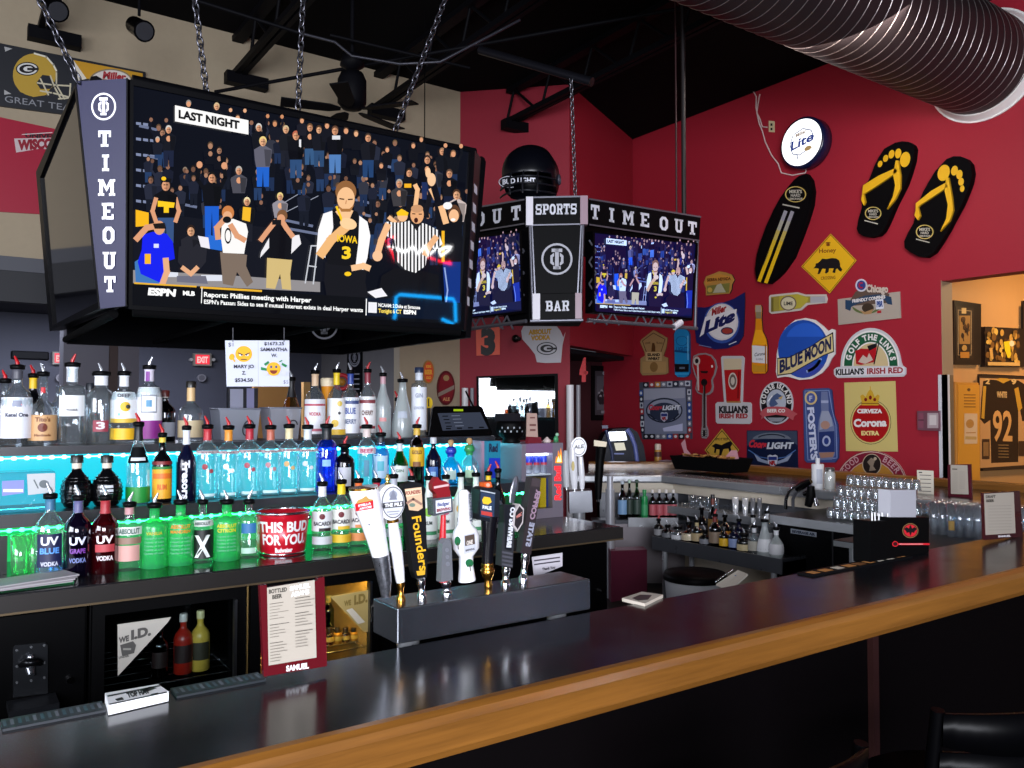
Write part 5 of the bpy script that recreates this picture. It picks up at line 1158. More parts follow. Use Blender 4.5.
def bottle(name, x, ytop, w, Y, z, prof, gm, desc, pour='r', neck=None, label=None, texts=(), liq=None, grp=None, cat='bottle', cap=None, extra=None, sq=0, turn=0, base=None):
    """label = list of (z0, z1, half-angle deg, colour) in fractions of the glass height; texts = (str, z, h, w, colour) fractions"""
    d = ray(x, 400); t = Y / d.y; c = Vector((d.x * t, Y, z)); tt = (Vector((c.x, c.y, 0))).dot(Vector((_fh.x, _fh.y, 0)))
    H = atY(x, ytop, Y).z - z; r = w / 2 * tt / F_PX
    pr = PROF[prof]; hp = .055 if pour in ('r', 'c') else 0.0
    hg = H - hp; a = math.atan2(-c.y, -c.x) + turn
    th = thing(name, desc, cat, c, 0, grp)
    b = MB(); gmat = GM[gm] if isinstance(gm, str) else gm
    b.lathe([(p[0]*r, p[1]*hg) for p in pr[1:]], gmat, c, 20, sq)
    b.build('glass_body', th)
    if liq:
        lm, lv = liq; pts = [(p[0]*r*.93, p[1]*hg + .004) for p in pr[1:] if p[1] < lv]; pts.append((prof_at(pr, lv)*r*.93, lv*hg))
        b = MB(); b.lathe(pts, GM[lm] if isinstance(lm, str) else lm, c, 18, sq); b.build('liquid', th)
    rf = lambda zz: (prof_at(pr, min(1, zz/hg)) * r + .0012) * (1 + (sq * .30 if sq else 0))
    if label or texts:
        b = MB()
        for k, (z0, z1, ha, colr) in enumerate(label or ()):
            wrap(b, c, lambda zz, k=k: rf(zz) + .0006*k, z0*hg, z1*hg, a, math.radians(ha), mat(colr, .5))
        for (s, zc, h, wd, colr) in texts:
            vert = s.startswith('|'); s = s.lstrip('|')
            wtext(b, c, rf(zc*hg) + .003, s, zc*hg, h*hg, a, wd*r*2, mat(colr, .5), .035, vert)
        if extra: extra(b, c, rf, hg, r, a)
        b.build('label', th)
    rn = pr[-1][0] * r; rn = max(rn, .012)
    if neck:
        b = MB(); z0 = .985 * hg; z1 = .80 * hg if prof not in ('bell',) else .68*hg
        if isinstance(neck, tuple): neck, f = neck; z1 = f * hg
        pts = [(prof_at(pr, zz/hg)*r + .0012, zz) for zz in [z1 + (z0 - z1) * i / 5 for i in range(6)]]
        b.lathe(pts, mat(neck, .45), c, 16, closed=False); b.build('neck_wrap', th)
    top = c + Vector((0, 0, hg))
    if pour in ('r', 'c'):
        b = MB(); b.lathe([(rn*1.02, -.008), (rn*1.25, -.006), (rn*1.3, .012), (rn*.7, .016)], CAPK, top, 14); b.build('pour_cap', th)
        sx = rnd.choice((-1, -1, -1, 1)); q = _rt * .012 * sx
        b = MB(); b.sweep([top + Vector((0,0,.012)), top + Vector((0,0,.026)) , top + q*.55 + Vector((0,0,.038)), top + q*1.2 + Vector((0,0,.055))], [.0085, .0085, .0065, .004], SPOUTR if pour == 'r' else SPOUTC, 8); b.build('pour_spout', th)
    elif pour == 'cork':
        b = MB(); b.lathe([(rn*.6,-.004),(rn*1.1,.0),(rn*1.5,.01),(rn*1.45,.028),(rn*.8,.036)], mat('#b08a5c', .7), top, 14); b.build('cork', th)
    elif pour == 'cap':
        b = MB(); b.lathe([(rn*1.1,-.03),(rn*1.12,.0),(rn*1.0,.004)], mat(cap or '#101014', .35), top, 14); b.build('cap', th)
    return th
T3 = dict(Y=4.43, z=1.575); T3b = dict(Y=4.58, z=1.575); T2 = dict(Y=4.10, z=1.31); T1 = dict(Y=3.77, z=1.07)
G3, G2, G1 = 'bottles on the top shelf', 'bottles on the middle shelf', 'bottles along the back counter'
N = 'liquor_bottle'
# ---- top shelf
bottle(N, 5, 370, 22, desc='clear bottle with red spout cut by the left edge, top shelf', prof='std', gm='clear', liq=('amber', .5), grp=G3, **T3b)
bottle(N, 17, 356, 28, desc='big clear bottle with pale white label at the left end of top shelf', prof='std', gm='clear', grp=G3, label=[(.10,.62,85,'#e4e6ee')], neck=('#4a4a54', .86), texts=[('Ketel One', .40,.05,.75,'#34384e')], extra=lambda b,c,rf,hg,r,a: wrap(b,c,lambda z:rf(z)+.001,.5*hg,.58*hg,a,.28,mat('#8a90a4',.5)), **T3)
bottle(N, 33, 365, 20, desc='dark bottle with yellow neck band behind the tan-labelled bottle', prof='std', gm='black', neck=('#e0b81c', .82), grp=G3, **T3b)
bottle(N, 43, 363, 25, pour='c', desc='clear bottle with tan paper label and red neck tab', prof='bell', gm='clear', grp=G3, label=[(.07,.43,85,'#c79a6a')], texts=[("Tito's", .37,.06,.55,'#7a4a28'),('Handmade',.15,.035,.6,'#7a4a28')], extra=lambda b,c,rf,hg,r,a: (disc(b,c,r+.003,.255*hg,.062*hg,a,mat('#6a2a18',.5)), wrap(b,c,rf,.74*hg,.82*hg,a,.5,mat('#c01824',.5))), **T3)
bottle(N, 59, 386, 16, pour=None, desc='slim clear bottle with amber drink between tan and square white bottles', prof='tall', gm='clear', liq=('amber', .3), grp=G3, **T3b)
bottle(N, 72, 354, 26, desc='tall square-shouldered clear bottle with pale centre label and red spout', prof='sq', gm='clear', grp=G3, sq=.5, label=[(.36,.62,50,'#e6e8ea')], neck=('#dcdee6', .79), texts=[('VODKA',.44,.03,.4,'#30303c')], **T3)
bottle(N, 90, 384, 18, pour='cap', cap='#20242c', desc='short dark clear bottle behind the square-shouldered clear bottle', prof='std', gm='clear', liq=('brown', .5), grp=G3, **T3b)
bottle(N, 101, 363, 27, pour='c', desc='wide clear bottle with white neck and a small red mark low down', prof='flask', gm='clear', grp=G3, neck=('#e2e4ea', .84), label=[(.18,.34,30,'#8a2c3c')], texts=[('3',.27,.1,.3,'#d8d0d4')], **T3)
bottle(N, 124, 363, 24, pour='c', desc='white-labelled bottle with yellow lemon and yellow bottom band', prof='abs', gm='clear', grp=G3, neck=('#d8dce2', .82), label=[(.36,.74,88,'#e8eaec'),(.30,.36,88,'#d8b03c'),(.06,.22,88,'#e6b41c')], texts=[('DEEP',.69,.05,.5,'#4a4a54')], extra=lambda b,c,rf,hg,r,a: (disc(b,c,r+.003,.53*hg,.07*hg,a+.1,mat('#d8b01c',.5)), disc(b,c,r+.005,.53*hg,.03*hg,a+.3,mat('#2a2a20',.5)), disc(b,c,r+.003,.42*hg,.02*hg,a-.35,mat('#8ad0d8',.5))), **T3)
bottle(N, 149, 357, 24, pour='c', desc='white-labelled bottle with purple neck stripe and purple bottom', prof='abs', gm='clear', grp=G3, neck=('#d4ccdc', .82), label=[(.30,.74,88,'#eaeaee'),(.06,.30,88,'#8a2a86')], extra=lambda b,c,rf,hg,r,a: (wrap(b,c,lambda z:rf(z)+.002,.40*hg,.64*hg,a,.62,mat('#8f949c',.5)), wrap(b,c,lambda z:rf(z)+.003,.42*hg,.62*hg,a,.52,mat('#e8eaf0',.5)), wrap(b,c,lambda z:rf(z)+.004,.48*hg,.57*hg,a,.2,mat('#4a8ab0',.5)), wrap(b,c,lambda z:rf(z)+.002,.82*hg,.95*hg,a-.3,.4,mat('#7a2a8a',.5))), **T3)
bottle(N, 165, 391, 20, pour='cap', cap='#5a2420', desc='dark brown bottle with grey label behind the purple-bottomed bottle', prof='std', gm='brown', liq=('black', .6), grp=G3, label=[(.1,.38,70,'#8c8f9a')], neck=('#b0a8a4', .86), **T3b)
bottle(N, 191, 382, 24, pour='cap', cap='#1c1a18', desc='round clear bottle with long tan neck and beige label', prof='bell', gm='clear', grp=G3, neck='#c8a878', label=[(.08,.36,85,'#b8a684')], **T3)
bottle(N, 291.5, 370, 17, pour='c', desc='champagne-shaped pale bottle with black neck behind the white tub', prof='slope', gm=glass('#e8c890'), grp=G3, neck=('#101014', .7), **T3b)
bottle(N, 315, 363, 20, pour='c', desc='clear bottle with cream neck and red-lettered white label', prof='std', gm='clear', grp=G3, neck=('#d8b896', .8), label=[(.08,.60,88,'#dcdce2'),(.50,.53,88,'#b04858'),(.12,.16,88,'#b86070')], texts=[('VODKA',.38,.05,.6,'#b02838')], **T3)
bottle(N, 336.5, 362, 18, pour='c', desc='bottle with bright yellow neck and yellow-dotted white label', prof='std', gm='clear', grp=G3, neck=('#e2c21c', .8), label=[(.08,.60,88,'#e2e2e0'),(.06,.14,88,'#d8b030')], extra=lambda b,c,rf,hg,r,a: (disc(b,c,r+.003,.23*hg,.055*hg,a-.15,mat('#d8b440',.5)), disc(b,c,r+.003,.52*hg,.04*hg,a+.35,mat('#dcc060',.5)), disc(b,c,r+.003,.38*hg,.022*hg,a+.3,mat('#3a3a40',.5))), **T3)
bottle(N, 350.5, 363, 18, pour='c', desc='bottle with blue neck and blue slanted print on white', prof='std', gm='clear', grp=G3, neck=('#223c86', .82), label=[(.08,.62,88,'#d4d6de'),(.52,.57,60,'#3c4a78')], texts=[('BLUE',.42,.09,.6,'#28468c'),('BERRY',.26,.07,.7,'#3a4a6c')], **T3)
bottle(N, 367.5, 362, 17, desc='bottle with dark red neck and maroon print on white', prof='std', gm='clear', grp=G3, neck=('#7c2a38', .82), label=[(.08,.62,88,'#dcdada'),(.52,.57,60,'#7a3038'),(.14,.18,60,'#8a2430')], texts=[('CHERRY',.38,.07,.7,'#5c3a30')], **T3)
bottle(N, 383, 366, 16, pour='c', desc='plain frosted white bottle with pinkish neck', prof='slope', gm='frost', grp=G3, neck=('#b89098', .86), label=[(.26,.32,25,'#c08080')], **T3)
bottle(N, 397, 391, 10, desc='small bottle with red spout peeking between two frosted bottles', prof='std', gm='clear', grp=G3, **T3b)
bottle(N, 402.5, 372, 21, pour='c', desc='frosted cone-shaped bottle tapering to a long neck', prof='cone', gm='frost', grp=G3, extra=None, label=[(.34,.46,30,'#a4acb8')], **T3)
bottle(N, 419, 368, 15, pour='cap', cap='#24304c', desc='straight white-labelled cylinder bottle beside the register screen', prof='cyl', gm='clear', grp=G3, label=[(.10,.72,89,'#d4d8e0')], neck=('#c4cad6', .82), texts=[('GIN',.6,.06,.5,'#8890a4'),('LONDON',.42,.04,.7,'#8890a4')], **T3)
# ---- middle shelf
for xx, extra_lab, ds in ((78, None, 'ribbed black globe bottle with cream neck on the far left of the middle shelf'), (108, '#c8ccd4', 'ribbed black globe bottle with a round white label')):
    th = bottle(N, xx, 456, 29, pour='cap', cap='#1c1a18', desc=ds, prof='globe', gm='black', grp=G2, neck=('#cfc4b4', .76), label=[(.26,.44,24,extra_lab)] if extra_lab else None, **T2)
    d = ray(xx, 400); cc = Vector((d.x*4.1/d.y, 4.1, 1.31)); hg = atY(xx, 456, 4.1).z - 1.31; r = 14.5*(cc.x*_fh.x+cc.y*_fh.y)/F_PX; b = MB()
    for zf in (.12,.2,.28,.36,.44,.52,.58): b.torus(cc + Vector((0,0,zf*hg)), prof_at(PROF['globe'], zf)*r, .0035, GM['black'], seg=28, sec=6)
    b.build('rib_rings', th)
bottle(N, 139, 413, 22, desc='tall clear bottle with black neck label and green block below', prof='slope', gm='clear', grp=G2, neck=('#101216', .80), label=[(.02,.22,88,'#1c8a34')], extra=lambda b,c,rf,hg,r,a: (wrap(b,c,lambda z:rf(z)+.001,.52*hg,.72*hg,a,1.0,mat('#0c0e10',.5)), wrap(b,c,lambda z:rf(z)+.002,.55*hg,.59*hg,a,.7,mat('#c8ccd4',.5))), **T2)
bottle(N, 163, 424, 18, desc='dark-topped bottle with orange and yellow fruit label', prof='std', gm='black', grp=G2, neck=('#d8b83c', .90), label=[(.06,.54,89,'#e0a020'),(.50,.54,89,'#2a7a34'),(.57,.62,89,'#7a1c20'),(.36,.44,60,'#d86a1c')], texts=[('RUM',.24,.08,.5,'#c85a14')], **T2)
bottle(N, 187, 417, 19, desc='slim black bottle with white neck and vertical white lettering', prof='wine', gm='navy', grp=G2, neck=('#d4d6de', .78), texts=[('|Tresors', .30, .10, 2.0, '#d8dae4')], **T2)
six = [(208,'#b02a34','#8a2430','red neck, first of the row of six'), (229,'#d88a2c','#e8d8d0','orange neck and pale label'), (250,'#a82434','#9a3c4c','red neck and cherry print'), (271,'#b0604c','#a8747c','copper neck and pink berry print'), (289.5,'#d0c098','#c09a60','cream neck and tan print'), (308,'#c8ccd4','#b8c0c8','silver neck, last of the row of six')]
for i, (xx, nk, pc, ds) in enumerate(six):
    bottle(N, xx, 416 + (i % 2), 21, desc='clear vodka bottle with ' + ds, prof='abs', gm='clear', grp=G2, neck=(nk, .82), label=[(.64,.68,80,'#b8a0a4')], texts=[('VODKA',.66,.03,.6,'#5a4a50')], extra=(lambda pc: lambda b,c,rf,hg,r,a: (disc(b,c,r+.003,.46*hg,.04*hg,a-.2,mat(pc,.5)), disc(b,c,r+.003,.40*hg,.03*hg,a+.35,mat(pc,.5)), wrap(b,c,lambda z:rf(z)+.001,.05*hg,.09*hg,a,.7,mat('#b8d8dc',.5))))(pc), **T2)
bottle(N, 327, 416, 21, desc='rich blue glass bottle with black neck', prof='flask', gm='blue', grp=G2, neck=('#14161c', .8), label=[(.40,.50,22,'#78a8e8')], **T2)
bottle(N, 345, 436, 20, desc='dark apothecary bottle with silver diamond label', prof='flask', gm='black', grp=G2, extra=None, label=[(.12,.54,38,'#b8bac4')], **T2)
bottle(N, 367, 417, 18, desc='clear gin bottle with pink-lettered band and small blue figure', prof='flask', gm='clear', grp=G2, neck=('#c8b8b4', .84), label=[(.58,.68,80,'#d8c8d4'),(.22,.48,16,'#3a7c98')], texts=[('BEEF',.63,.06,.75,'#a8405c')], **T2)
bottle(N, 381, 425, 17, desc='pale blue gin bottle with light blue oval label', prof='flask', gm='lblue', grp=G2, neck=('#20242c', .86), label=[(.20,.62,50,'#a8c4e0'),(.34,.52,22,'#4aa4b8')], **T2)
bottle(N, 400, 432, 17, desc='green gin bottle with white label and silver neck', prof='slope', gm='green', grp=G2, neck=('#c4c8d0', .80), label=[(.14,.48,85,'#d8dee0')], texts=[('GIN',.38,.06,.5,'#6a8474')], **T2)
bottle(N, 417, 417, 15, desc='brown bottle with yellow label and gold neck', prof='flask', gm='brown', liq=('black',.35), grp=G2, neck=('#c8a03c', .86), label=[(.34,.66,88,'#d8a81c'),(.34,.42,30,'#7a4a1c')], texts=[('GOLD',.58,.06,.7,'#5c3a10')], **T2)
bottle(N, 433.5, 438, 16, pour='cap', cap='#b8bac2', desc='dark navy bottle with silver cap and blue diamond label', prof='wine', gm='navy', grp=G2, neck=('#b8bac2', .88), label=[(.06,.40,34,'#2c5ca8'),(.16,.30,18,'#8ab0dc')], **T2)
bottle(N, 451, 446, 20, pour='cork', desc='squat clear tequila bottle with blue ribbon and cork', prof='squat', gm='sky', grp=G2, neck=('#2438a8', .72), label=[(.14,.38,30,'#b8ccc8')], **T2)
bottle(N, 469.5, 444, 19, pour='cork', desc='squat clear tequila bottle with green ribbon and cork', prof='squat', gm='clear', grp=G2, neck=('#2a8a4a', .72), liq=('green', .3), label=[(.16,.36,24,'#a8c8a8')], **T2)
# ---- back counter
bottle(N, 52, 483, 27, pour='c', desc='clear bottle with navy label and blue print, leftmost of the counter row', prof='uv', gm='clear', grp=G1, liq=('lblue', .2), neck=('#3a6a8c', .84), label=[(.16,.56,50,'#141a44')], texts=[('UV',.48,.1,.6,'#e4e8f4'),('BLUE',.36,.07,.65,'#5a9ae8'),('VODKA',.20,.05,.6,'#c8ccdc')], **T1)
bottle(N, 80, 485, 26, pour='c', desc='dark purple bottle with big white letters in the counter row', prof='uv', gm='purple', grp=G1, neck=('#5a5a84', .82), liq=('black', .6), texts=[('UV',.47,.1,.6,'#d8dcf0'),('VODKA',.22,.06,.6,'#6a78b0'),('GRAPE',.34,.06,.55,'#7a3ca0')], **T1)
bottle(N, 107, 485, 26, pour='c', desc='deep red bottle with big white letters in the counter row', prof='uv', gm='red', grp=G1, neck=('#a02c34', .80), liq=(glass('#4a0a14', .5, 1, .04, '#3a0810'), .62), texts=[('UV',.47,.1,.6,'#f0e4e8'),('VODKA',.22,.06,.6,'#e8dce0')], label=[(.30,.40,40,'#b03c44')], **T1)
bottle(N, 131, 492, 24, pour='c', desc='clear bottle with white band and peach-coloured fruit print', prof='abs', gm='clear', grp=G1, neck=('#b8888c', .86), label=[(.56,.68,70,'#d8dcd8'),(.16,.40,50,'#c89890'),(.42,.52,60,'#8a7060')], texts=[('ABSOLUT',.62,.08,.85,'#34584a')], **T1)
bottle(N, 156, 493, 26, pour='c', desc='frosted bottle glowing green, left one of the frosted pair', prof='abs', gm='green_lit_frost', grp=G1, texts=[('VANILIA',.58,.05,.6,'#a8a830')] + [('Country of vodka', .5-.06*k, .03, .75, '#5aa880') for k in range(5)], **T1)
bottle(N, 182, 490, 26, pour='c', desc='frosted green-lit bottle with orange lettering', prof='abs', gm='green_lit_frost', grp=G1, texts=[('ABSOLUT',.64,.06,.75,'#c88420'),('MANDRIN',.56,.05,.75,'#c88420')] + [('Country of vodka', .46-.06*k, .03, .75, '#5aa880') for k in range(5)], **T1)
bottle(N, 204, 490, 20, pour='c', desc='clear bottle with big white X on black label', prof='abs', gm='clear', grp=G1, label=[(.08,.56,85,'#0c1412'),(.62,.72,80,'#c0c8c4')], texts=[('X',.30,.36,.8,'#dce4e0'),('ABSOLUT',.67,.05,.8,'#2a3a34')], **T1)
bottle(N, 228, 490, 26, pour='c', desc='frosted green-lit bottle with yellow lettering', prof='abs', gm='green_lit_frost', grp=G1, texts=[('ABSOLUT',.62,.06,.75,'#c8c020'),('CITRON',.54,.06,.7,'#c8c020')] + [('Country of vodka', .44-.06*k, .03, .75, '#5aa880') for k in range(5)], **T1)
bottle(N, 250, 490, 21, pour='c', desc='clear bottle with blue leaf shape, just left of the red bucket', prof='abs', gm='clear', grp=G1, label=[(.46,.64,40,'#2a6aa0'),(.10,.20,40,'#a8c8b8')], **T1)
bac = [(323,473,20,'#dcdce4','#e4e6e8','#2c1c20','white neck, right of the red bucket'), (342,471,20,'#e8c81c','#e4e4dc','#e0b82c','yellow neck and lemon label'), (359,470,19,'#d8642c','#e0dcd8','#d8884c','orange neck behind the white horn handle'), (377,470,18,'#b0243c','#e0d8d8','#b04c5c','red neck behind the round badge handle'), (394,466,18,'#b8bcc8','#dcdee0','#9aa0a8','grey neck behind the round badge handle')]
for xx, yt, w, nk, lb, ac, ds in bac:
    bottle(N, xx, yt, w, pour='c', desc='rum bottle with ' + ds, prof='tall', gm='clear', grp=G1, neck=(nk, .82), label=[(.30,.60,88,lb),(.10,.22,70,ac if ac != '#2c1c20' else '#c8ccd0')], texts=[('BACARDI',.42,.06,.9,'#2a2430')], extra=(lambda ac: lambda b,c,rf,hg,r,a: (disc(b,c,r+.003,.525*hg,.045*hg,a,mat('#6a1c24',.5)), wrap(b,c,lambda z:rf(z)+.0015,.30*hg,.35*hg,a+.3,.6,mat(ac,.5))))(ac), **T1)
mal = [(412,468,17,'black','#c4c8d0','#30343c','dark bottle with pale neck behind the black picture handle'), (429,468,18,'milk','#34a04c','#8ac83c','white bottle with lime green circle'), (446,467,18,'milk','#c03c3c','#b84c6c','white bottle behind the red tap handle'), (461,465,18,'milk','#d8a02c','#d8a83c','white bottle with orange fruit circle behind the white handle'), (476,465,18,'milk','#e09a2c','#d89a24','white bottle with mango-coloured circle'), (488.5,464,16,'black','#e0b81c','#c8841c','black bottle with bright yellow neck'), (498,461,15,'black','#1c1c22','#34343c','black bottle with red spout, last of the counter row')]
for xx, yt, w, gm, nk, ac, ds in mal:
    bottle(N, xx, yt, w, pour='r' if gm == 'black' else 'c', desc=ds, prof='wine', gm=gm, grp=G1, neck=(nk, .90) if gm == 'black' else None, label=[(.08,.14,60,'#3c8c5c' if gm == 'milk' else '#24242c')], extra=(lambda ac: lambda b,c,rf,hg,r,a: disc(b,c,r+.003,.46*hg,.075*hg,a,mat(ac,.5)))(ac), texts=[('RUM',.28,.06,.4,'#2a3a34' if gm == 'milk' else '#8a8a90')], **T1)

# red ice bucket
d = ray(286, 400); bx = d.x*3.77/d.y; bz = 1.07; c = Vector((bx, 3.80, bz)); k = 3.8/d.y/F_PX
tt = (c.x*_fh.x + c.y*_fh.y)
r1, r0, h = 26*tt/F_PX, 21.5*tt/F_PX, atY(286, 511, 3.8).z - bz
bk = thing('ice_bucket', 'red metal bucket with white lettering in the counter row', 'bucket', c)
b = MB(); RB_ = mat('#c01026', .3, .2); b.lathe([(r0*.96,0),(r0,.004),(r1,h),(r1*.965,h),(r0*.95,.012)], RB_, c, 40); b.build('pail', bk)
b = MB(); b.torus(c + Vector((0,0,h)), r1, .006, mat('#c8ccd4', .2, 1), seg=40); b.torus(c + Vector((0,0,.008)), r0, .005, mat('#c8ccd4', .2, 1), seg=40); b.build('rolled_rim', bk)
b = MB(); a = math.atan2(-c.y, -c.x); rf = lambda z: r0 + (r1-r0)*z/h + .0015
def btext(s, zc, hh, wd, m):
    vs, fs, w = textmesh(s, .04); b.add([(c.x + rf(zc+(v-.5)*hh)*math.cos(a+.06+(u-.5)*wd/r1), c.y + rf(zc+(v-.5)*hh)*math.sin(a+.06+(u-.5)*wd/r1), c.z + zc + (v-.5)*hh) for u, v in vs], fs, m)
btext('THIS BUD', h*.70, h*.24, r1*2.15, WHITE); btext('FOR YOU.', h*.40, h*.24, r1*1.95, WHITE); btext('Budweiser', h*.15, h*.11, r1*.75, WHITE); b.build('lettering', bk)
b = MB()
for s_ in (-1, 1): b.sphere(c + Vector((s_*_rt.x*r1, s_*_rt.y*r1, h*.86)), .012, mat('#c8ccd4', .2, 1), 10, 6)
b.sweep([c + Vector((math.cos(t)*r1*_rt.x, math.cos(t)*r1*_rt.y, h*.88)) + Vector((-_fh.x, -_fh.y, 0))*(-math.sin(t)*r1*1.04) for t in [PI*q/16 for q in range(17)]], .003, mat('#c8ccd4', .2, 1), 6); b.build('bail_handle', bk)
# ================================================================== TAP TOWER AND HANDLES
tw = thing('tap_tower', 'long brushed steel box of beer taps at the back of the bar', 'tap tower', (1.49, 2.27, 0))
b = MB(); b.box((1.118, 2.195, 1.052), (1.862, 2.36, 1.157), brushed('#6a6d74', .22, .06, .85)); b.build('steel_box', tw, bevel=.004)
b = MB(); b.box((1.122, 2.189, 1.058), (1.856, 2.194, 1.150), brushed('#4c5058', .25, .06, .8)); b.build('front_plate', tw)
for xx in (1.2, 1.78):
    b = MB(); b.cyl((xx, 2.28, 0), (xx, 2.28, 1.052), .035, STEEL, 14); b.build('leg', tw)
HPL = Plane((0, 2.27, 0), (0, -1, 0))
GT = 'tap handles on the steel tower'
def H_(x, y): return HPL.hit(x, y)
def pxm(x): return 2.27 / ray(x, 560).y / F_PX
def tap(x, label): 
    p = H_(x, 590); e = thing('beer_tap', label, 'tap handle', (p.x, 2.27, 1.157), 0, GT)
    return e
def stem(e, x, y, r, m=CHROME, x1=None, y1=None, prof=None):
    """ferrule between the tower top and the handle foot"""
    q = H_(x, y); foot = Vector((H_(x1 if x1 else x, 590).x, 2.27, 1.1575)); b = MB()
    d = q - foot; rr = prof or ((0, 1.25), (.2, 1.3), (.3, .8), (.6, .9), (.75, 1.2), (1, 1.1))
    b.sweep([foot + d*f for f, _ in rr], [r*pxm(x)*k for _, k in rr], m, 14); b.build('ferrule', e)
def spine(e, nm, pts, rad, m, flat=1.0, seg=18):
    b = MB(); b.sweep([H_(*p) for p in pts], [r*pxm(p[0]) for p, r in zip(pts, rad)], m, seg, flat, side=(1, 0, 0)); return b.build(nm, e)
def plate(pts, face, th, off=0.0, side=None):
    """flat-fronted board centred on the handle plane"""
    b = Board(Plane((0, 2.27 + th/2 - off, 0), (0, -1, 0)), th); b.map = lambda x, y, pl=Plane((0, 2.27 - th/2 - off, 0), (0,-1,0)): pl.uv(x, y)
    b.base(pts, face, side); return b
HW = mat('#e9e9ee', .25, 0, .5, 0, 12, .4)
# 1 white horn
e = tap(386, 'white curved horn tap handle with red label and silver foot')
spine(e, 'handle_body', [(386,596),(385,578),(381.5,560),(377,540),(371.5,518),(366.5,500),(363.4,489),(363.2,487.6)], [4,6.4,8.2,9.8,12.2,14.4,14.8,13.8], HW)
spine(e, 'silver_foot', [(386,597),(385.2,584),(383,569),(380.5,556),(378.5,545)], [4.6,6.6,7.8,8.6,8.4], mat('#84868e', .3, .9, .5, .9, 90))
b = Board(Plane((0, 2.27 - .0475, 0), (0,-1,0)), .0); Q = lambda L: L
b.poly([(355,505),(358,500),(362,498.6),(366,495.6),(369,499),(373,499.6),(372.6,504),(373.6,508),(367,509.4),(356,511.4)], mat('#b8904c', .4)); b.poly([(355,504),(373,500.4),(373.6,508.4),(355.6,511.4)], REDP); b.text('STELLA', (358,507), (371,504.2), 2.2, WHITE, .05); b.text('ARTOIS', (359,510), (371.4,507.4), 2.0, WHITE, .05); b.line([(369,523.4),(369,526)], .6, mat('#4a5064', .4)); b.line([(367.8,524.6),(370.2,524.6)], .6, mat('#4a5064', .4)); b.line([(362.6,515.2),(369,514)], .5, mat('#8a8a92', .4))
b.done('label', parent=e)
b = MB(); b.sweep([H_(363.3,489.2), H_(363.2,487.2)], [14.9*pxm(363)]*2, BRASS, 20, side=(1,0,0)); b.build('gold_rim', e)
# 2 round badge
e = tap(400, 'white tap handle with round grey badge and gold knob on top')
spine(e, 'handle_body', [(400.5,582),(399,570),(397,553),(396,548),(394.6,535),(392.6,520)], [4.4,5.4,5.8,6.4,6,4.8], HW)
b = plate([(391+13.6*math.cos(2*PI*k/36), 502.4+18*math.sin(2*PI*k/36)) for k in range(36)], HW, .034); b.ell(393, 502.4, 11.4, 16, mat('#5a5a62', .35)); b.ell(393, 502.4, 10.4, 14.8, mat('#c8cad2', .4)); b.poly([(382.8,503),(403.2,501),(403.2,506.6),(383,508.6)], mat('#24242c', .4)); b.text('THE PILS', (384.4,507.2), (402,505.4), 3.4, WHITE, .05); b.ell(393, 494.6, 4, 4, mat('#8c909c', .4)); b.poly([(389,500),(393,489),(397,499.6)], mat('#767a88', .4)); b.line([(387,512),(399,511)], .9, mat('#7c808c', .4)); b.line([(389,514.4),(397.6,513.6)], .8, mat('#7c808c', .4)); b.done('badge', parent=e)
b = MB(); p = H_(387.6, 485); k = pxm(387); b.lathe([(3.4*k,0),(3*k,2*k),(1.6*k,3*k),(2.6*k,5*k),(2.9*k,7*k),(1.4*k,8.6*k),(1.6*k,10*k),(.4*k,11.4*k)], mat('#d8c070', .25, .9), p, 14); b.build('gold_knob', e)
spine(e, 'gold_collar', [(393,522),(392.7,519.6)], [6,6], BRASS); stem(e, 400.6, 580, 3.6, BRASS, 401)
# 3 tall picture board
e = tap(422, 'black tapering tap handle with cream picture and gold vertical lettering')
b = plate([(402.4,488),(404,484.6),(412,481.6),(421,483.4),(424.6,487),(426,520),(427.4,560),(427,577.4),(416,578.8),(413.6,572),(408,530)], mat('#101012', .3), .03); b.poly([(404.6,489),(421.4,487),(422.6,508),(418,511),(409,510)], mat('#c8a888', .5)); b.poly([(405,489.6),(421,488),(421.4,494),(406,497)], mat('#d8c0a0', .5)); b.text('FOUNDERS', (405.6,495), (420.6,493), 3.6, mat('#8a3a30', .5), .05); b.line([(407,503),(413,499),(421,504)], 2.4, mat('#8c6a5c', .5)); b.ell(412, 505, 3, 2, mat('#6a7a6c', .5))
b.text('Founders', (411.6,517), (419.6,571), 9.4, mat('#d8a420', .4), .02, (9.2,-1.6)); b.poly([(416,571),(425,570),(424.6,574.6),(417,575.6)], mat('#c89a28', .4)); b.done('handle_body', parent=e)
stem(e, 421, 578.6, 4, CHROME, 422)
# 4 red state-shaped handle
e = tap(447, 'tap handle with red state-shaped top over a silver name box')
b = plate([(432.4,484),(436,478),(438,477),(440,480),(446,481.4),(450,484),(449,488),(450.4,492),(450.6,499),(437,500),(436.6,494),(432.6,490)], mat('#7c1018', .35), .026); b.line([(434.6,487.4),(448,485)], 2.2, mat('#c8a8a8', .4)); b.done('state_shape', parent=e)
b = plate([(433,498.6),(452.4,496.4),(453,512),(434,516)], mat('#8c9098', .25, .8), .04); b.poly([(435.6,500.6),(450.8,498.6),(451.2,510.4),(436,513.4)], mat('#d4d6de', .4)); b.text('Badger', (437.4,506.4), (449.6,504.6), 3.6, mat('#3a4478', .5), .04); b.text('BREWING', (436.6,512), (450.6,509.6), 3, mat('#7c2430', .5), .06); b.done('name_box', parent=e)
spine(e, 'handle_body', [(443.4,582),(443,565),(442.6,540),(443.4,515)], [4.2,4,3.6,2.6], REDP)
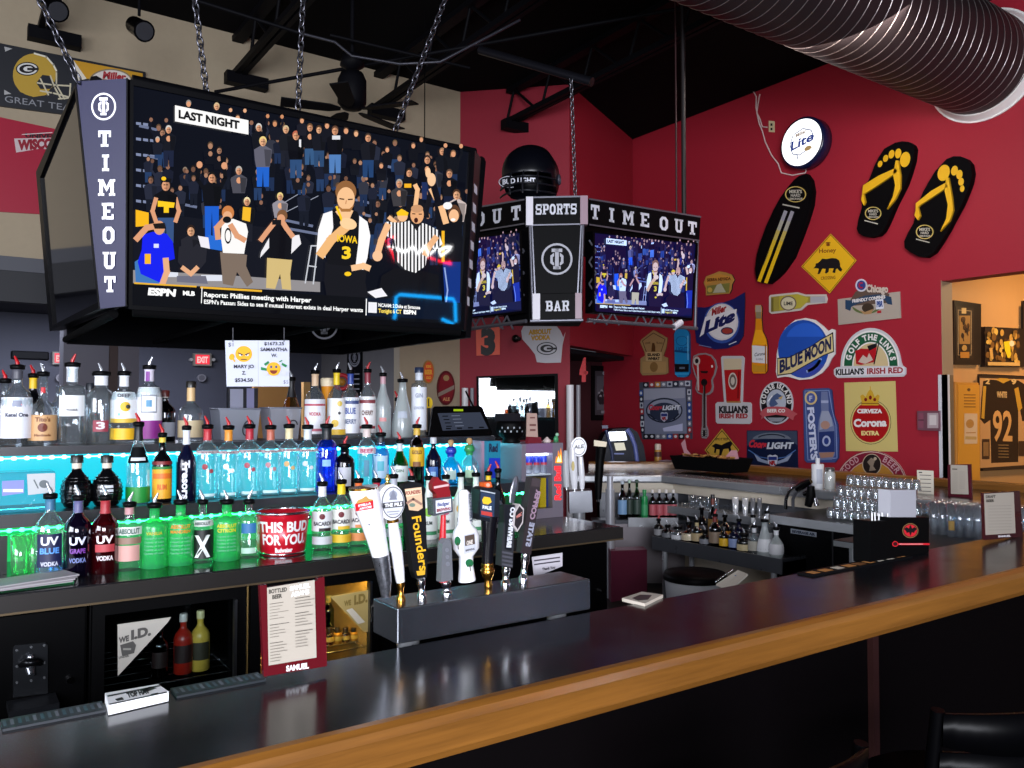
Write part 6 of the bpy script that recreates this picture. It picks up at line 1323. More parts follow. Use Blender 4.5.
b = plate([(442.6,544),(446,538.6),(450,540),(451.6,545),(453,580),(441,582.4)], mat('#a4a6ae', .25, .7), .03, .02); b.polys([b.epts(447,550,2,2.2,10), b.epts(447.4,557,2,2.2,10), b.epts(447.8,564,2.2,2.4,10)], mat('#6a6c74', .3)); b.done('silver_slab', parent=e)
stem(e, 446, 581, 4.4, CHROME, 447)
# 5 white bell-shaped with trees
e = tap(467, 'white bulging tap handle with green trees and square picture')
spine(e, 'handle_body', [(467,580.6),(466.8,578),(466.2,566),(466,556),(466,548),(465.4,536),(465,530),(464.6,524),(464.4,505),(464,493),(464,489.6)], [8.8,8.8,7.2,7.4,13.4,14,12,7.2,6.4,6,3], HW)
b = Board(Plane((0, 2.27 - .046, 0), (0,-1,0)), .0); b.poly([(463.4,535),(475,532.4),(476,551),(464,554.6)], mat('#b8bac4', .4)); b.poly([(464.6,536),(474.2,534),(475,544),(465,546)], mat('#4a3c34', .5)); b.text('ONE', (466.4,545), (472.6,543.6), 4, mat('#c8c0b8', .5), .06); b.text('BREWING', (465.4,551.4), (474.4,549.6), 2, mat('#34343c', .5), .04); b.ell(457.4, 541, 3, 4.6, mat('#146038', .5)); b.line([(457.6,543),(458,549)], .9, mat('#3a2a1c', .5))
b.text('BREWERY', (468.6,494), (469.8,523), 3, mat('#3c4250', .5), .05, (2.6,-.2)); b.done('label', parent=e)
b = Board(Plane((0, 2.27 - .026, 0), (0,-1,0)), .0); b.ell(469.4, 563, 3.9, 4, mat('#146038', .5)); b.polys([[(466,564),(473,562.6),(472,566.4),(467,567)]], mat('#146038', .5)); b.line([(469.8,565),(470.2,571)], 1, mat('#3a2a1c', .5)); b.done('tree_print', parent=e)
# 6 dark with gold foot
e = tap(487.6, 'dark tap handle with yellow crown label and turned gold foot')
spine(e, 'handle_body', [(487.4,566),(487.8,550),(489,525),(490,516)], [5.6,6,8,9.6], mat('#0b0a10', .2, 0, .6))
b = plate([(479.6,489.6),(484,487),(497,489.6),(500,491.6),(499,521.6),(495,523),(480,520),(479,514)], mat('#14161c', .3), .05); b.poly([(480.6,492),(495,494.6),(494,519),(480.4,516.4)], mat('#24344c', .4)); b.poly([(482,500),(484,496.6),(487,497),(490,497.6),(491.6,502),(488,504.6),(483,503.6)], mat('#e0b428', .4)); b.text('PALE', (482.4,508.6), (491.4,510), 3.6, mat('#d8dce4', .5), .05); b.poly([(481,510.6),(492,512.6),(492,516.6),(481.2,514.6)], mat('#b03a34', .4)); b.line([(480.6,490.6),(494.6,493.4)], 1.2, mat('#a8b0b8', .4)); b.done('label_block', parent=e)
b = plate([(484,482.6),(491,481.6),(492.4,487),(484.6,488.4)], mat('#c8541c', .4), .03); b.ell(488, 485, 2, 1.8, mat('#e8a08c', .4)); b.done('orange_top', parent=e)
stem(e, 487.4, 563, 4.6, BRASS, 488.4, None, ((0,.8),(.15,1.0),(.3,.7),(.45,1.1),(.6,1.5),(.75,1.55),(.8,1.2),(.9,1.45),(1,1.3)))
# 7 canoe paddle
e = tap(505, 'black tap handle with steel paddle tip and hexagon badge')
b = plate([(504,523),(514.6,525),(512.6,568),(501,566),(502,545)], mat('#2a2a2e', .35), .034); b.poly([(505.4,505.6),(514,505),(511.4,551),(504.6,549)], mat('#15151a', .3)); b.text('BREWING CO', (506.6,547.4), (510.8,507), 5, mat('#c8cad2', .4), .06, (4.4,.2)); b.polys([[(502,551+4*k),(512.6,553+4*k),(512.4,555+4*k),(502,553+4*k)] for k in range(4)], mat('#4a4a52', .3)); b.done('handle_body', parent=e)
b = plate([(504,505),(515,505),(514.6,524),(504,524)], mat('#1c1c20', .35), .03); b.done('upper_block', parent=e)
b = plate([(519.6,504),(524,509),(523,523),(517.4,532),(513.4,526),(514.6,512)], mat('#b0a8a8', .35), .04, .004); b.poly([(519.4,506),(523,510),(522,522),(517.6,529.4),(514.4,525),(515.6,512.6)], mat('#221c1e', .4)); b.text('WISC', (516,519), (521.8,515), 3.2, mat('#b87068', .5), .05); b.done('hexagon_badge', parent=e)
spine(e, 'paddle_tip', [(511.6,503),(512.4,496),(514.4,488),(516,479),(516.4,475.6)], [3,4,4.6,3.2,.8], mat('#7c7e86', .3, .8), .35)
stem(e, 506, 567, 3.8, CHROME, 505.4)
# 8 leaning slab
e = tap(524, 'dark leaning slab tap handle with pale vertical lettering')
b = plate([(531.4,477),(541,478.4),(539,500),(531,555),(521.4,553)], mat('#2a2224', .4), .032); b.text('COPPER', (529.6,519), (536.6,489), 5, mat('#8c7484', .4), .05, (4.6,1)); b.text('STATE', (525.6,546), (530,522), 5, mat('#8a8c9c', .4), .06, (4.6,1)); b.poly([(532,478),(540.4,479.4),(539.6,487),(531,486)], mat('#3c3234', .4)); b.done('handle_body', parent=e)
stem(e, 525.6, 554, 3.8, CHROME, 523, None)
# faucets behind the box
for e in [o for o in list(COL.objects) if o.name.startswith('beer_tap')][1:]:
    x = e.location.x; b = MB(); b.cyl((x, 2.365, 1.115), (x, 2.42, 1.115), .012, CHROME, 10); b.sweep([(x, 2.42, 1.118), (x, 2.45, 1.11), (x, 2.46, 1.06)], .01, CHROME, 10); b.build('faucet', tw)
# note card leaning behind the tower
np_ = Plane((0, 2.5, 0), (0, -1, 0)); b = Board(np_, .003); b.base([(531.6,557),(562,552.6),(562,566),(534,577.6)], mat('#b8b4bc', .6)); [b.line([(534, y), (559, y-3.4)], 1.4, mat('#3c3840', .6)) for y in (560.6, 564.4)]; b.ctext('Thank You', 548, 568, 13, 2.6, mat('#3c3840', .6), .05, -2); b.done('note_card', 'white notice card with dark print just behind the right end of tap tower', 'note card')

# ================================================================== THINGS ON THE FRONT BAR
def menu(label, Yp, fr, paper, draw, foot, cat='menu', fm='#560c16', pl=None):
    pl = pl or Plane((0, Yp, 0), (0, -1, 0)); c = pl.hit(sum(p[0] for p in foot)/len(foot), max(p[1] for p in foot)); e = thing('menu_stand', label, cat, c, 0, 'menu stands on the bar')
    b = Board(pl, .016); b.base(fr, mat(fm, .25, 0, .5, 0, 12, .5)); draw(b, 0); b.done('frame', parent=e)
    b = Board(Plane(pl.o + pl.n * .0163, pl.n), .001); b.base(paper, mat('#a89f92', .6)); draw(b, 1); b.done('menu_card', parent=e)
    return e
def d1(b, k):
    if k == 0: b.text('SAMUEL', (284,669.6), (306.6,666.4), 5.4, WHITE, .05); return
    G = mat('#6c665c', .6); D = mat('#3c3830', .6)
    b.text('BOTTLED', (268.6,593.6), (286.8,591), 4, D, .05); b.text('BEER', (272,599), (282,597.4), 4, D, .05)
    b.text('SAMUEL', (289.6,590.6), (310,587), 4.4, WHITE, .06); b.text('ADAMS', (290.6,596.6), (309,593.4), 4.4, WHITE, .06)
    rnd.seed(9)
    for y in range(604, 662, 3):
        if y in (622, 640): continue
        w = rnd.uniform(8, 20); b.line([(269.4, y), (269.4 + w, y - w*.15)], .55, D if y in (604, 625, 643) else G)
    for y in range(598, 648, 3):
        if y in (610, 628): continue
        w = rnd.uniform(9, 20); b.line([(294, y), (294 + w, y - w*.15)], .55, D if y in (598, 613, 631) else G)
menu('maroon framed bottled beer menu standing at the left part of the bar', 2.09, [(258,584.6),(264.6,583.4),(265,587),(315.6,579.4),(315.4,577.4),(322,575.8),(324.8,664.6),(262,675)], [(267,587.8),(314.4,580),(316.4,657.4),(268.6,665.4)], d1, [(262,675),(324.8,664.6)])
def d2(b, k):
    if k == 0: b.text('SAMUEL', (995,536.9), (1007.6,536.2), 1.8, WHITE, .04); return
    D = mat('#3c3830', .6); G = mat('#8c8880', .6); b.text('DRAFT', (985.6,498), (995.4,497.6), 2.6, D, .05); b.text('BEER', (986,502), (994,501.8), 2.6, D, .05)
    for y in range(506, 532, 3): b.line([(988, y), (1011, y - .4)], .4, G)
menu('dark framed draft beer menu standing at the right end of the bar', 2.11, [(980.6,492.6),(1016.6,490.6),(1020,536.4),(982,539.6)], [(984,493.8),(1013.6,492.2),(1015.4,533),(985.6,535)], d2, [(982,539.6),(1020,536.4)], fm='#3a1016')
def d3(b, k):
    if k: b.line([(952.6,469),(957,469.2)], 1, mat('#3c3830', .6)); [b.line([(952.6,y),(957.6,y)], .4, mat('#8c8880', .6)) for y in range(473,492,2)]; [b.line([(960,y),(965,y)], .4, mat('#8c8880', .6)) for y in range(472,490,2)]
FB = Plane((6.62, 0, 0), (-1, 0, 0))
menu('maroon framed menu on the far bar below the white corner guard', 0, [(948.6,464.6),(971.6,464),(973,499),(949,498.6)], [(950.6,464.8),(967.4,465.2),(968.6,494.4),(951,493.8)], d3, [(949,498.6),(973,499)], fm='#4c1420', pl=FB)
b = Board(FB, .002); b.base([(917,470),(933.6,470.8),(934,500.4),(918,500)], mat('#d8d0c0', .6)); [b.line([(920,y),(931,y+.4)], .7, mat('#5a564e', .6)) for y in range(475,498,4)]; b.line([(919.4,472.4),(922,472.4)], 1, INK); b.done('drink_card', 'loose cream drinks card standing on the far bar', 'menu')

# napkin caddy
cp = Plane((0, 2.115, 0), (0, -1, 0)); c = cp.hit(900, 553)
e = thing('napkin_caddy', 'black napkin and straw caddy with red bat emblem on the bar', 'caddy', (c.x, 2.16, 1.05))
def bxp(x0, y0, x1, y1, d, m, dy=0.0):
    a = Plane((0, 2.115 + dy, 0), (0,-1,0)); q = [a.w(a.uv(x, y)) for x, y in ((x0,y0),(x1,y0),(x1,y1),(x0,y1))]
    for i in (2, 3): q[i].z = max(q[i].z, 1.051) if y1 < 556 else 1.051
    bb = MB(); bb.hexa([v + Vector((0, d, 0)) for v in q], q, m); return bb
bxp(889, 517.4, 929, 560, .085, mat('#070708', .4)).build('main_box', e); bxp(870.4, 521, 889, 560, .085, mat('#070708', .4)).build('straw_compartment', e)
bxp(890.4, 490, 916, 530, .06, mat('#a4a4ac', .7), .012).build('napkins', e)
b = MB(); rnd.seed(2)
for k in range(16):
    x = 871.5 + rnd.random()*16; p = Plane((0, 2.13 + rnd.random()*.05, 0), (0,-1,0)); a = p.hit(x, 525); q = p.hit(x + rnd.uniform(-1.5, 1.5), 512 + rnd.random()*2); b.sweep([a, q], .0035, WHITE, 6)
b.build('straws', e)
b = Board(cp, .0012); b.ell(910, 530.6, 8.2, 7.6, mat('#2a0c0e', .4)); b.ring(910, 530.6, 8, 7.4, .8, mat('#8a6a40', .4)); b.ell(910, 530.6, 6.6, 6, mat('#d82430', .4)); b.poly([(903.4,529),(906,527),(908.4,528.6),(909.2,526),(910,525),(910.8,526),(911.6,528.6),(914,527),(916.6,529),(914.4,531),(913.6,533),(911.4,532),(910,536),(908.6,532),(906.4,533),(905.6,531)], INK); b.line([(895,544),(928.6,544)], 1.8, mat('#d82430', .4)); b.ell(894.6, 543.8, 3, 2.8, mat('#d82430', .4)); b.ell(894.6, 543.8, 2.2, 2, mat('#3a0c10', .4)); b.line([(899,544),(922,544)], .7, mat('#f0a8a8', .4)); b.done('emblem_print', parent=e)

# coaster box and clipboards on the inner edge
A0 = atZ(106, 694, 1.09); 
e = thing('coaster_box', 'flat white box with black print on the inner bar edge at left', 'box', (atZ(138,696,1.05).x, 2.2, 1.05))
q = [atZ(105, 693, 1.075), atZ(158, 684, 1.075), atZ(168.6, 691.4, 1.075), atZ(108.6, 705, 1.075)]
b = MB(); b.hexa([Vector((v.x, v.y, 1.052)) for v in q], q, WHITE); b.build('box_body', e)
dp = Plane((0, 0, 1.0755), (0, 0.001, 1))
b = MB()
def zt(x, y): return atZ(x, y, 1.0758)
for L in ([(107,695.4),(160,685),(161.4,686),(108,696.8)], [(109,703.8),(166,691.6),(167.6,692.6),(109.6,705)]): b.add([zt(*p) for p in L], [(0,1,2,3)], INK)
vs, fs, w = textmesh('TOP HAT', .06); o_, u_, v_ = zt(128,697.6), zt(150,692.6) - zt(128,697.6), zt(126,693) - zt(128,697.6); b.add([o_ + u_*a + v_*c2 for a, c2 in vs], fs, INK)
for L in ([(140,690),(150,686.6),(157,688),(146,692)], [(115,699),(122,697),(124,699.6),(117,701)], [(151,694),(158,692.6),(158,693.6),(151,695)]): b.add([zt(*p) for p in L], [(0,1,2,3)], INK)
b.build('box_print', e)
def flatcard(pts, z, label, name, cat, c1='#c9c4bc', marks=()):
    q = [atZ(x, y, z) for x, y in pts]; b = MB(); b.hexa([Vector((v.x, v.y, z - .012)) for v in q], q, mat(c1, .5))
    for L, cc in marks: b.add([atZ(x, y, z + .0004) for x, y in L], [list(range(len(L)))], mat(cc, .5))
    return tag(b.build(name), label, cat)
flatcard([(622,598),(642,591.6),(663,594.6),(645,603.6)], 1.06, 'white coaster with dark oval print on the inner edge of the bar', 'coaster', 'coaster', '#c8beb0', [([(632,598),(640,594.6),(652,595),(648,599.6),(638,600.6)], '#4a3c3c')])
e = thing('clipboard', 'small clipboard with metal spiral and blue corner leaning behind the bar', 'clipboard', atZ(732, 583, 1.02))
q = [atT(716,584,5.2), atT(738,570,5.2), atT(748,574,5.1), atT(730,590,5.1)]; b = MB(); b.hexa([v - Vector((0,0,.01)) for v in q], q, mat('#b8b0a4', .5)); q2 = [v + Vector((0,0,.001)) for v in (atT(738,571,5.2), atT(747,574.4,5.11), atT(741,579,5.12), atT(733,575,5.19))]; b.add(q2, [(0,1,2,3)], mat('#2c4c84', .4)); b.build('board', e)
b = MB(); p0, p1 = atT(716,582.6,5.19), atT(733,570.4,5.19); pts = [p0.lerp(p1, i/24) + Vector((0,0,.004 + .010*(i % 2))) for i in range(25)]; b.sweep(pts, .004, CHROME, 6); b.build('spiral', e)

# ================================================================== THINGS ON AND AROUND THE BACK BAR
# clear organiser at the left of the middle shelf
e = thing('clear_organiser', 'clear plastic tray with cards at the left end of middle shelf', 'tray', (atY(25,500,4.08).x, 4.1, 1.31)); CL = glass('#dceef4', .06, 1)
def rb(x0, x1, Y0, Y1, z0, y1, m):
    """box from picture columns x0..x1 at depth Y0, standing at z0 with its top at row y1"""
    a, c = atY(x0, 400, Y0), atY(x1, 400, Y0); zt_ = atY((x0+x1)/2, y1, Y0).z; bb = MB(); bb.box((a.x, Y0, z0), (c.x, Y1, zt_), m); return bb
bb = rb(-8, 57, 4.02, 4.16, 1.312, 472, CL); bb.build('tray', e, bevel=.01)
b = Board(Plane((0, 4.015, 0), (0,-1,0)), .002); b.base([(2,481),(24,480),(24,493),(2,496)], mat('#7c84c8', .5)); b.rect(3,489,23,492, mat('#d8dcf0', .5)); b.done('small_card', parent=e)
b = Board(Plane((0, 4.015, 0), (0,-1,0)), .002); b.base([(27,474),(55,473),(55,492),(28,495)], mat('#b4b8bc', .5)); b.ell(44, 484, 5, 4, mat('#5c6468', .5)); b.line([(34,480),(38,488)], 1.4, mat('#5c6468', .5)); b.done('photo_card', parent=e)
# counter left: papers, dark frame, clear glasses
e = thing('paper_stack', 'stack of white papers and a green folder at the left end of the back counter', 'papers', (.36, 3.66, 1.07))
for k in range(5):
    b = MB(); b.obox((.27 + .006*k, 3.645 + (.03 if k == 0 else 0), 1.074 + .006*k), (.30 if k else .33, .15, .005), mat(['#2c9c5c', '#8c888c', '#a8a4a8', '#807c80', '#a09ca0'][k], .6), .08 + .05*k); b.build('sheet' if k else 'green_folder', e)
bb = rb(-6, 10, 3.95, 3.97, 1.0705, 536, mat('#101412', .3)); bb2 = bb.build('small_dark_frame'); tag(bb2, 'small dark picture frame glowing green at the left edge of the counter', 'picture frame')
for i, xx in enumerate((24, 40)):
    d = ray(xx, 400); c = Vector((d.x*3.93/d.y, 3.93, 1.0705)); b = MB(); b.lathe([(.03,0),(.036,.004),(.041,.16),(.037,.16),(.033,.012),(.0,.012)], glass('#c8f8dc', .12, 1), c, 20, closed=False)
    tag(b.build('tall_glass'), ['tall clear glass left of another one on the green-lit counter', 'tall clear glass beside the navy-labelled bottle on the counter'][i], 'glass', 'clear glasses on the counter')
# tubs on the top shelf
for i, (x0, x1, yt) in enumerate(((220, 259, 409), (271, 300, 408))):
    e = thing('plastic_tub', ['frosted plastic tub under the paper prize sign', 'frosted plastic tub with dark curl print beside the champagne-shaped bottle'][i], 'tub', (atY((x0+x1)/2, 400, 4.5).x, 4.55, 1.575), 0, 'plastic tubs on the top shelf')
    a, c = atY(x0, 400, 4.5), atY(x1, 400, 4.5); zt_ = atY(x0, yt, 4.5).z; m = glass('#e8ecf4', .6, .6, .3, '#c8ccd8'); b = MB(); h = zt_ - 1.576
    lo = [Vector((a.x+.01, 4.5, 1.576)), Vector((c.x-.01, 4.5, 1.576)), Vector((c.x-.01, 4.66, 1.576)), Vector((a.x+.01, 4.66, 1.576))]; hi = [Vector((a.x-.005, 4.49, zt_)), Vector((c.x+.005, 4.49, zt_)), Vector((c.x+.005, 4.68, zt_)), Vector((a.x-.005, 4.68, zt_))]
    b.add(lo + hi, [(0,3,2,1),(0,1,5,4),(1,2,6,5),(2,3,7,6),(3,0,4,7)], m); b.build('tub_body', e)
    b = MB(); n = 4; pts = hi + [hi[0]]; b.sweep(pts, .006, m, 6); b.build('rim', e)
    b = Board(Plane((0, 4.488, 0), (0,-1,0)), .001); xx = x0 + (x1-x0)*.72; b.line(b.epts(xx, 428, 5, 8, 12, 20, 40, 290), 1.2, mat('#2c2c34', .5)); b.done('print', parent=e)
bb = rb(228, 258, 4.70, 4.73, 1.576, 388, mat('#14141a', .4)); e = bb.build('monitor_back'); tag(e, 'dark back of a small monitor under the paper prize sign', 'monitor')
b = Board(Plane((0, 4.698, 0), (0,-1,0)), .002); b.base([(230,389),(243,389),(243,408),(230,408)], mat('#8c8ea0', .4)); b.rect(246.5,388.4,254,410, mat('#7a7a9c', .4)); b.done('monitor_plate', parent=e)
# register
RP_ = Plane(atY(460, 436.5, 4.40), (0, -1, .42)); c = atY(460, 437, 4.45)
e = thing('cash_register_screen', 'black touch-screen register on the top shelf showing grey rows', 'register', (c.x, 4.45, 1.575))
b = Board(RP_, .02); b.base([(428,436.4),(431.4,409),(433,407.6),(478,407),(481,408.6),(490.4,433),(490,436)], BLACK, None); b.rect(452,410.4,461.6,412.4, emit('#a8c81c', .8)); b.done('screen_case', parent=e)
b = Board(RP_, .0215); b.base([(436,414.6),(478.6,413.6),(486.6,430),(441,432)], emit('#3a4050', .8, .1), BLACK, .0225)
for k in range(4): b.line([(441 + k*1.2, 417.6 + k*3.4), (446 + k*1.2, 417.5 + k*3.4)], 1, emit('#14161c', .5)); b.line([(450 + k*1.2, 417.2 + k*3.4), (458 + k*1.2, 417 + k*3.4)], .7, emit('#6c7488', .8))
for k in range(4): b.rect(444 + k*11, 429.4 - k*.4, 449 + k*11, 430.8 - k*.4, emit('#14161c', .5))
b.done('touch_screen', parent=e)
b = MB(); b.box((c.x-.16, 4.42, 1.5755), (c.x+.16, 4.62, 1.60), BLACK); b.box((c.x-.08, 4.52, 1.60), (c.x+.08, 4.6, 1.70), BLACK); b.build('stand', e)
b = MB(); b.cyl(atY(474,408,4.5), atY(465.6,391,4.5), .006, BLACK, 8); b.build('pen', e)
bb = Board(Plane((0, 4.66, 0), (0,-1,0)), .004); bb.base(bb.epts(428.4, 403, 4, 6, 16) , mat('#d8b41c', .5)); bb.line([(428.4,399),(428.4,406)], 1.2, INK); bb.poly([(427,408),(430,408),(430,437),(427,437)], mat('#3a3a3c', .5)); bb.done('yellow_tag', 'small yellow oval tag on a stick left of the register screen', 'tag')

# energy drink cooler
ec = thing('drink_cooler', 'grey countertop can cooler with red lit vertical lettering at counter end', 'cooler', (3.05, 4.2, 1.07))
FPL = Plane((0, 4.05, 0), (0,-1,0)); a, c = atY(521.6, 444, 4.05), atY(563, 444, 4.05); X0, X1, ZT, ZB = a.x, c.x, a.z, 1.0705
GC = mat('#7c7480', .35, .2); xi0, xi1 = atY(526, 450, 4.05).x, atY(552.6, 450, 4.05).x; zi0, zi1 = atY(538, 509, 4.05).z, atY(538, 453.4, 4.05).z
b = MB(); b.box((X0, 4.05, ZB), (xi0, 4.38, ZT), GC); b.box((xi1, 4.05, ZB), (X1, 4.38, ZT), GC); b.box((xi0, 4.05, zi1), (xi1, 4.38, ZT), mat('#7a5c7c', .4)); b.box((xi0, 4.05, ZB), (xi1, 4.38, zi0), GC); b.box((xi0, 4.34, zi0), (xi1, 4.38, zi1), mat('#d8d8dc', .5)); b.build('case', ec)
zs = atY(538, 474.6, 4.05).z; b = MB(); b.box((xi0, 4.07, zs-.008), (xi1, 4.33, zs), WHITE); b.build('inner_shelf', ec)
b = MB(); b.box((xi0+.01, 4.08, zi1-.014), (xi1-.01, 4.2, zi1-.002), emit('#f4f6ff', 6)); b.build('inner_light', ec)
b = MB(); b.box((xi0, 4.052, zi0), (xi1, 4.055, zi1), glass('#f0f4f6', 0, .35)); b.build('glass_door', ec)
b = Board(FPL, .002); b.text('Red Bull', (560.6,500), (560.4,466), 6, emit('#ff3038', 1.6), .05, (-6.2,0)); b.done('lit_lettering', parent=ec)
b = Board(FPL, .003); b.poly([(555,463),(556,456),(557.4,459),(558,450),(559.6,456),(560.6,447.4),(561.4,455),(562,463)], emit('#ff8a20', 1.6)); b.poly([(556.4,462),(558,456),(559.4,460),(560.4,454),(561,462)], emit('#fff0a0', 2)); b.done('lit_flame', parent=ec)
for k, xx in enumerate((529, 536.4, 543.8, 550.4)):
    p = atY(xx, 470, 4.13); e = thing('drink_can', 'slim blue and silver can, number %s from left inside the counter can cooler' % ('one', 'two', 'three', 'four')[k], 'can', (p.x, 4.13, zs), 0, 'cans in the cooler'); h = atY(xx, 455.4, 4.13).z - zs; r = .0225
    b = MB(); b.lathe([(r*.8,0),(r,.006),(r,h*.55)], mat('#b8bcc8', .25, .6), (p.x,4.13,zs+.0005), 16); b.lathe([(r,h*.55),(r,h*.92),(r*.82,h),(r*.7,h)], mat('#1c34b0', .3), (p.x,4.13,zs), 16); b.build('can_body', e)
    b = MB(); wrap(b, Vector((p.x,4.13,zs)), lambda z: r+.0006, h*.48, h*.62, math.atan2(-4.13,-p.x), .9, mat('#c83440', .4)); b.build('red_mark', e)
for k, (x0, x1, cc, ds) in enumerate(((528,534,'#a8a09c','grey'),(540,546,'#e0b81c','yellow'),(547,552,'#1c3c8c','dark blue'))):
    bb = rb(x0, x1, 4.10, 4.3, zi0 + .001, 478, mat(cc, .4)); tag(bb.build('small_carton'), ds + ' carton on the lower shelf of the counter can cooler', 'carton', 'cartons in the cooler')
# blue box at the end of the middle shelf
bb = rb(488, 500.5, 4.06, 4.24, 1.311, 441, mat('#1c7c98', .45)); e = bb.build('drink_box'); tag(e, 'blue carton with dark lettering at the right end of the middle shelf', 'box')
b = Board(Plane((0, 4.059, 0), (0,-1,0)), .001); b.text('Red', (489,451.6), (497.6,451.6), 8, mat('#181c3c', .5), .05); b.rect(489,458,500,478, mat('#1c34b8', .4)); b.done('print', parent=e)
bb = rb(481.5, 487, 4.1, 4.2, 1.311, 441, mat('#9a7c90', .5)); tag(bb.build('slim_carton'), 'slim pinkish carton beside the blue carton', 'box')
# black pot, card, trinket on the cooler
p = atY(511, 440, 4.2); k = 4.2/ray(511,440).y/F_PX
e = thing('snack_pot', 'black rounded pot with pale markings on top of the can cooler', 'pot', (p.x, 4.2, ZT)); b = MB()
b.lathe([(9*k,0),(9.6*k,1.5*k),(8*k,4*k),(13*k,8*k),(15.6*k,13*k),(15*k,19*k),(14*k,22*k),(12*k,22*k),(13*k,14*k)], BLACK, (p.x,4.2,ZT+.0005), 24); b.build('pot_body', e)
b = MB(); b.obox((p.x-.01, 4.22, ZT+25.5*k), (22*k,.09,8*k), mat('#15161c', .4), .1); b.build('black_packet', e)
b = MB(); cv = Vector((p.x,4.2,ZT)); a_ = math.atan2(-4.2,-p.x)
for j in range(9): wrap(b, cv, lambda z: 15.4*k, (11+3.5*(j%2))*k, (13+3.5*(j%2))*k, a_-.8+.2*j, .05, mat('#7c8088', .5), 3, 1)
b.build('markings', e)
cpn = Plane((0, 4.12, 0), (0,-1,0)); b = Board(cpn, .01); b.base([(526.6,413),(536,413.4),(537,437),(526,437)], mat('#b09488', .5)); b.polys([R4(529,417,534,418.4), R4(528.6,424,535,426), R4(529,429,534.6,431)], mat('#6c4440', .5)); b.base([(526,436.6),(538,437),(539,444),(525,444)], mat('#6c1c28', .4), None, .03); b.done('card_holder', 'small pinkish card in a dark red holder on the can cooler', 'card holder')
p = atY(556, 440, 4.15); b = MB(); b.sphere((p.x,4.15,ZT+.02), .018, mat('#3c8a5c', .4), 12, 8, (1,.8,1.15)); b.sphere((p.x+.002,4.14,ZT+.048), .012, mat('#8cb89c', .4), 10, 6); b.lathe([(.02,0),(.022,.004),(.012,.008)], mat('#2c6a44',.4), (p.x,4.15,ZT), 12); tag(b.build('green_figurine'), 'tiny green figurine on top of the can cooler', 'figurine')
p = atY(547, 441, 4.15); b = MB(); b.lathe([(.022,0),(.028,.012),(.012,.026),(.006,.034)], mat('#c8b8b4', .4), (p.x,4.15,ZT), 14); tag(b.build('white_trinket'), 'tiny pale trinket beside the green figurine', 'trinket')

# cooler contents, stickers and bottle opener under the counter
def sticker(pts_tri, words, label, gold):
    pl = Plane((0, 3.598, 0), (0,-1,0)); b = Board(pl, .001); b.base(pts_tri, mat('#b0aca4' if not gold else '#c0a868', .5)); words(b); b.done('window_sticker', label, 'sticker', 'age check stickers')
def w1(b):
    D = mat('#4c4a48', .5); b.text('WE', (118.6,643), (129,640.4), 5.4, D, .06); b.text('I.D.', (131,639.4), (151,634.6), 9, D, .06); b.poly([(120,645),(133,641),(136,645),(134,653),(122,656)], D); b.polys([R4(123,648,131,650)], mat('#8c8a84', .5)); b.text('UNDER', (118.6,658.6), (129,656.4), 2.2, D, .04)
sticker([(117.6,624.4),(171,617),(168,622),(117.8,676)], w1, 'white corner sticker reading WE I.D. on the dark cooler door', False)
def w2(b):
    D = mat('#8a7438', .5); b.text('WE', (344,606), (351,604.6), 5, D, .06); b.text('I.D.', (354,604.4), (367.4,601.4), 9, D, .06); b.poly([(346,610),(352,608),(365,622),(358,624)], mat('#e8e0cc', .5))
sticker([(330,596.4),(369.6,589.6),(369.8,632),(364,632)], w2, 'pale corner sticker reading WE I.D. on the golden-lit cooler door', True)
def cbottle(x, ytop, w, Y, z, gm, ds, lab=None, prof='wine', capc='#1c1c1c'):
    return bottle('chilled_bottle', x, ytop, w, Y, z, prof, gm, ds, pour='cap', cap=capc, label=[(.2,.5,60,lab)] if lab else None, grp='bottles in the coolers')
cbottle(186, 614, 18, 3.76, .604, mat('#a82418', .3), 'red sauce-coloured bottle with dark label in the dark cooler', '#2a1414', 'std', '#d8d4d0')
cbottle(203, 611, 18, 3.76, .604, mat('#d8b84c', .3), 'yellow bottle with dark square label in the dark cooler', '#3a3628', 'std', '#e0d8a0')
cbottle(163, 624, 16, 3.76, .604, 'brown', 'dark brown bottle left of the red one in the dark cooler', '#2c1c1c', 'std')
for i, xx in enumerate((331, 339, 347, 355, 363)):
    cbottle(xx, 628, 9, 3.80, .604, mat('#c89030', .3, .3) if i % 2 else 'amber', 'golden bottle, %s from left in the lit cooler' % ('first', 'second', 'third', 'fourth', 'fifth')[i], '#d8b858', 'std', '#3a2c14')
cbottle(330, 596, 12, 4.1, .604, 'green', 'green bottle at the back of the lit cooler', None, 'wine', '#d8c060')
e = thing('bottle_opener_plate', 'steel wall bottle opener plate on the black cabinet', 'bottle opener', atY(30, 695, 3.6))
pl = Plane((0, 3.606, 0), (0,-1,0)); b = Board(pl, .006); b.base([(13,648),(15,645),(45,642.4),(47.6,645),(47.6,693),(13,697)], mat('#2a2c30', .3, .7))
for x, y in ((16.6,650),(31,646.6),(44,645),(16.6,666),(44,662),(16.6,682),(31,680),(44,677)): b.ell(x, y, 1.4, 1.4, mat('#c8ccd4', .2, .9), 0, 10)
b.done('back_plate', parent=e)
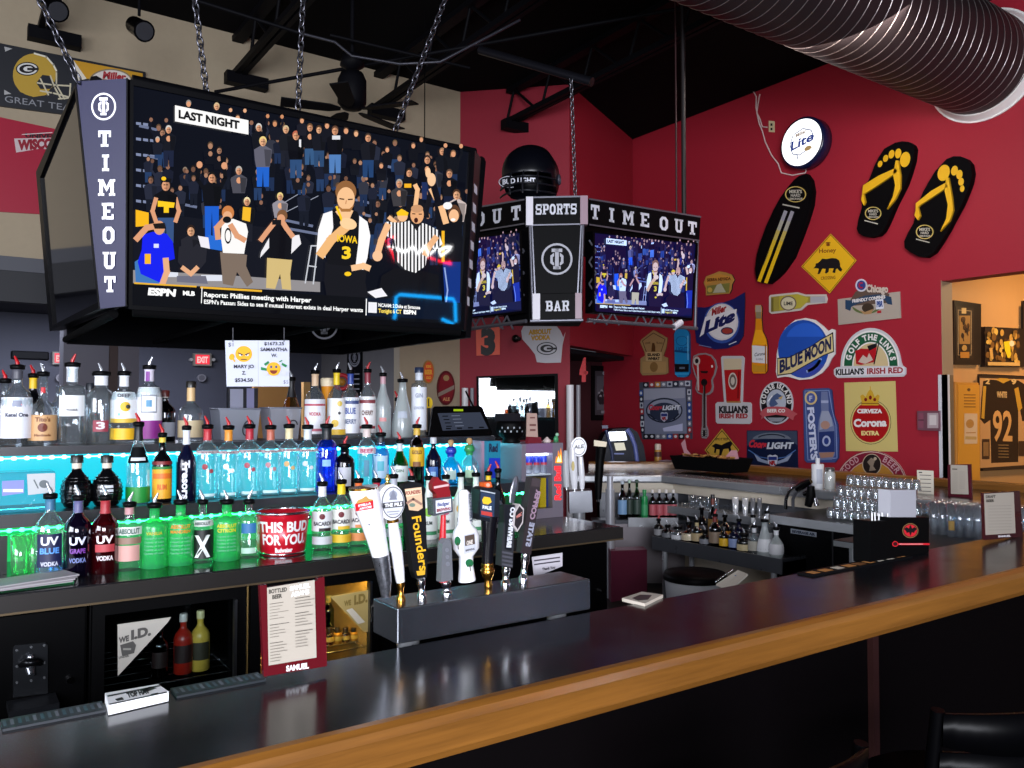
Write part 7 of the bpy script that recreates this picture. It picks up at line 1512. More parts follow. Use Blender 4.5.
b = MB(); q = pl.hit; b.sweep([q(21,664)+Vector((0,-.012,0)), q(25,660)+Vector((0,-.04,0)), q(30,659)+Vector((0,-.055,0)), q(36,659)+Vector((0,-.04,0)), q(40,662)+Vector((0,-.012,0))], [.012,.014,.016,.014,.012], mat('#1c1d20', .25, .8), 10); b.sweep([q(30,668)+Vector((0,-.01,0)), q(30.6,673)+Vector((0,-.03,0))], [.018,.012], mat('#8c9098', .2, .9), 10); b.sphere(q(30,656)+Vector((0,-.02,0)), .012, mat('#c8ccd4', .2, .9), 10, 6); b.build('opener_hook', e)
a, c = pl.hit(9, 700), pl.hit(53, 692); zt_ = pl.hit(30, 698).z; b = MB(); b.box((a.x, 3.48, zt_-.22), (c.x, 3.60, zt_), mat('#1c1d20', .3, .6)); b.box((a.x-.008, 3.472, zt_-.02), (c.x+.008, 3.605, zt_+.004), mat('#2c2e33', .3, .6)); b.build('cap_catcher', e)
# ================================================================== FAR SIDE OF THE BAR
def wall_y(x, X): d = ray(x, 400); return X * d.y / d.x
# drainboard, cooler box, speed rail
e = thing('drainboard', 'stainless drainboard shelf behind the far bar holding rows of glasses', 'drainboard', (5.6, 2.7, 0))
b = MB(); b.box((4.75, 2.3, .86), (6.18, 3.18, .895), STEEL); b.box((4.75, 2.3, .895), (6.18, 3.18, .9), mat('#141416', .5)); b.build('shelf', e)
for xx, yy in ((4.85, 2.4), (6.1, 2.4), (4.85, 3.1), (6.1, 3.1)):
    b = MB(); b.cyl((xx, yy, 0), (xx, yy, .86), .03, STEEL, 10); b.build('leg', e)
e = thing('bar_cooler', 'black under-bar cooler with bright steel front edge and small name plate', 'cooler', (5.85, 3.7, 0))
b = MB(); b.box((5.5, 3.2, .04), (6.18, 4.2, .86), mat('#08080a', .35)); b.build('cabinet', e)
b = MB(); b.box((5.46, 3.2, .86), (6.2, 4.21, .9), mat('#0c0c0e', .3)); b.build('top', e)
b = MB(); b.box((5.445, 3.19, .835), (5.47, 4.21, .9), brushed('#c4c8ce', .2)); b.build('steel_edge', e)
b = Board(Plane((5.498, 0, 0), (-1, 0, 0)), .004); b.base([(791,528.4),(816.6,532.4),(816.6,537),(791,533)], mat('#9aa0ac', .3, .5)); b.text('BEVERAGE AIR', (792.4,532.4), (815.4,535.8), 2.6, mat('#1c2438', .4), .06); b.done('name_plate', parent=e)
b = MB(); b.box((5.492, 3.68, .06), (5.5, 3.69, .83), mat('#222226', .4)); b.build('door_seam', e)
# rocks glasses, stacked
gl = glass('#eef2f4', .1, 1.6, .05, '#f0f2f4')
GP = 'stacked rocks glasses on the cooler'
b = MB(); b.lathe([(.022,0),(.036,.003),(.030,.05),(.028,.082),(.023,.082),(.025,.05),(.031,.01)], gl, (0,0,0), 14, closed=False)
# standing mouth down: wide rim below
R0 = b.build('rocks_glass', loc=Vector((0,0,0)), local=True)
tag(R0, 'clear rocks glass, mouth down in the stacked pile on the cooler', 'glass', GP)
ya, yb = wall_y(831, 5.68), wall_y(914, 5.68); n0 = 12; first = True
for tier, (n, rows) in enumerate(((12, 2), (12, 2), (11, 1), (10, 1))):
    for r in range(rows if tier < 2 else 1):
        for i in range(n):
            off = (.5 if tier % 2 else 0) + (n0 - n) * .5
            yy = ya + (yb - ya) * (i + off) / (n0 - .5); xx = 5.66 + r * .082 + tier * .045
            z = .9005 + tier * .0835
            if first: R0.location = (xx, yy, z); first = False
            else: c = R0.copy(); COL.objects.link(c); c.location = (xx, yy, z); c.rotation_euler = (0, 0, rnd.random()*6)
# tall beer glasses
GB = 'tall beer glasses on the drainboard'
b = MB(); b.lathe([(.0,.002),(.024,.001),(.026,.004),(.029,.10),(.036,.215),(.034,.215),(.027,.10),(.023,.016),(.0,.014)], glass('#eaf0f4', .12, 1.7, .05, '#f0f2f6'), (0,0,0), 18, closed=False)  # white milk in this glass stands in for bright highlights
G0 = b.build('beer_glass', loc=Vector((0,0,0)), local=True); tag(G0, 'tall clear beer glass standing in the rows left of the draft menu', 'glass', GB)
pa, pb = atZ(934, 534, .902), atZ(978, 539, .902); first = True
for r in range(3):
    for i in range(6):
        p = pa.lerp(pb, i / 5) + Vector((.085*r, .02*r, 0))
        if first: G0.location = (p.x, p.y, .9); first = False
        else: c = G0.copy(); COL.objects.link(c); c.location = (p.x, p.y, .9)
for i, xx in enumerate((1021, 1028)):
    p = atZ(xx, 541, .902); c = G0.copy(); COL.objects.link(c); c.location = (p.x, p.y, .9); c['label'] = 'tall clear beer glass right of the draft menu, at the picture edge'; c['group'] = 'beer glasses at the right edge'
e = thing('printed_glass', 'beer glass with a small gold shield print in the front row', 'glass', atZ(951, 536, .9) + Vector((-.05,-.03,0)))
b = MB(); b.lathe([(.0,.002),(.024,.001),(.026,.004),(.029,.10),(.036,.215),(.034,.215),(.027,.10),(.023,.016),(.0,.014)], glass('#eaf0f4', .12, 1.7, .05, '#f0f2f6'), e.location, 18, closed=False); b.build('glass_body', e)
b = MB(); wrap(b, Vector(e.location), lambda z: .0325, .05, .11, math.atan2(-e.location.y, -e.location.x), .55, mat('#b08c40', .4)); b.build('gold_print', e)
b = MB(); b.box((6.30, 2.5, .02), (6.335, 6.0, .5), mat('#b4a892', .6)); struct('wall_bar_inner', b)
# two jars on the far bar
for nm, x, y0, y1, w, ds in (('paper_roll', 817, 464, 487, 12, 'white roll canister with narrow top on the far bar'), ('salt_jar', 829, 467.5, 487.5, 10.4, 'glass jar of white powder with grey lid on the far bar')):
    d = ray(x, 400); t = 6.2/d.x; p = Vector((6.2, d.y*t, 1.0625)); k = t/F_PX; h = atX(x, y0, 6.2).z - 1.0625; r = w/2*k
    e = thing(nm, ds, 'jar', p); b = MB()
    if nm == 'paper_roll': b.lathe([(r*.96,0),(r,.01),(r,h*.98),(r*.9,h)], mat('#d4d6da', .4), p, 20); b.build('canister', e); b = MB(); b.cyl(p + Vector((0,0,h)), p + Vector((0,0,h+.05)), r*.36, mat('#c8cacf', .4), 12); b.build('top_knob', e); b = MB(); wrap(b, p, lambda z: r+.001, h*.2, h*.8, math.atan2(-p.y,-p.x)+.3, .5, mat('#a8acb8', .5)); b.build('label', e)
    else:
        b = MB(); b.lathe([(r*.94,0),(r,.01),(r,h*.72),(r*.8,h*.82)], mat('#d8d4cc', .6), p, 18); b.build('powder', e); b = MB(); b.lathe([(r*1.0,0),(r*1.05,.01),(r*1.05,h*.74),(r*.86,h*.85)], glass('#f0f4f6', 0, 1), p, 18, closed=False); b.build('jar_glass', e); b = MB(); b.lathe([(r*.88,h*.83),(r*.9,h*.98),(r*.8,h)], mat('#6c6a68', .3, .7), p, 18); b.build('lid', e)
# gooseneck and soda gun
q = lambda x, y, X=5.95: atX(x, y, X)
e = thing('soda_gun', 'black soda gun with curved chrome hose hung under the far bar', 'soda gun', q(800, 512)); e.location.z = .9
b = MB(); b.sweep([q(785.6,512), q(786,502), q(789,494), q(795,489.6), q(801,488)], .016, CHROME, 10); b.build('chrome_neck', e)
b = MB(); b.sweep([q(793,511), q(793,502), q(796,496), q(802,491)], .014, mat('#55565c', .3, .6), 10); b.sweep([q(797,492), q(803,488), q(811,484)], [.03,.034,.02], BLACKG, 10); b.build('hose', e)
b = MB(); b.sweep([q(811,489), q(811,498), q(808,509)], [.03,.04,.03], BLACK, 10); b.sweep([q(804,497), q(809,496)], [.02,.03], BLACKG, 8); b.sweep([q(815,501), q(817,509)], [.016,.02], CHROME, 8); b.build('gun_head', e)
# speed rail
e = thing('speed_rail', 'long stainless bottle rail on legs behind the far bar', 'bottle rail', (5.3, 4.7, 0))
y0, y1 = wall_y(780, 5.2), wall_y(651, 5.2)
zf = lambda x, y: atX(x, y, 5.2).z
zt_ = .615
b = MB(); b.box((5.2, y0, .50), (5.215, y1, zt_), brushed('#54565c', .3)); b.box((5.215, y0, .50), (5.62, y1, .59), DSTEEL); b.box((5.605, y0, .50), (5.62, y1, .72), DSTEEL); b.box((5.215, y0, .50), (5.605, y0+.015, zt_), DSTEEL); b.box((5.215, y1-.015, .50), (5.605, y1, zt_), DSTEEL); b.build('trough', e)
for xx, yy in ((5.24, y0+.1), (5.24, y1-.12), (5.58, y1-.12), (5.58, y0+.1)):
    b = MB(); b.cyl((xx, yy, 0), (xx, yy, .50), .025, STEEL, 10); b.build('leg', e)
def railb(x, ytop, w, X, prof, gm, ds, lab=None, neck=None, pour='c', z=.591):
    Y = wall_y(x, X); return bottle('liquor_bottle', x, ytop - 2, w*1.22, Y, z, prof, gm, ds, pour=pour, neck=(neck, .8) if neck else None, label=[(.15,.5,75,lab)] if lab else None, grp='bottles in the speed rail')
for a in ((658,516,8,'std','black','dark bottle with red spout, first at the left end of the bottle rail','#8c8c90',None,'r'), (667,522,10,'std','black','dark wide bottle with grey label lines, second in the rail','#6c6e74',None,'c'), (677,524,11,'flask','clear','clear flask with white label, third in the rail','#c4c6ca',None,'c'), (688,519,12,'bell','amber','round amber bottle with cream label in the rail','#c8bca0',None,'c'), (696,517,9,'std','brown','brown bottle with cream neck and beige label in the rail','#a89470','#b0a078','c'), (704,527,9,'std','black','black bottle with thin grey label, beside the beige-labelled one','#7c7e86',None,'c'), (714,511,10,'std','brown','dark brown bottle with red cap band in the rail','#7c6a58','#6c2420','r'), (723,529,8,'std','brown','small bottle with bright yellow label in the rail','#d8a81c',None,'cap'), (733,528,9,'std','navy','navy bottle with pale blue label in the rail','#7c8cb4',None,'cap'), (743,530,12,'flask','black','dark squat bottle with cream band in the rail','#c0b088',None,'c'), (753,522,10,'std','clear','clear bottle with silver neck and grey label in the rail','#a8a498','#c8cacf','c'), (763.5,516,13,'cone','frost','big frosted cone bottle with white label in the rail','#d0d2d6',None,'c'), (775,524,12,'globe','frost','pale round bottle at the right end of the rail','#c4c4c8','#d4d6da','c')):
    x, yt, w, pf, gm, ds, lab, nk, po = a; railb(x, yt, w, 5.32, pf, gm, ds, lab, nk, po)
for a in ((701,505,9,'std','black','tall dark bottle in the back row of the rail','#3c3c44',None,'c'), (712,497,8,'wine','brown','slim brown bottle standing tall in the back row','#8c6a30','#6a2c20','cap'), (724,512,9,'std','brown','bottle with orange label in the back row of the rail','#c08028',None,'c'), (738,516,9,'std','navy','dark bottle with light blue mark in the back row of the rail','#3c5c9c',None,'c'), (752,512,9,'std','clear','clear bottle with steel spout in the back row of the rail','#9a9ca0','#c8cacc','c'), (766,508,9,'std','clear','clear bottle at the right of the back row of the rail','#b0b0b4','#d0d0d4','c')):
    x, yt, w, pf, gm, ds, lab, nk, po = a; railb(x, yt, w, 5.5, pf, gm, ds, lab, nk, po)
# ledge with shaker tins, mugs, sodas
e = thing('steel_ledge', 'stainless bottle ledge along the inner wall of the far bar', 'ledge', (6.0, 5.1, .6))
b = MB(); b.box((5.9, 4.25, .76), (6.33, 5.9, .79), STEEL); b.box((5.885, 4.25, .72), (5.9, 5.9, .79), STEEL); b.build('upper_ledge', e)
def dg(x):
    d = ray(x, 400); r = d.x / d.y; sv = (5.9 - r*5.8) / (.6 + r*.4); return 5.8 + .4*sv
b = MB(); b.prism([(5.98, 5.55), (6.1, 5.72), (5.34, 6.28), (5.22, 6.12)], .625, .66, DSTEEL); b.build('lower_shelf', e)
b = MB(); b.prism([(5.95, 5.6), (5.97, 5.63), (5.28, 6.15), (5.26, 6.12)], .05, .625, mat('#7a7478', .3, .8)); b.build('front_panel', e)
for k, (x, yb, yt, w, ds) in enumerate(((734.6,519,497,6.6,'bright steel shaker tin, left of the standing pair'), (744.4,519,498,6,'bright steel shaker tin, right of the standing pair'), (752,515,498,4.6,'darker steel tumbler beside the bright shaker tins'), (758.6,515,498,4.6,'thin steel tumbler right of the dark tumbler'))):
    d = ray(x, 400); t = 6.02/d.x; p = Vector((6.02, d.y*t, .7905)); r = w/2*t/F_PX; h = atX(x, yt, 6.02).z - .79
    b = MB(); b.lathe([(r*.75,0),(r*.8,.005),(r,h),(r*.95,h),(r*.75,.01)], mat('#e4e6ea', .18, .45) if k < 2 else mat('#8a8c92', .2, .5), p, 20); tag(b.build('shaker_tin'), ds, 'shaker', 'shaker tins')
for k, (x, yt) in enumerate(((692,505), (699,503), (707,505), (714,506))):
    d = ray(x, 400); t = 6.0/d.x; p = Vector((6.0, d.y*t, .7905)); h = .115; b = MB()
    b.lathe([(.033,0),(.037,.004),(.04,h),(.036,h),(.032,.012)], glass('#e4eaee', .08, 1.6, .05), p, 18, closed=False); b.sweep([p + Vector((-.03,-.03,.1)), p + Vector((-.05,-.055,.09)), p + Vector((-.05,-.055,.04)), p + Vector((-.03,-.03,.025))], .006, glass('#e4eaee', .08, 1.6, .05), 8); tag(b.build('glass_mug'), 'glass mug, %s from left on the steel ledge' % ('first', 'second', 'third', 'fourth')[k], 'mug', 'mugs on the ledge')
p = atY(685, 512, 5.72); p.z = .6605; b = MB(); b.lathe([(.02,0),(.025,.004),(.036,.15),(.033,.15),(.022,.01)], glass('#e4eaee', .1, 1.4, .05), p, 16, closed=False); tag(b.build('water_glass'), 'single clear glass right of the red soda bottles', 'glass')
def soda(x, yt, w, gm, ds, prof='wine', cap='#d8d8dc', lab=None, neck=None):
    bottle('soda_bottle', x, yt, w, dg(x), .6605, prof, gm, ds, pour='cap', cap=cap, label=[(.12,.5,85,lab)] if lab else None, neck=neck, grp='bottles on the low shelf')
soda(622, 481, 9, 'dkgreen', 'sparkling water bottle with pale blue label at the left of low shelf', 'wine', '#b8c4d0', '#7ca4cc')
soda(629, 480, 7, 'dkgreen', 'dark green bottle behind the pale-blue-labelled water', 'wine', '#a8c4b0', '#2c3c34')
soda(636.5, 480, 8, 'green', 'bright green bottle with dark label on the low shelf', 'wine', '#20402c', '#30443c')
soda(644, 490, 6.6, mat('#1c8a4a', .3), 'slim all-green bottle with white marks on the low shelf', 'cyl', '#2a8a4a', '#3c9c64')
for k, x in enumerate((652, 658.8, 665.6, 672.6)): soda(x, 490, 7, 'brown', 'small dark red soda with white cap, %s from left' % ('first', 'second', 'third', 'fourth')[k], 'std', '#e0dcd8', '#b85a64')
b = MB(); b.prism([(5.86, 5.60), (5.88, 5.63), (5.50, 5.92), (5.48, 5.89)], .60, .69, STEEL); tag(b.build('steel_bin'), 'long stainless trim under the soda bottles', 'steel trim')
# post, maroon partition, trash bin
p = atT(610, 478, 7.6); b = MB(); b.cyl((p.x, p.y, .0), (p.x, p.y, 1.0), .042, mat('#a9abb2', .35, .3), 14); b.cyl((p.x, p.y, 1.0), (p.x, p.y, 1.12), .03, mat('#b9bbc2', .35, .3), 14); tag(b.build('support_post'), 'round grey steel post between back counter and soda bottles', 'post')
p0, p1 = atT(611, 560, 7.4), atT(647, 560, 7.7); b = MB(); b.hexa([Vector((p0.x, p0.y, 0)), Vector((p1.x, p1.y, 0)), Vector((p1.x, p1.y, .42)), Vector((p0.x, p0.y, .46))], [v + Vector((.1, .16, 0)) for v in (Vector((p0.x, p0.y, 0)), Vector((p1.x, p1.y, 0)), Vector((p1.x, p1.y, .42)), Vector((p0.x, p0.y, .46)))], mat('#5c2036', .5)); tag(b.build('maroon_partition'), 'low maroon partition panel beside the grey post', 'partition')
p = atZ(695, 574, .42); p = atT(695, 574, 6.4); p.z = 0; e = thing('trash_can', 'white trash can with black lid under the bottle rail', 'trash can', p); hz = atT(695, 578, 6.4).z
b = MB(); b.lathe([(.19,0),(.2,.01),(.235,hz)], mat('#c4c6ca', .45), p, 28); b.build('bin_body', e); b = MB(); b.lathe([(.245,hz-.01),(.25,hz+.02),(.235,hz+.045),(.1,hz+.05)], BLACK, p, 28); b.build('lid', e)
# basket of chips on the far bar
def fb(x, y): return atX(x, y, 6.85)
e = thing('snack_basket', 'black basket of snacks lined with pinkish paper on the far bar', 'basket', fb(719, 476)); e.location.z = 1.051
yl, yr = wall_y(680, 6.85), wall_y(741, 6.85); h = atX(710, 457, 6.85).z - 1.051
b = MB(); lo = [(6.72, yr+.05), (7.0, yr+.05), (7.0, yl-.05), (6.72, yl-.05)]; hi = [(6.69, yr), (7.03, yr), (7.03, yl), (6.69, yl)]
b.add([(x, y, 1.0515) for x, y in lo] + [(x, y, 1.051+h*.85) for x, y in hi], [(0,1,2,3),(0,4,5,1),(1,5,6,2),(2,6,7,3),(3,7,4,0)], mat('#0a0a0b', .6)); o = b.build('basket_shell', e); m_ = o.modifiers.new('thickness', 'SOLIDIFY'); m_.thickness = .008
b = MB(); pp = mat('#c8929c', .8); 
def flap(pts): b.add(pts, [list(range(len(pts)))], pp)
flap([fb(679,470), fb(684,455), fb(681,446), fb(685,441.4), fb(687,452), fb(692,458), fb(688,468)]); flap([fb(724,461), fb(731,453), fb(737,453), fb(739,462), fb(736,472), fb(729,472)]); b.build('paper_liner', e)
b = MB(); rnd.seed(4)
for k in range(34):
    x, y = rnd.uniform(6.73, 6.98), rnd.uniform(yr+.06, yl-.06); b.obox((x, y, 1.051 + h*.82 + rnd.random()*.02), (.05, .04, .008), mat(rnd.choice(['#a87838', '#8c5c2c', '#c09048', '#7c3a28']), .6), 0, Matrix.Rotation(rnd.random()*3, 3, 'Z') @ Matrix.Rotation(rnd.uniform(-.6,.6), 3, 'X'))
o = b.build('snacks', e); o['kind'] = 'stuff'
p = atX(658, 465, 7.3); p.z = 1.061; k = 7.3/ray(658,465).x/F_PX; e = thing('sauce_bottle', 'small amber sauce bottle with white cap on the far bar rail', 'bottle', p); b = MB(); b.lathe([(3.4*k,0),(3.6*k,k),(3.6*k,12*k),(3*k,14*k)], mat('#b08038', .3), p, 16); b.build('body', e); b = MB(); b.lathe([(3.2*k,14*k),(3.2*k,19*k),(2.6*k,20*k)], mat('#c8b8a8', .4), p, 14); b.build('cap', e); b = MB(); wrap(b, p, lambda z: 3.7*k, 7*k, 12*k, math.atan2(-p.y,-p.x), 1.2, mat('#4c2824', .5)); b.build('label', e)
a_, c_ = wall_y(664, 7.3), wall_y(679, 7.3); b = MB(); b.box((7.2, c_, 1.0605), (7.34, a_, 1.115), mat('#8c8094', .6)); tag(b.build('napkin_stack', None, None, False, .008), 'low pale stack of napkins beside the sauce bottle', 'napkins')

# second tap cluster beyond the back counter
tp = atT(577, 508, 5.9); px2 = lambda x, y, t=5.85: atT(x, y, t)
e = thing('small_tap_tower', 'small grey tap box on a steel column beyond the can cooler', 'tap tower', (tp.x, tp.y, 0)); c0 = px2(568, 489); c1 = px2(590, 510)
NB = Plane(px2(578, 500), (-_fh.x, -_fh.y, 0)); b = Board(NB, .16); b.map = lambda x, y: NB.uv(x, y); b.base([(567.6,489.6),(589.6,488.4),(590.4,509),(568,511)], mat('#5c5e64', .3, .5), DSTEEL); b.done('steel_box', parent=e)
b = MB(); f = NB.w(NB.uv(578, 510), .08); b.cyl((f.x, f.y, 0), f, .045, STEEL, 14); b.build('column', e)
def tap2(pts, rad, m, ds, extra=None):
    t = thing('beer_tap', ds, 'tap handle', NB.w(NB.uv(*pts[0]), .08), 0, 'tap handles on the small tower'); k = 5.85/F_PX
    b = MB(); b.sweep([NB.w(NB.uv(*p), .08) for p in pts], [r*k for r in rad], m, 12); b.build('handle_body', t)
    if extra: extra(t)
    b = MB(); q0 = NB.w(NB.uv(*pts[0]), .08); b.cyl(q0, q0 + Vector((0,0,-.02)), 2*k, CHROME, 10); b.build('ferrule', t)
tap2([(573.6,488),(573,478),(572,460),(571.6,447)], [2.8,3.8,4.4,3.6], HW, 'white tap handle with vertical gold mark on the small tower', lambda t: (lambda b: (b.ell(573, 466, 1.6, 5, mat('#b8a040', .4)), b.done('label', parent=t)))(Board(Plane(NB.w(NB.uv(573,466), .118), NB.n), .0)))
tap2([(581,488),(581,478),(580,462),(579.6,456)], [2.2,3.2,2.8,2.4], HW, 'white tap handle with round badge on the small tower', lambda t: (lambda b: (b.base(b.epts(578.6, 446.6, 7.6, 9.6, 24), HW, None, .03), b.ring(578.6, 446.6, 6.6, 8.4, .8, mat('#7c8088', .4)), b.text('ALE', (573.6,448.6), (583.6,447.6), 3.6, mat('#3c4048', .4), .05), b.done('badge', parent=t)))(Board(Plane(NB.w(NB.uv(579,447), .07), NB.n), .03)))
tap2([(565.6,486),(565,474),(564.4,458),(565,450)], [3,3.6,3.4,2], mat('#c8cace', .4), 'grey-white tap handle at the left of the small tower')
tap2([(597,498),(597.4,480),(598.6,460),(600,446)], [3,4,4.4,5.4], BLACK, 'black tap handle with cream top right of the small tower', lambda t: (lambda b: (b.poly([(594,440),(607,442),(606,447),(594,446)], mat('#c8b898', .4)), b.done('cream_top', parent=t)))(Board(Plane(NB.w(NB.uv(600,444), .12), NB.n), .0)))

# cash machine by the far wall
AP = Plane(atT(618, 446, 10.6), (-_fh.x, -_fh.y, 0)); base = AP.w(AP.uv(618, 446), .0)
e = thing('cash_machine', 'dark blue cash machine with two lit screens beyond the far bar', 'cash machine', (base.x, base.y, 0))
b = Board(AP, .45); zb = AP.uv(618, 446)[1] - base.z; zpx = lambda x: 384 + (0) 
fl = [(641.6,466),(596.6,466)]; b.base([(596.6,466),(597,441),(601,432.6),(609,428),(626,427),(632,431),(638,444),(641.6,466)], mat('#070c1c', .4, 0, .15)); b.done('upper_cabinet', parent=e)
l, r = AP.w(AP.uv(597, 466)), AP.w(AP.uv(641, 466)); b = MB(); b.hexa([Vector((l.x, l.y, 0)), Vector((r.x, r.y, 0)), r, l], [v - Vector((_fh.x, _fh.y, 0))*.45 for v in (Vector((l.x, l.y, 0)), Vector((r.x, r.y, 0)), r, l)], mat('#06080f', .5, 0, .15)); b.build('lower_cabinet', e)
AF = Plane(base + AP.n*.452, AP.n); b = Board(AF, .002); b.base([(608.6,432),(625,431.4),(627,440),(610,441)], emit('#e8eeff', 3.2, .2)); b.done('top_sign', parent=e)
b = Board(AF, .002); b.base([(614,443),(624,442.6),(626,450),(616,450.6)], emit('#b8b4a4', 1.2, .2)); b.done('screen', parent=e)
b = MB(); b.sweep([AF.hit(x, y) for x, y in ((627,429),(631,435),(635,446),(637.6,465))], .028, mat('#5c68a8', .3), 10); b.sweep([AF.hit(x, y) for x, y in ((606,430),(608,438),(612,452),(613,465))], .02, mat('#28345c', .3), 10); b.build('side_trim', e)
b = Board(AF, .002); b.rect(614, 453, 624, 454.4, mat('#5c6cb0', .4)); b.rect(602, 425.4, 608, 428.4, mat('#3c4468', .4)); b.done('keypad', parent=e)

# ================================================================== DIAGONAL WALL, RECESS
W3 = Plane((5.34, 8.8, 0), (-1, -1, 0))
b = Board(W3, .012); b.base([(476,327.4),(500,326.4),(500,354.8),(476.6,355.8)], mat('#e0583c', .5)); b.text('3', (481,353.4), (495.6,352.8), 24, INK, .07); b.done('number_sign', 'orange-red sign with black number 3 on the maroon wall', 'sign')
b = Board(W3, .012); b.base([(525.4,322.6),(529,325.6),(541,323.2),(554.6,323.6),(560.6,331),(563.4,337.4),(565.6,332),(562.6,345),(561,362.6),(545,363),(537,362.2),(535.2,354.6),(529.4,347),(522.4,339.2),(521.4,331)], P('#b8b8c0'), P('#c09a3c'))
b.text('ABSOLUT', (528.6,334.6), (551.6,333.4), 4.6, P('#b88a10'), .07); b.text('VODKA', (531,340.4), (550.4,339.4), 4.6, P('#b88a10'), .07); b.ell(547, 348.6, 10.2, 6.4, INK); b.ell(547, 348.6, 9.2, 5.5, P('#b8b8c0')); b.ell(547, 348.6, 6.6, 3.9, INK); b.ell(548, 348.6, 4.2, 2.3, P('#b8b8c0')); b.rect(547, 347.6, 557, 349.6, INK)
b.done('state_shaped_sign', 'silver state-shaped sign with gold edge and black oval G', 'sign')
e = thing('wall_mirror', 'black framed mirror on the maroon wall behind the register', 'mirror', W3.hit(517, 438))
o_ = [(477,376.4),(558,373.6),(558.6,440),(477.4,440)]; i_ = [(479,378.4),(555,375.8),(555.4,437.6),(479.4,438)]
b = MB(); u = [W3.uv(*p) for p in o_]; v = [W3.uv(*p) for p in i_]
for k in range(4):
    j = (k+1) % 4; b.hexa([W3.w(u[k]), W3.w(u[j]), W3.w(v[j]), W3.w(v[k])], [W3.w(u[k], .035), W3.w(u[j], .035), W3.w(v[j], .035), W3.w(v[k], .035)], BLACK)
b.build('frame', e); b = MB(); b.hexa([W3.w(q_, 0) for q_ in v], [W3.w(q_, .012) for q_ in v], mat('#b4b8bc', .02, 1)); b.build('mirror_glass', e)
p = W3.hit(516.5, 339) + W3.n*.06; e = thing('dome_camera', 'small black dome camera just left of the silver state-shaped sign', 'camera', W3.hit(516.5, 339)); b = MB(); b.sphere(p, .05, BLACKG, 14, 8); b.build('dome', e); b = MB(); b.cyl(W3.hit(519, 339), p, .03, BLACK, 12); b.build('mount', e)
N4 = Plane(atT(584, 370, 10.3), (-.75, -.66, 0)); b = Board(N4, .02); b.base([(579.6,375),(580,370),(584,357.6),(586,357.4),(586,371),(587,371),(587,375),(586,375),(586,382),(582,382),(582,375)], mat('#c01c24', .5)); b.base([(584,374),(588,374),(588,371.4),(584,371.4)], mat('#c01c24', .5)); b.done('number_sign', 'red number 4 standing out in the dark recess', 'sign')
RCP = Plane((0, 9.59, 0), (0, -1, 0)); e = thing('framed_picture', 'dark framed group photograph in the red recess', 'picture', RCP.hit(604, 420))
b = Board(RCP, .02); b.base([(591,365.6),(617,366.4),(617,420.4),(591,420.4)], mat('#0c0a0c', .4)); b.done('frame', parent=e)
b = Board(Plane((0, 9.568, 0), (0,-1,0)), .003); b.base([(595,371),(614.6,371.4),(614.6,415),(595,415)], mat('#3c3a40', .4)); b.rect(596.6,376,613,410, mat('#54545c', .4)); rnd.seed(6)
for k in range(14): x, y = rnd.uniform(599,611), rnd.uniform(382,404); b.ell(x, y-3.4, 1.2, 1.5, mat('#8c8a90', .4)); b.ell(x, y+1, 2, 4, mat('#1c1c22', .4))
b.text('01', (602,374.6), (607,374.6), 3, mat('#a8a8b0', .4), .06); b.rect(600.6,410.6,610,413.4, mat('#7c7c84', .4)); b.done('photograph', parent=e)

# ================================================================== BACK WALL AND DINING ROOM
BW = Plane((0, 8.797, 0), (0, -1, 0))
b = Board(BW, .03); b.base([(-14,40),(1.4,44.6),(145,73),(145,80),(100,110),(66,115.4),(1.4,107),(-14,105)], mat('#14171f', .5))
GOL = P('#b89638'); b.ell(34, 76, 21.4, 21.4, GOL, 10); b.poly([(14,84),(20,93),(33,98),(46,96),(50,88),(56,72)], GOL); b.ell(27, 70, 11.4, 6.8, INK); b.ell(27, 70, 10.2, 5.8, P('#d8d8d4')); b.ell(27, 70, 8, 4.4, INK); b.ell(28, 70, 5, 2.6, P('#d8d8d4')); b.rect(27,69,38,71.4, INK)
b.line([(34,54.6),(46,58),(53,66),(56,72)], 1.6, P('#e0dcc8')); b.poly([(36,84),(42,76),(50,77),(54,84),(50,90),(40,90)], P('#20242c'))
for L in ([(37,84),(52,86),(70,87)], [(40,92),(52,94),(68,98)], [(50,77),(54,88),(60,99)], [(56,74),(56,86),(64,100)], [(70,85),(69,99),(58,100)], [(40,80),(48,96)]): b.line(L, 1.5, P('#c8c0a4'))
b.text('GREAT TEAMS', (4.6,103), (86,114.4), 7, P('#8c8e94'), .0, (0,-6.6)); b.poly([(4,48),(12,50),(5,53)], P('#a8a8a8')); b.poly([(4,91),(11,95),(4,96)], P('#a8a8a8'))
b.poly([(73,61.4),(142,74.6),(142,80),(126,80),(80,80)], P('#c89428')); b.poly([(73,61.4),(86,80),(78,82)], P('#e0d8c8')); b.ell(110, 83, 22, 13, P('#8c7c5c')); b.ell(110, 83, 20.4, 11.6, P('#d8d0c8')); b.text('Miller', (102,79.4), (125,81.6), 7.4, P('#a01c28'), .05, (1,-7)); b.line([(100,80.4),(125,83)], 1, P('#8c6a4c'))
b.done('football_banner', 'dark wall banner with a yellow football helmet and grey lettering', 'banner')
b = Board(BW, .015); b.base([(-20,113),(0,117.6),(58,130),(60,215.6),(0,212),(-20,211)], P('#a01432')); b.text('UNIVERSITY', (25,137.6), (75,140), 4.2, P('#1c1014'), .05, (0,-4.2)); b.poly([(14,139),(60,138),(60,151),(40,149),(16,153)], P('#c8b8b8')); b.text('WISCONSIN', (17.6,150), (76,147), 9.4, P('#8c1428'), .07, (0,-9.4)); b.line([(22,135),(52,133)], .8, P('#d8c8c8'))
b.done('red_pennant', 'red wall flag with white-edged university lettering', 'flag')
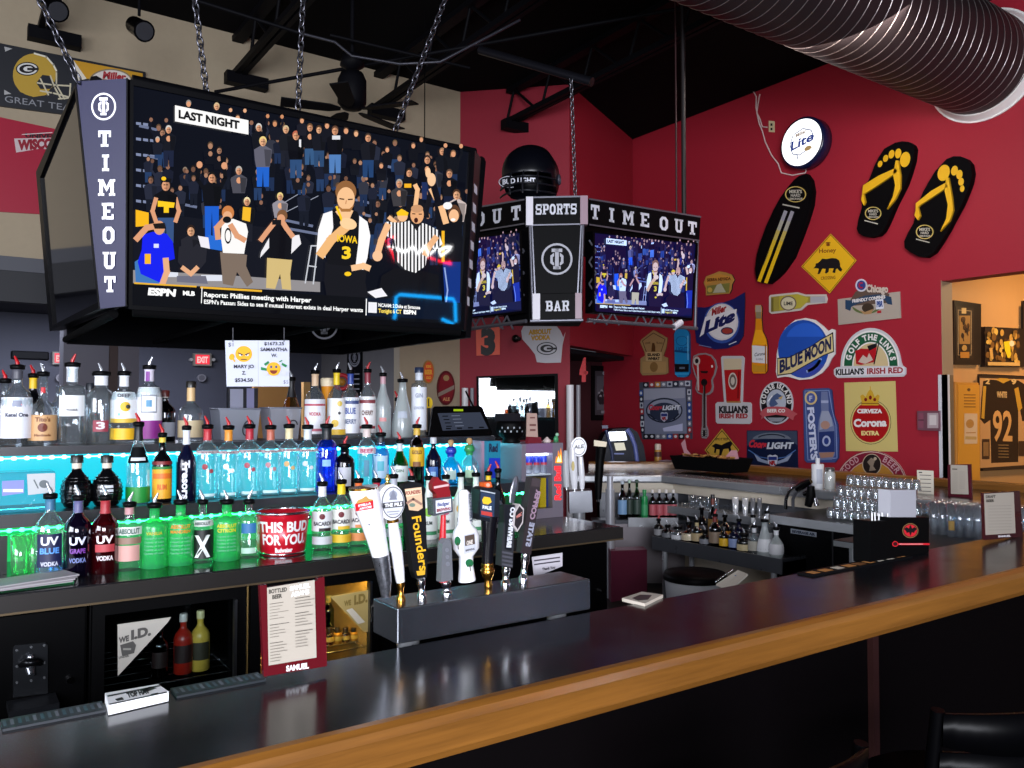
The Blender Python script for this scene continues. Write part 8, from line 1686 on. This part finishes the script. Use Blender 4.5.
for (x, y, rx, ry, c1, c2, ds, wd) in ((427.8,372,5.6,11.6,'#b07838','#d8502c','small orange oval sign on the tan wall','BEER'), (445.4,388,8.8,17.2,'#5c1018','#7c1822','larger dark red oval sign with grey ribbon on the tan wall','ALE')):
    b = Board(BW, .02); b.base(b.epts(x, y, rx, ry, 28), P(c1)); b.ell(x, y, rx*.82, ry*.86, P(c2))
    if wd == 'ALE': b.poly([(x-8,y+5),(x+8,y-3),(x+8,y+1),(x-8,y+9)], P('#8c7c70')); b.ctext(wd, x, y+11, 7, 3.4, P('#c89060'), .04); b.ell(x, y-10, 3, 3, P('#a08458'))
    else: b.ctext(wd, x, y, 7.6, 4.4, P('#f0b040'), .05); b.ctext('KEG', x, y-5.6, 5, 2.6, P('#f0b040'), .05); b.ctext('OLD', x, y+5.6, 5, 2.6, P('#f0b040'), .05)
    b.done('oval_sign', ds, 'sign')
FW = Plane((0, 15.47, 0), (0, -1, 0))
for x, y, ds in ((61, 358.4, 'red lit exit sign at left above the bottles'), (201.4, 359.8, 'red lit exit sign left of the paper prize sign')):
    b = Board(FW, .08); b.base([(x-9,y-6.4),(x+9,y-6),(x+9,y+6.4),(x-9,y+6)], mat('#8c8478', .5)); b.poly([(x-7,y-5),(x+7,y-4.6),(x+7,y+4.8),(x-7,y+4.4)], emit('#f03848', 1.1, .3)); b.ctext('EXIT', x, y, 11, 6, emit('#ffb4b4', 1.1), .05)
    if x > 100: b.base(b.epts(x-11, y, 1.8, 1.6, 10), mat('#b8b4b0', .4)); b.base(b.epts(x+11, y, 1.8, 1.6, 10), mat('#b8b4b0', .4))
    b.done('exit_sign', ds, 'exit sign')
for x, y, ds in ((60, 378, 'round grey wall speaker below the left exit sign'), (201, 378, 'round grey wall speaker below the right exit sign')):
    b = Board(FW, .06); b.base(b.epts(x, y, 4.4, 3.8, 18), mat('#7c7a80', .5)); b.ell(x, y, 3, 2.6, mat('#5c5a60', .5)); b.done('wall_speaker', ds, 'speaker')
p = atT(30, 355.6, 12.5); b = MB(); b.obox(p, (.5, .12, .13), BLACK, .1); o = b.build('black_heater', None, None, False, .02); tag(o, 'long black box hanging in the dining room at far left', 'heater')
FR_ = Plane((6.19, 0, 0), (-1, 0, 0)); b = Board(FR_, .01); b.base([(347.6,343),(362.4,342),(362.4,402),(347.6,402)], mat('#0c0c0e', .5)); b.ring(355, 357.4, 5.6, 9.4, .9, mat('#8c8c92', .5)); b.crest(355, 357.4, 4.4, 7, mat('#8c8c92', .5), mat('#0c0c0e', .5)); [b.line([(350.4,y),(359.6,y)], 1.2, mat('#8c8c92', .5)) for y in (374,379,384,389)]; b.done('crest_banner', 'tall black banner with round white crest in the dining room', 'banner')
b = MB(); p = atY(276, 400, 12.4); q_ = atY(300, 400, 12.4); b.box((p.x-.35, 12.4, 0), (p.x+.22, 12.46, atY(270,384,12.4).z), mat('#c08a4c', .5)); tag(b.build('tan_screen_panel'), 'tan wooden panel seen behind the frosted tubs', 'panel'); b = MB(); b.box((q_.x+.02, 12.3, 0), (q_.x+.13, 12.4, atY(304,382,12.3).z), mat('#d8a868', .5)); tag(b.build('wooden_board'), 'narrow pale wooden post between tub and clear bottles', 'post')
d = ray(327.5, 400); Yg = 4.64; c = Vector((d.x*Yg/d.y, Yg, 1.5755)); k = Yg/d.y/F_PX; hz = atY(327, 378, Yg).z - 1.5755; e = thing('display_pint', 'tall amber beer glass with white foam behind the clear bottles', 'glass', c)
b = MB(); b.lathe([(4*k,0),(4.4*k,.01),(2.6*k,hz*.2),(3*k,hz*.45),(6.4*k,hz*.86)], mat('#d08418', .25), c, 20); b.build('beer', e); b = MB(); b.lathe([(6.5*k,hz*.86),(7.2*k,hz*.92),(7.2*k,hz*.985),(6*k,hz)], mat('#e8d8b8', .6), c, 20); b.build('foam', e)
b = MB(); p = atT(342, 382, 10.5); b.torus(p, .09, .026, mat('#d02430', .4), (-_fh.x, -_fh.y, 0), 24, 8); b.sphere(p, .05, mat('#c88c30', .4), 12, 8); b.cyl((p.x, p.y, p.z-.08), (p.x, p.y, 0), .015, BLACK, 8); tag(b.build('ring_sign'), 'small red ring sign on a stand behind the yellow-necked bottle', 'sign')
# wire pendant lamp
c = atT(424, 333, 8.0); e = thing('wire_pendant', 'black wire cage pendant lamp under the right end of the cube', 'lamp', c); b = MB(); r = .17
up_ = [c + Vector((math.cos(t)*r*.6, math.sin(t)*r*.6, .07)) for t in [2*PI*k/6 for k in range(6)]]; lo_ = [c + Vector((math.cos(t)*r*1.2, math.sin(t)*r*1.2, -.05)) for t in [2*PI*k/6 for k in range(6)]]
for k in range(6): b.cyl(up_[k], lo_[k], .006, BLACK, 6); b.cyl(up_[k], up_[(k+1)%6], .006, BLACK, 6); b.cyl(lo_[k], lo_[(k+1)%6], .006, BLACK, 6)
b.build('wire_cage', e); b = MB(); b.cyl(c + Vector((0,0,.0)), c + Vector((0,0,.1)), .025, BLACK, 10); b.cyl(c + Vector((0,0,.1)), (c.x, c.y, 5.7), .006, BLACK, 6); b.build('cord', e); b = MB(); b.sphere(c + Vector((0,0,-.02)), .03, mat('#d8d0c0', .3), 12, 8); b.build('bulb', e)

# ================================================================== SIDE ROOM
SR = Plane((0, 4.6, 0), (0, -1, 0)); KF = mat('#1a100c', .35)
def frame(label, out, inn, art, th=.05, name='framed_picture', pl=SR):
    e = thing(name, label, 'picture', pl.hit(sum(p[0] for p in out)/4, max(p[1] for p in out)), 0, 'framed pictures in the side room'); b = Board(pl, th); b.base(out, KF); b.done('frame', parent=e)
    b = Board(Plane(pl.o + pl.n*(th+.0005), pl.n), .002); b.base(inn, mat('#2c1c12', .4)); art(b); b.done('picture_print', parent=e)
def a1(b):
    b.line([(958,310),(971,311),(971,355),(958,355)], .6, P('#b89a70'), True); b.rect(959,315.6,970,344, P('#a8793c')); b.rect(961.4,308,966,313.6, P('#d8b070')); rnd.seed(8)
    for k in range(9): x, y = rnd.uniform(960.4,968.6), rnd.uniform(319,336); b.ell(x, y, 1.4, 2.6, P(rnd.choice(['#2c1810', '#5c3818', '#d8a860']))); b.line([(x, y), (x+1, y+5)], .8, P('#2c1810'))
    b.ell(963.6, 348, 2.6, 3, P('#c09048')); b.rect(959.6,352,968.6,358, P('#c07c2c'))
frame('tall narrow dark framed football picture by the opening edge', [(949.6,300.6),(976.6,304.4),(976.6,365),(949.6,364.6)], [(955.6,306),(973.6,308.4),(973.6,360),(955.6,359.6)], a1)
def a2(b):
    rnd.seed(12)
    for k in range(60): x, y = rnd.uniform(986,1018), rnd.uniform(331,362); b.ell(x, y, rnd.uniform(1,2.6), rnd.uniform(1.6,4), P(rnd.choice(['#3c2410', '#7c5220', '#c89440', '#e0b050', '#58380f', '#8c6428'])))
    b.poly([(1002,342),(1008,341),(1009,356),(1006,358),(1003,350)], P('#e8c81c')); b.ell(1010, 343.6, 2.4, 3, P('#e8d8b0')); b.poly([(986,362),(1018,362.6),(1018,366),(986,365.4)], P('#d8a860')); b.line([(990,358),(989,349)], 3, P('#d8a050'))
frame('canvas print of a busy football scene right of the narrow picture', [(980,327),(1019,329),(1019,367),(980,367)], [(985,328),(1018.6,329.4),(1018.6,366.6),(985,366.4)], a2, .06, 'canvas_print')
def a3(b):
    J = P('#241408'); b.poly([(979.6,378),(1040,380),(1040,464),(980,468)], P('#c8925a'))
    b.poly([(983,381),(990,379.6),(996,380),(1003,383),(1010,380),(1018,380.4),(1024,384),(1030,400),(1031,421),(1022,421),(1018,400),(1018,462),(991,463),(990,420),(984,424),(980,419),(981,398)], J)
    b.poly([(996,379.6),(1003,383.4),(1010,380),(1007,378.4),(999,378)], P('#c8922c')); b.poly([(983,386),(986,386),(984,419),(981,418)], P('#c8922c')); b.poly([(1014,389),(1018,387),(1022,408),(1018,412)], P('#c8922c'))
    b.text('2', (985,383.6), (989.6,384), 5, P('#d8b070'), .05); b.text('9', (1011,384), (1016,384), 5, P('#d8b070'), .05); b.text('WHITE', (996.4,397), (1006.6,397.4), 5.6, P('#c8a068'), .06)
    b.text('92', (992.4,440), (1012,440.6), 30, P('#d89c58'), .02, (0,-30.6)); [b.line([(998,y),(1008,y+.2)], .7, P('#9c7848')) for y in range(445,458,3)]; b.rect(981.6,439,989,459, P('#3c2414')); b.rect(982.6,442,988,456, P('#8c6438')); b.rect(1018,441,1030,456, P('#3c2414')); b.ell(1000, 430, .1, .1, J)
frame('framed dark football jersey number 92 at the right edge', [(977.4,374),(1042,377),(1042,467.6),(978.4,470.6)], [(979,375.8),(1040,378.6),(1040,465.6),(979.8,468.6)], a3, .05, 'framed_jersey')
frame('dark framed picture cut by the right edge, upper one', [(1021,301),(1050,303),(1050,338),(1021,338)], [(1023,304),(1048,306),(1048,335),(1023,335)], lambda b: b.rect(1026,308,1046,332, P('#8c6438')))
frame('dark framed picture cut by the right edge, beside the canvas print', [(1021.4,340),(1050,341),(1050,366),(1021.4,366)], [(1023,342),(1048,343),(1048,364),(1023,364)], lambda b: b.rect(1026,345,1046,361, P('#7c5830')))
LPn = Plane((0, 4.42, 0), (0, -1, 0)); e = thing('yellow_locker', 'tall yellow-orange locker with vent slots by the opening', 'locker', LPn.hit(967, 560)); e.location.z = 0
x0, x1 = LPn.hit(956, 430).x, LPn.hit(979.6, 430).x; zt_ = LPn.hit(967, 369.6).z; b = MB(); b.box((x0, 4.42, 0), (x1, 4.58, zt_), mat('#c8862c', .4)); b.build('cabinet', e, bevel=.006)
b = Board(LPn, .01); b.base([(957.4,372),(978.4,372.4),(979,484),(957.6,484)], mat('#d8922c', .4)); [b.line([(963,y),(974,y+.3)], 1, mat('#8c5a1c', .4)) for y in (382,385,388,391,394)]; b.ell(967.6, 377, 1.6, 1.6, mat('#6c481c', .4)); b.poly([(963,400.6),(976,401),(976,431),(963,431)], P('#d8b48c')); b.ell(968.6, 411, 4, 4.4, P('#b8803c')); b.line([(965,420),(974,420)], 1, P('#b8803c')); b.line([(965,425),(974,425.4)], 3, P('#c09858')); b.done('door', parent=e)

# ================================================================== BAR STOOLS
def stool(label, X, Y, rz=0.0):
    e = thing('bar_stool', label, 'bar stool', (X, Y, 0), rz, 'black bar stools along the bar'); W = mat('#020203', .36, 0, .12); w = .205
    def L(nm, f): b = MB(); f(b); o = b.build(nm, e, None, True); return o
    for s in (-1, 1):
        L('back_post', lambda b: b.sweep([(s*w,-.2,.0),(s*w,-.19,.6),(s*w*1.02,-.215,.75),(s*w*1.03,-.25,.955)], [.021,.021,.02,.018], W, 8))
        L('leg', lambda b: b.sweep([(s*w,.19,.0),(s*w*.98,.17,.6)], .02, W, 8))
    for z in (.80, .905):
        def rail(b, z=z):
            n = 12; vs = []; fs = []
            for i in range(n + 1):
                f = i/n*2-1; x = f*w*1.03; y = -.235 - .055*(1-f*f) - (z-.8)*.15; dz = .018*(1-f*f)
                vs += [(x,y,z-.04-dz),(x,y-.016,z-.04-dz),(x,y-.02,z+.045+dz*.4),(x,y-.004,z+.045+dz*.4)]
            for i in range(n):
                for q in range(4): fs.append((i*4+q, i*4+(q+1)%4, i*4+4+(q+1)%4, i*4+4+q))
            b.add(vs, fs, W, True)
        L('back_rail', rail)
    L('seat', lambda b: b.lathe([(.02,.60),(.19,.60),(.215,.615),(.215,.64),(.19,.655),(.02,.658)], W, (0,0,0), 24, .25))
    L('foot_ring', lambda b: b.sweep([(w,.18,.25),(-w,.18,.25),(-w,-.19,.25),(w,-.19,.25),(w,.18,.25)], .014, W, 8))
    return e
def stool_at(px, py, side, rz, label):
    p = atZ(px, py, .955); lx, ly = side*.211, -.25
    stool(label, p.x - (lx*math.cos(rz) - ly*math.sin(rz)), p.y - (lx*math.sin(rz) + ly*math.cos(rz)), rz)
stool_at(938, 710, -1, -.42, 'black bar stool whose curved back shows at the bottom right')
stool_at(861, 743, 1, -.1, 'black bar stool with only one back post tip showing at the bottom')

# ================================================================== FRONT WINDOW BEHIND THE VIEWER (seen as a reflection in the screens)
b = MB(); WF = mat('#1c1a1a', .5)
for x in (3.4, 5.4, 7.4): b.box((x-.04, -3.3, .8), (x+.04, -3.22, 3.4), WF)
b.box((3.36, -3.3, .76), (7.44, -3.2, .84), WF); b.box((3.36, -3.3, 3.36), (7.44, -3.22, 3.44), WF); struct('window_1', b)
def mirror_px(x, y, Yn=-3.1):
    p = TVP.hit(x, y); d = (p - CAM).normalized(); r = d - TVP.n * (2*d.dot(TVP.n)); return p + r * ((Yn - p.y) / r.y)
e = thing('neon_sign', 'neon window sign with blue outline and white script, mirrored in the big screen', 'neon sign', mirror_px(425, 320))
def tube(nm, pts, col, s_, r=.022): b = MB(); b.sweep([mirror_px(*p) for p in pts], r, emit(col, s_), 8); b.build(nm, e)
tube('blue_tube', [(393,319),(394,316),(395,297),(399,294.6),(430,297),(452,299),(454,303),(454.6,322)], '#10a8ff', 38)
tube('white_tube', [(388,246),(398,250),(392,248),(404,252),(412,247),(417,254),(424,246),(428,256),(436,248),(440,256),(448,250),(450,247),(446,247),(436,251)], '#ffffff', 55, .02)
tube('red_tube', [(393,237),(386,240),(392,252),(396,261)], '#ff1830', 50, .018); tube('red_tube', [(428,257),(438,261),(450,264),(448,261)], '#ff1830', 50, .018)
tube('blue_tube', [(441,319),(452,324)], '#10a8ff', 38)
# ================================================================== LIGHT
def area(name, loc, target, sx, sy, power, colour='#ffffff'):
    d = bpy.data.lights.new(name, 'AREA'); d.shape = 'RECTANGLE'; d.size = sx; d.size_y = sy; d.energy = power; d.color = lin(colour)[:3]
    o = bpy.data.objects.new(name, d); COL.objects.link(o); o.location = loc
    q = (Vector(target) - Vector(loc)).to_track_quat('-Z', 'Y'); o.rotation_euler = q.to_euler()
    return o
area('window_and_fill_light', (-1.6, -3.6, 2.3), (5.2, 6, 2.6), 3.6, 2.2, 820, '#f2f5ff')
area('window_and_fill_light', (-4.8, 1.0, 2.6), (4, 4.5, 2), 4, 2.4, 280, '#f2f5ff')  # weaker unseen fill light added from the left
area('green_shelf_strip', (1.1, 3.985, 1.235), (1.1, 4.05, .9), 3.4, .02, 5, '#18ff80')
area('cyan_shelf_strip', (1.1, 4.315, 1.515), (1.1, 4.35, 1.2), 3.4, .02, 6, '#40e8ff')
area('side_room_lamp', (10.5, 3.0, 3.6), (10.4, 4.0, 0), 1.2, .6, 62, '#ffd8a0')
area('dining_room_lamp', (1.5, 12.5, 3.25), (1.5, 12.6, 0), 3, 1.5, 340, '#dfe6ff')
area('sign_wall_fill', (6.0, 4.0, 5.0), (8.2, 5.2, 2.8), 1.2, 1.2, 120, '#ffeee4')  # unseen lamp added to brighten the red sign wall
W = bpy.data.worlds.new('daylight'); SC.world = W; W.use_nodes = True
W.node_tree.nodes['Background'].inputs[0].default_value = (0.75, 0.85, 1.0, 1)
W.node_tree.nodes['Background'].inputs[1].default_value = 0.10
SC.view_settings.view_transform = 'Standard'; SC.view_settings.look = 'None'
SC.view_settings.exposure = 0.2; SC.view_settings.gamma = 1.0; SC.view_settings.use_curve_mapping = False
SC.cycles.transparent_max_bounces = 40; SC.cycles.max_bounces = 8
SC.cycles.use_denoising = True
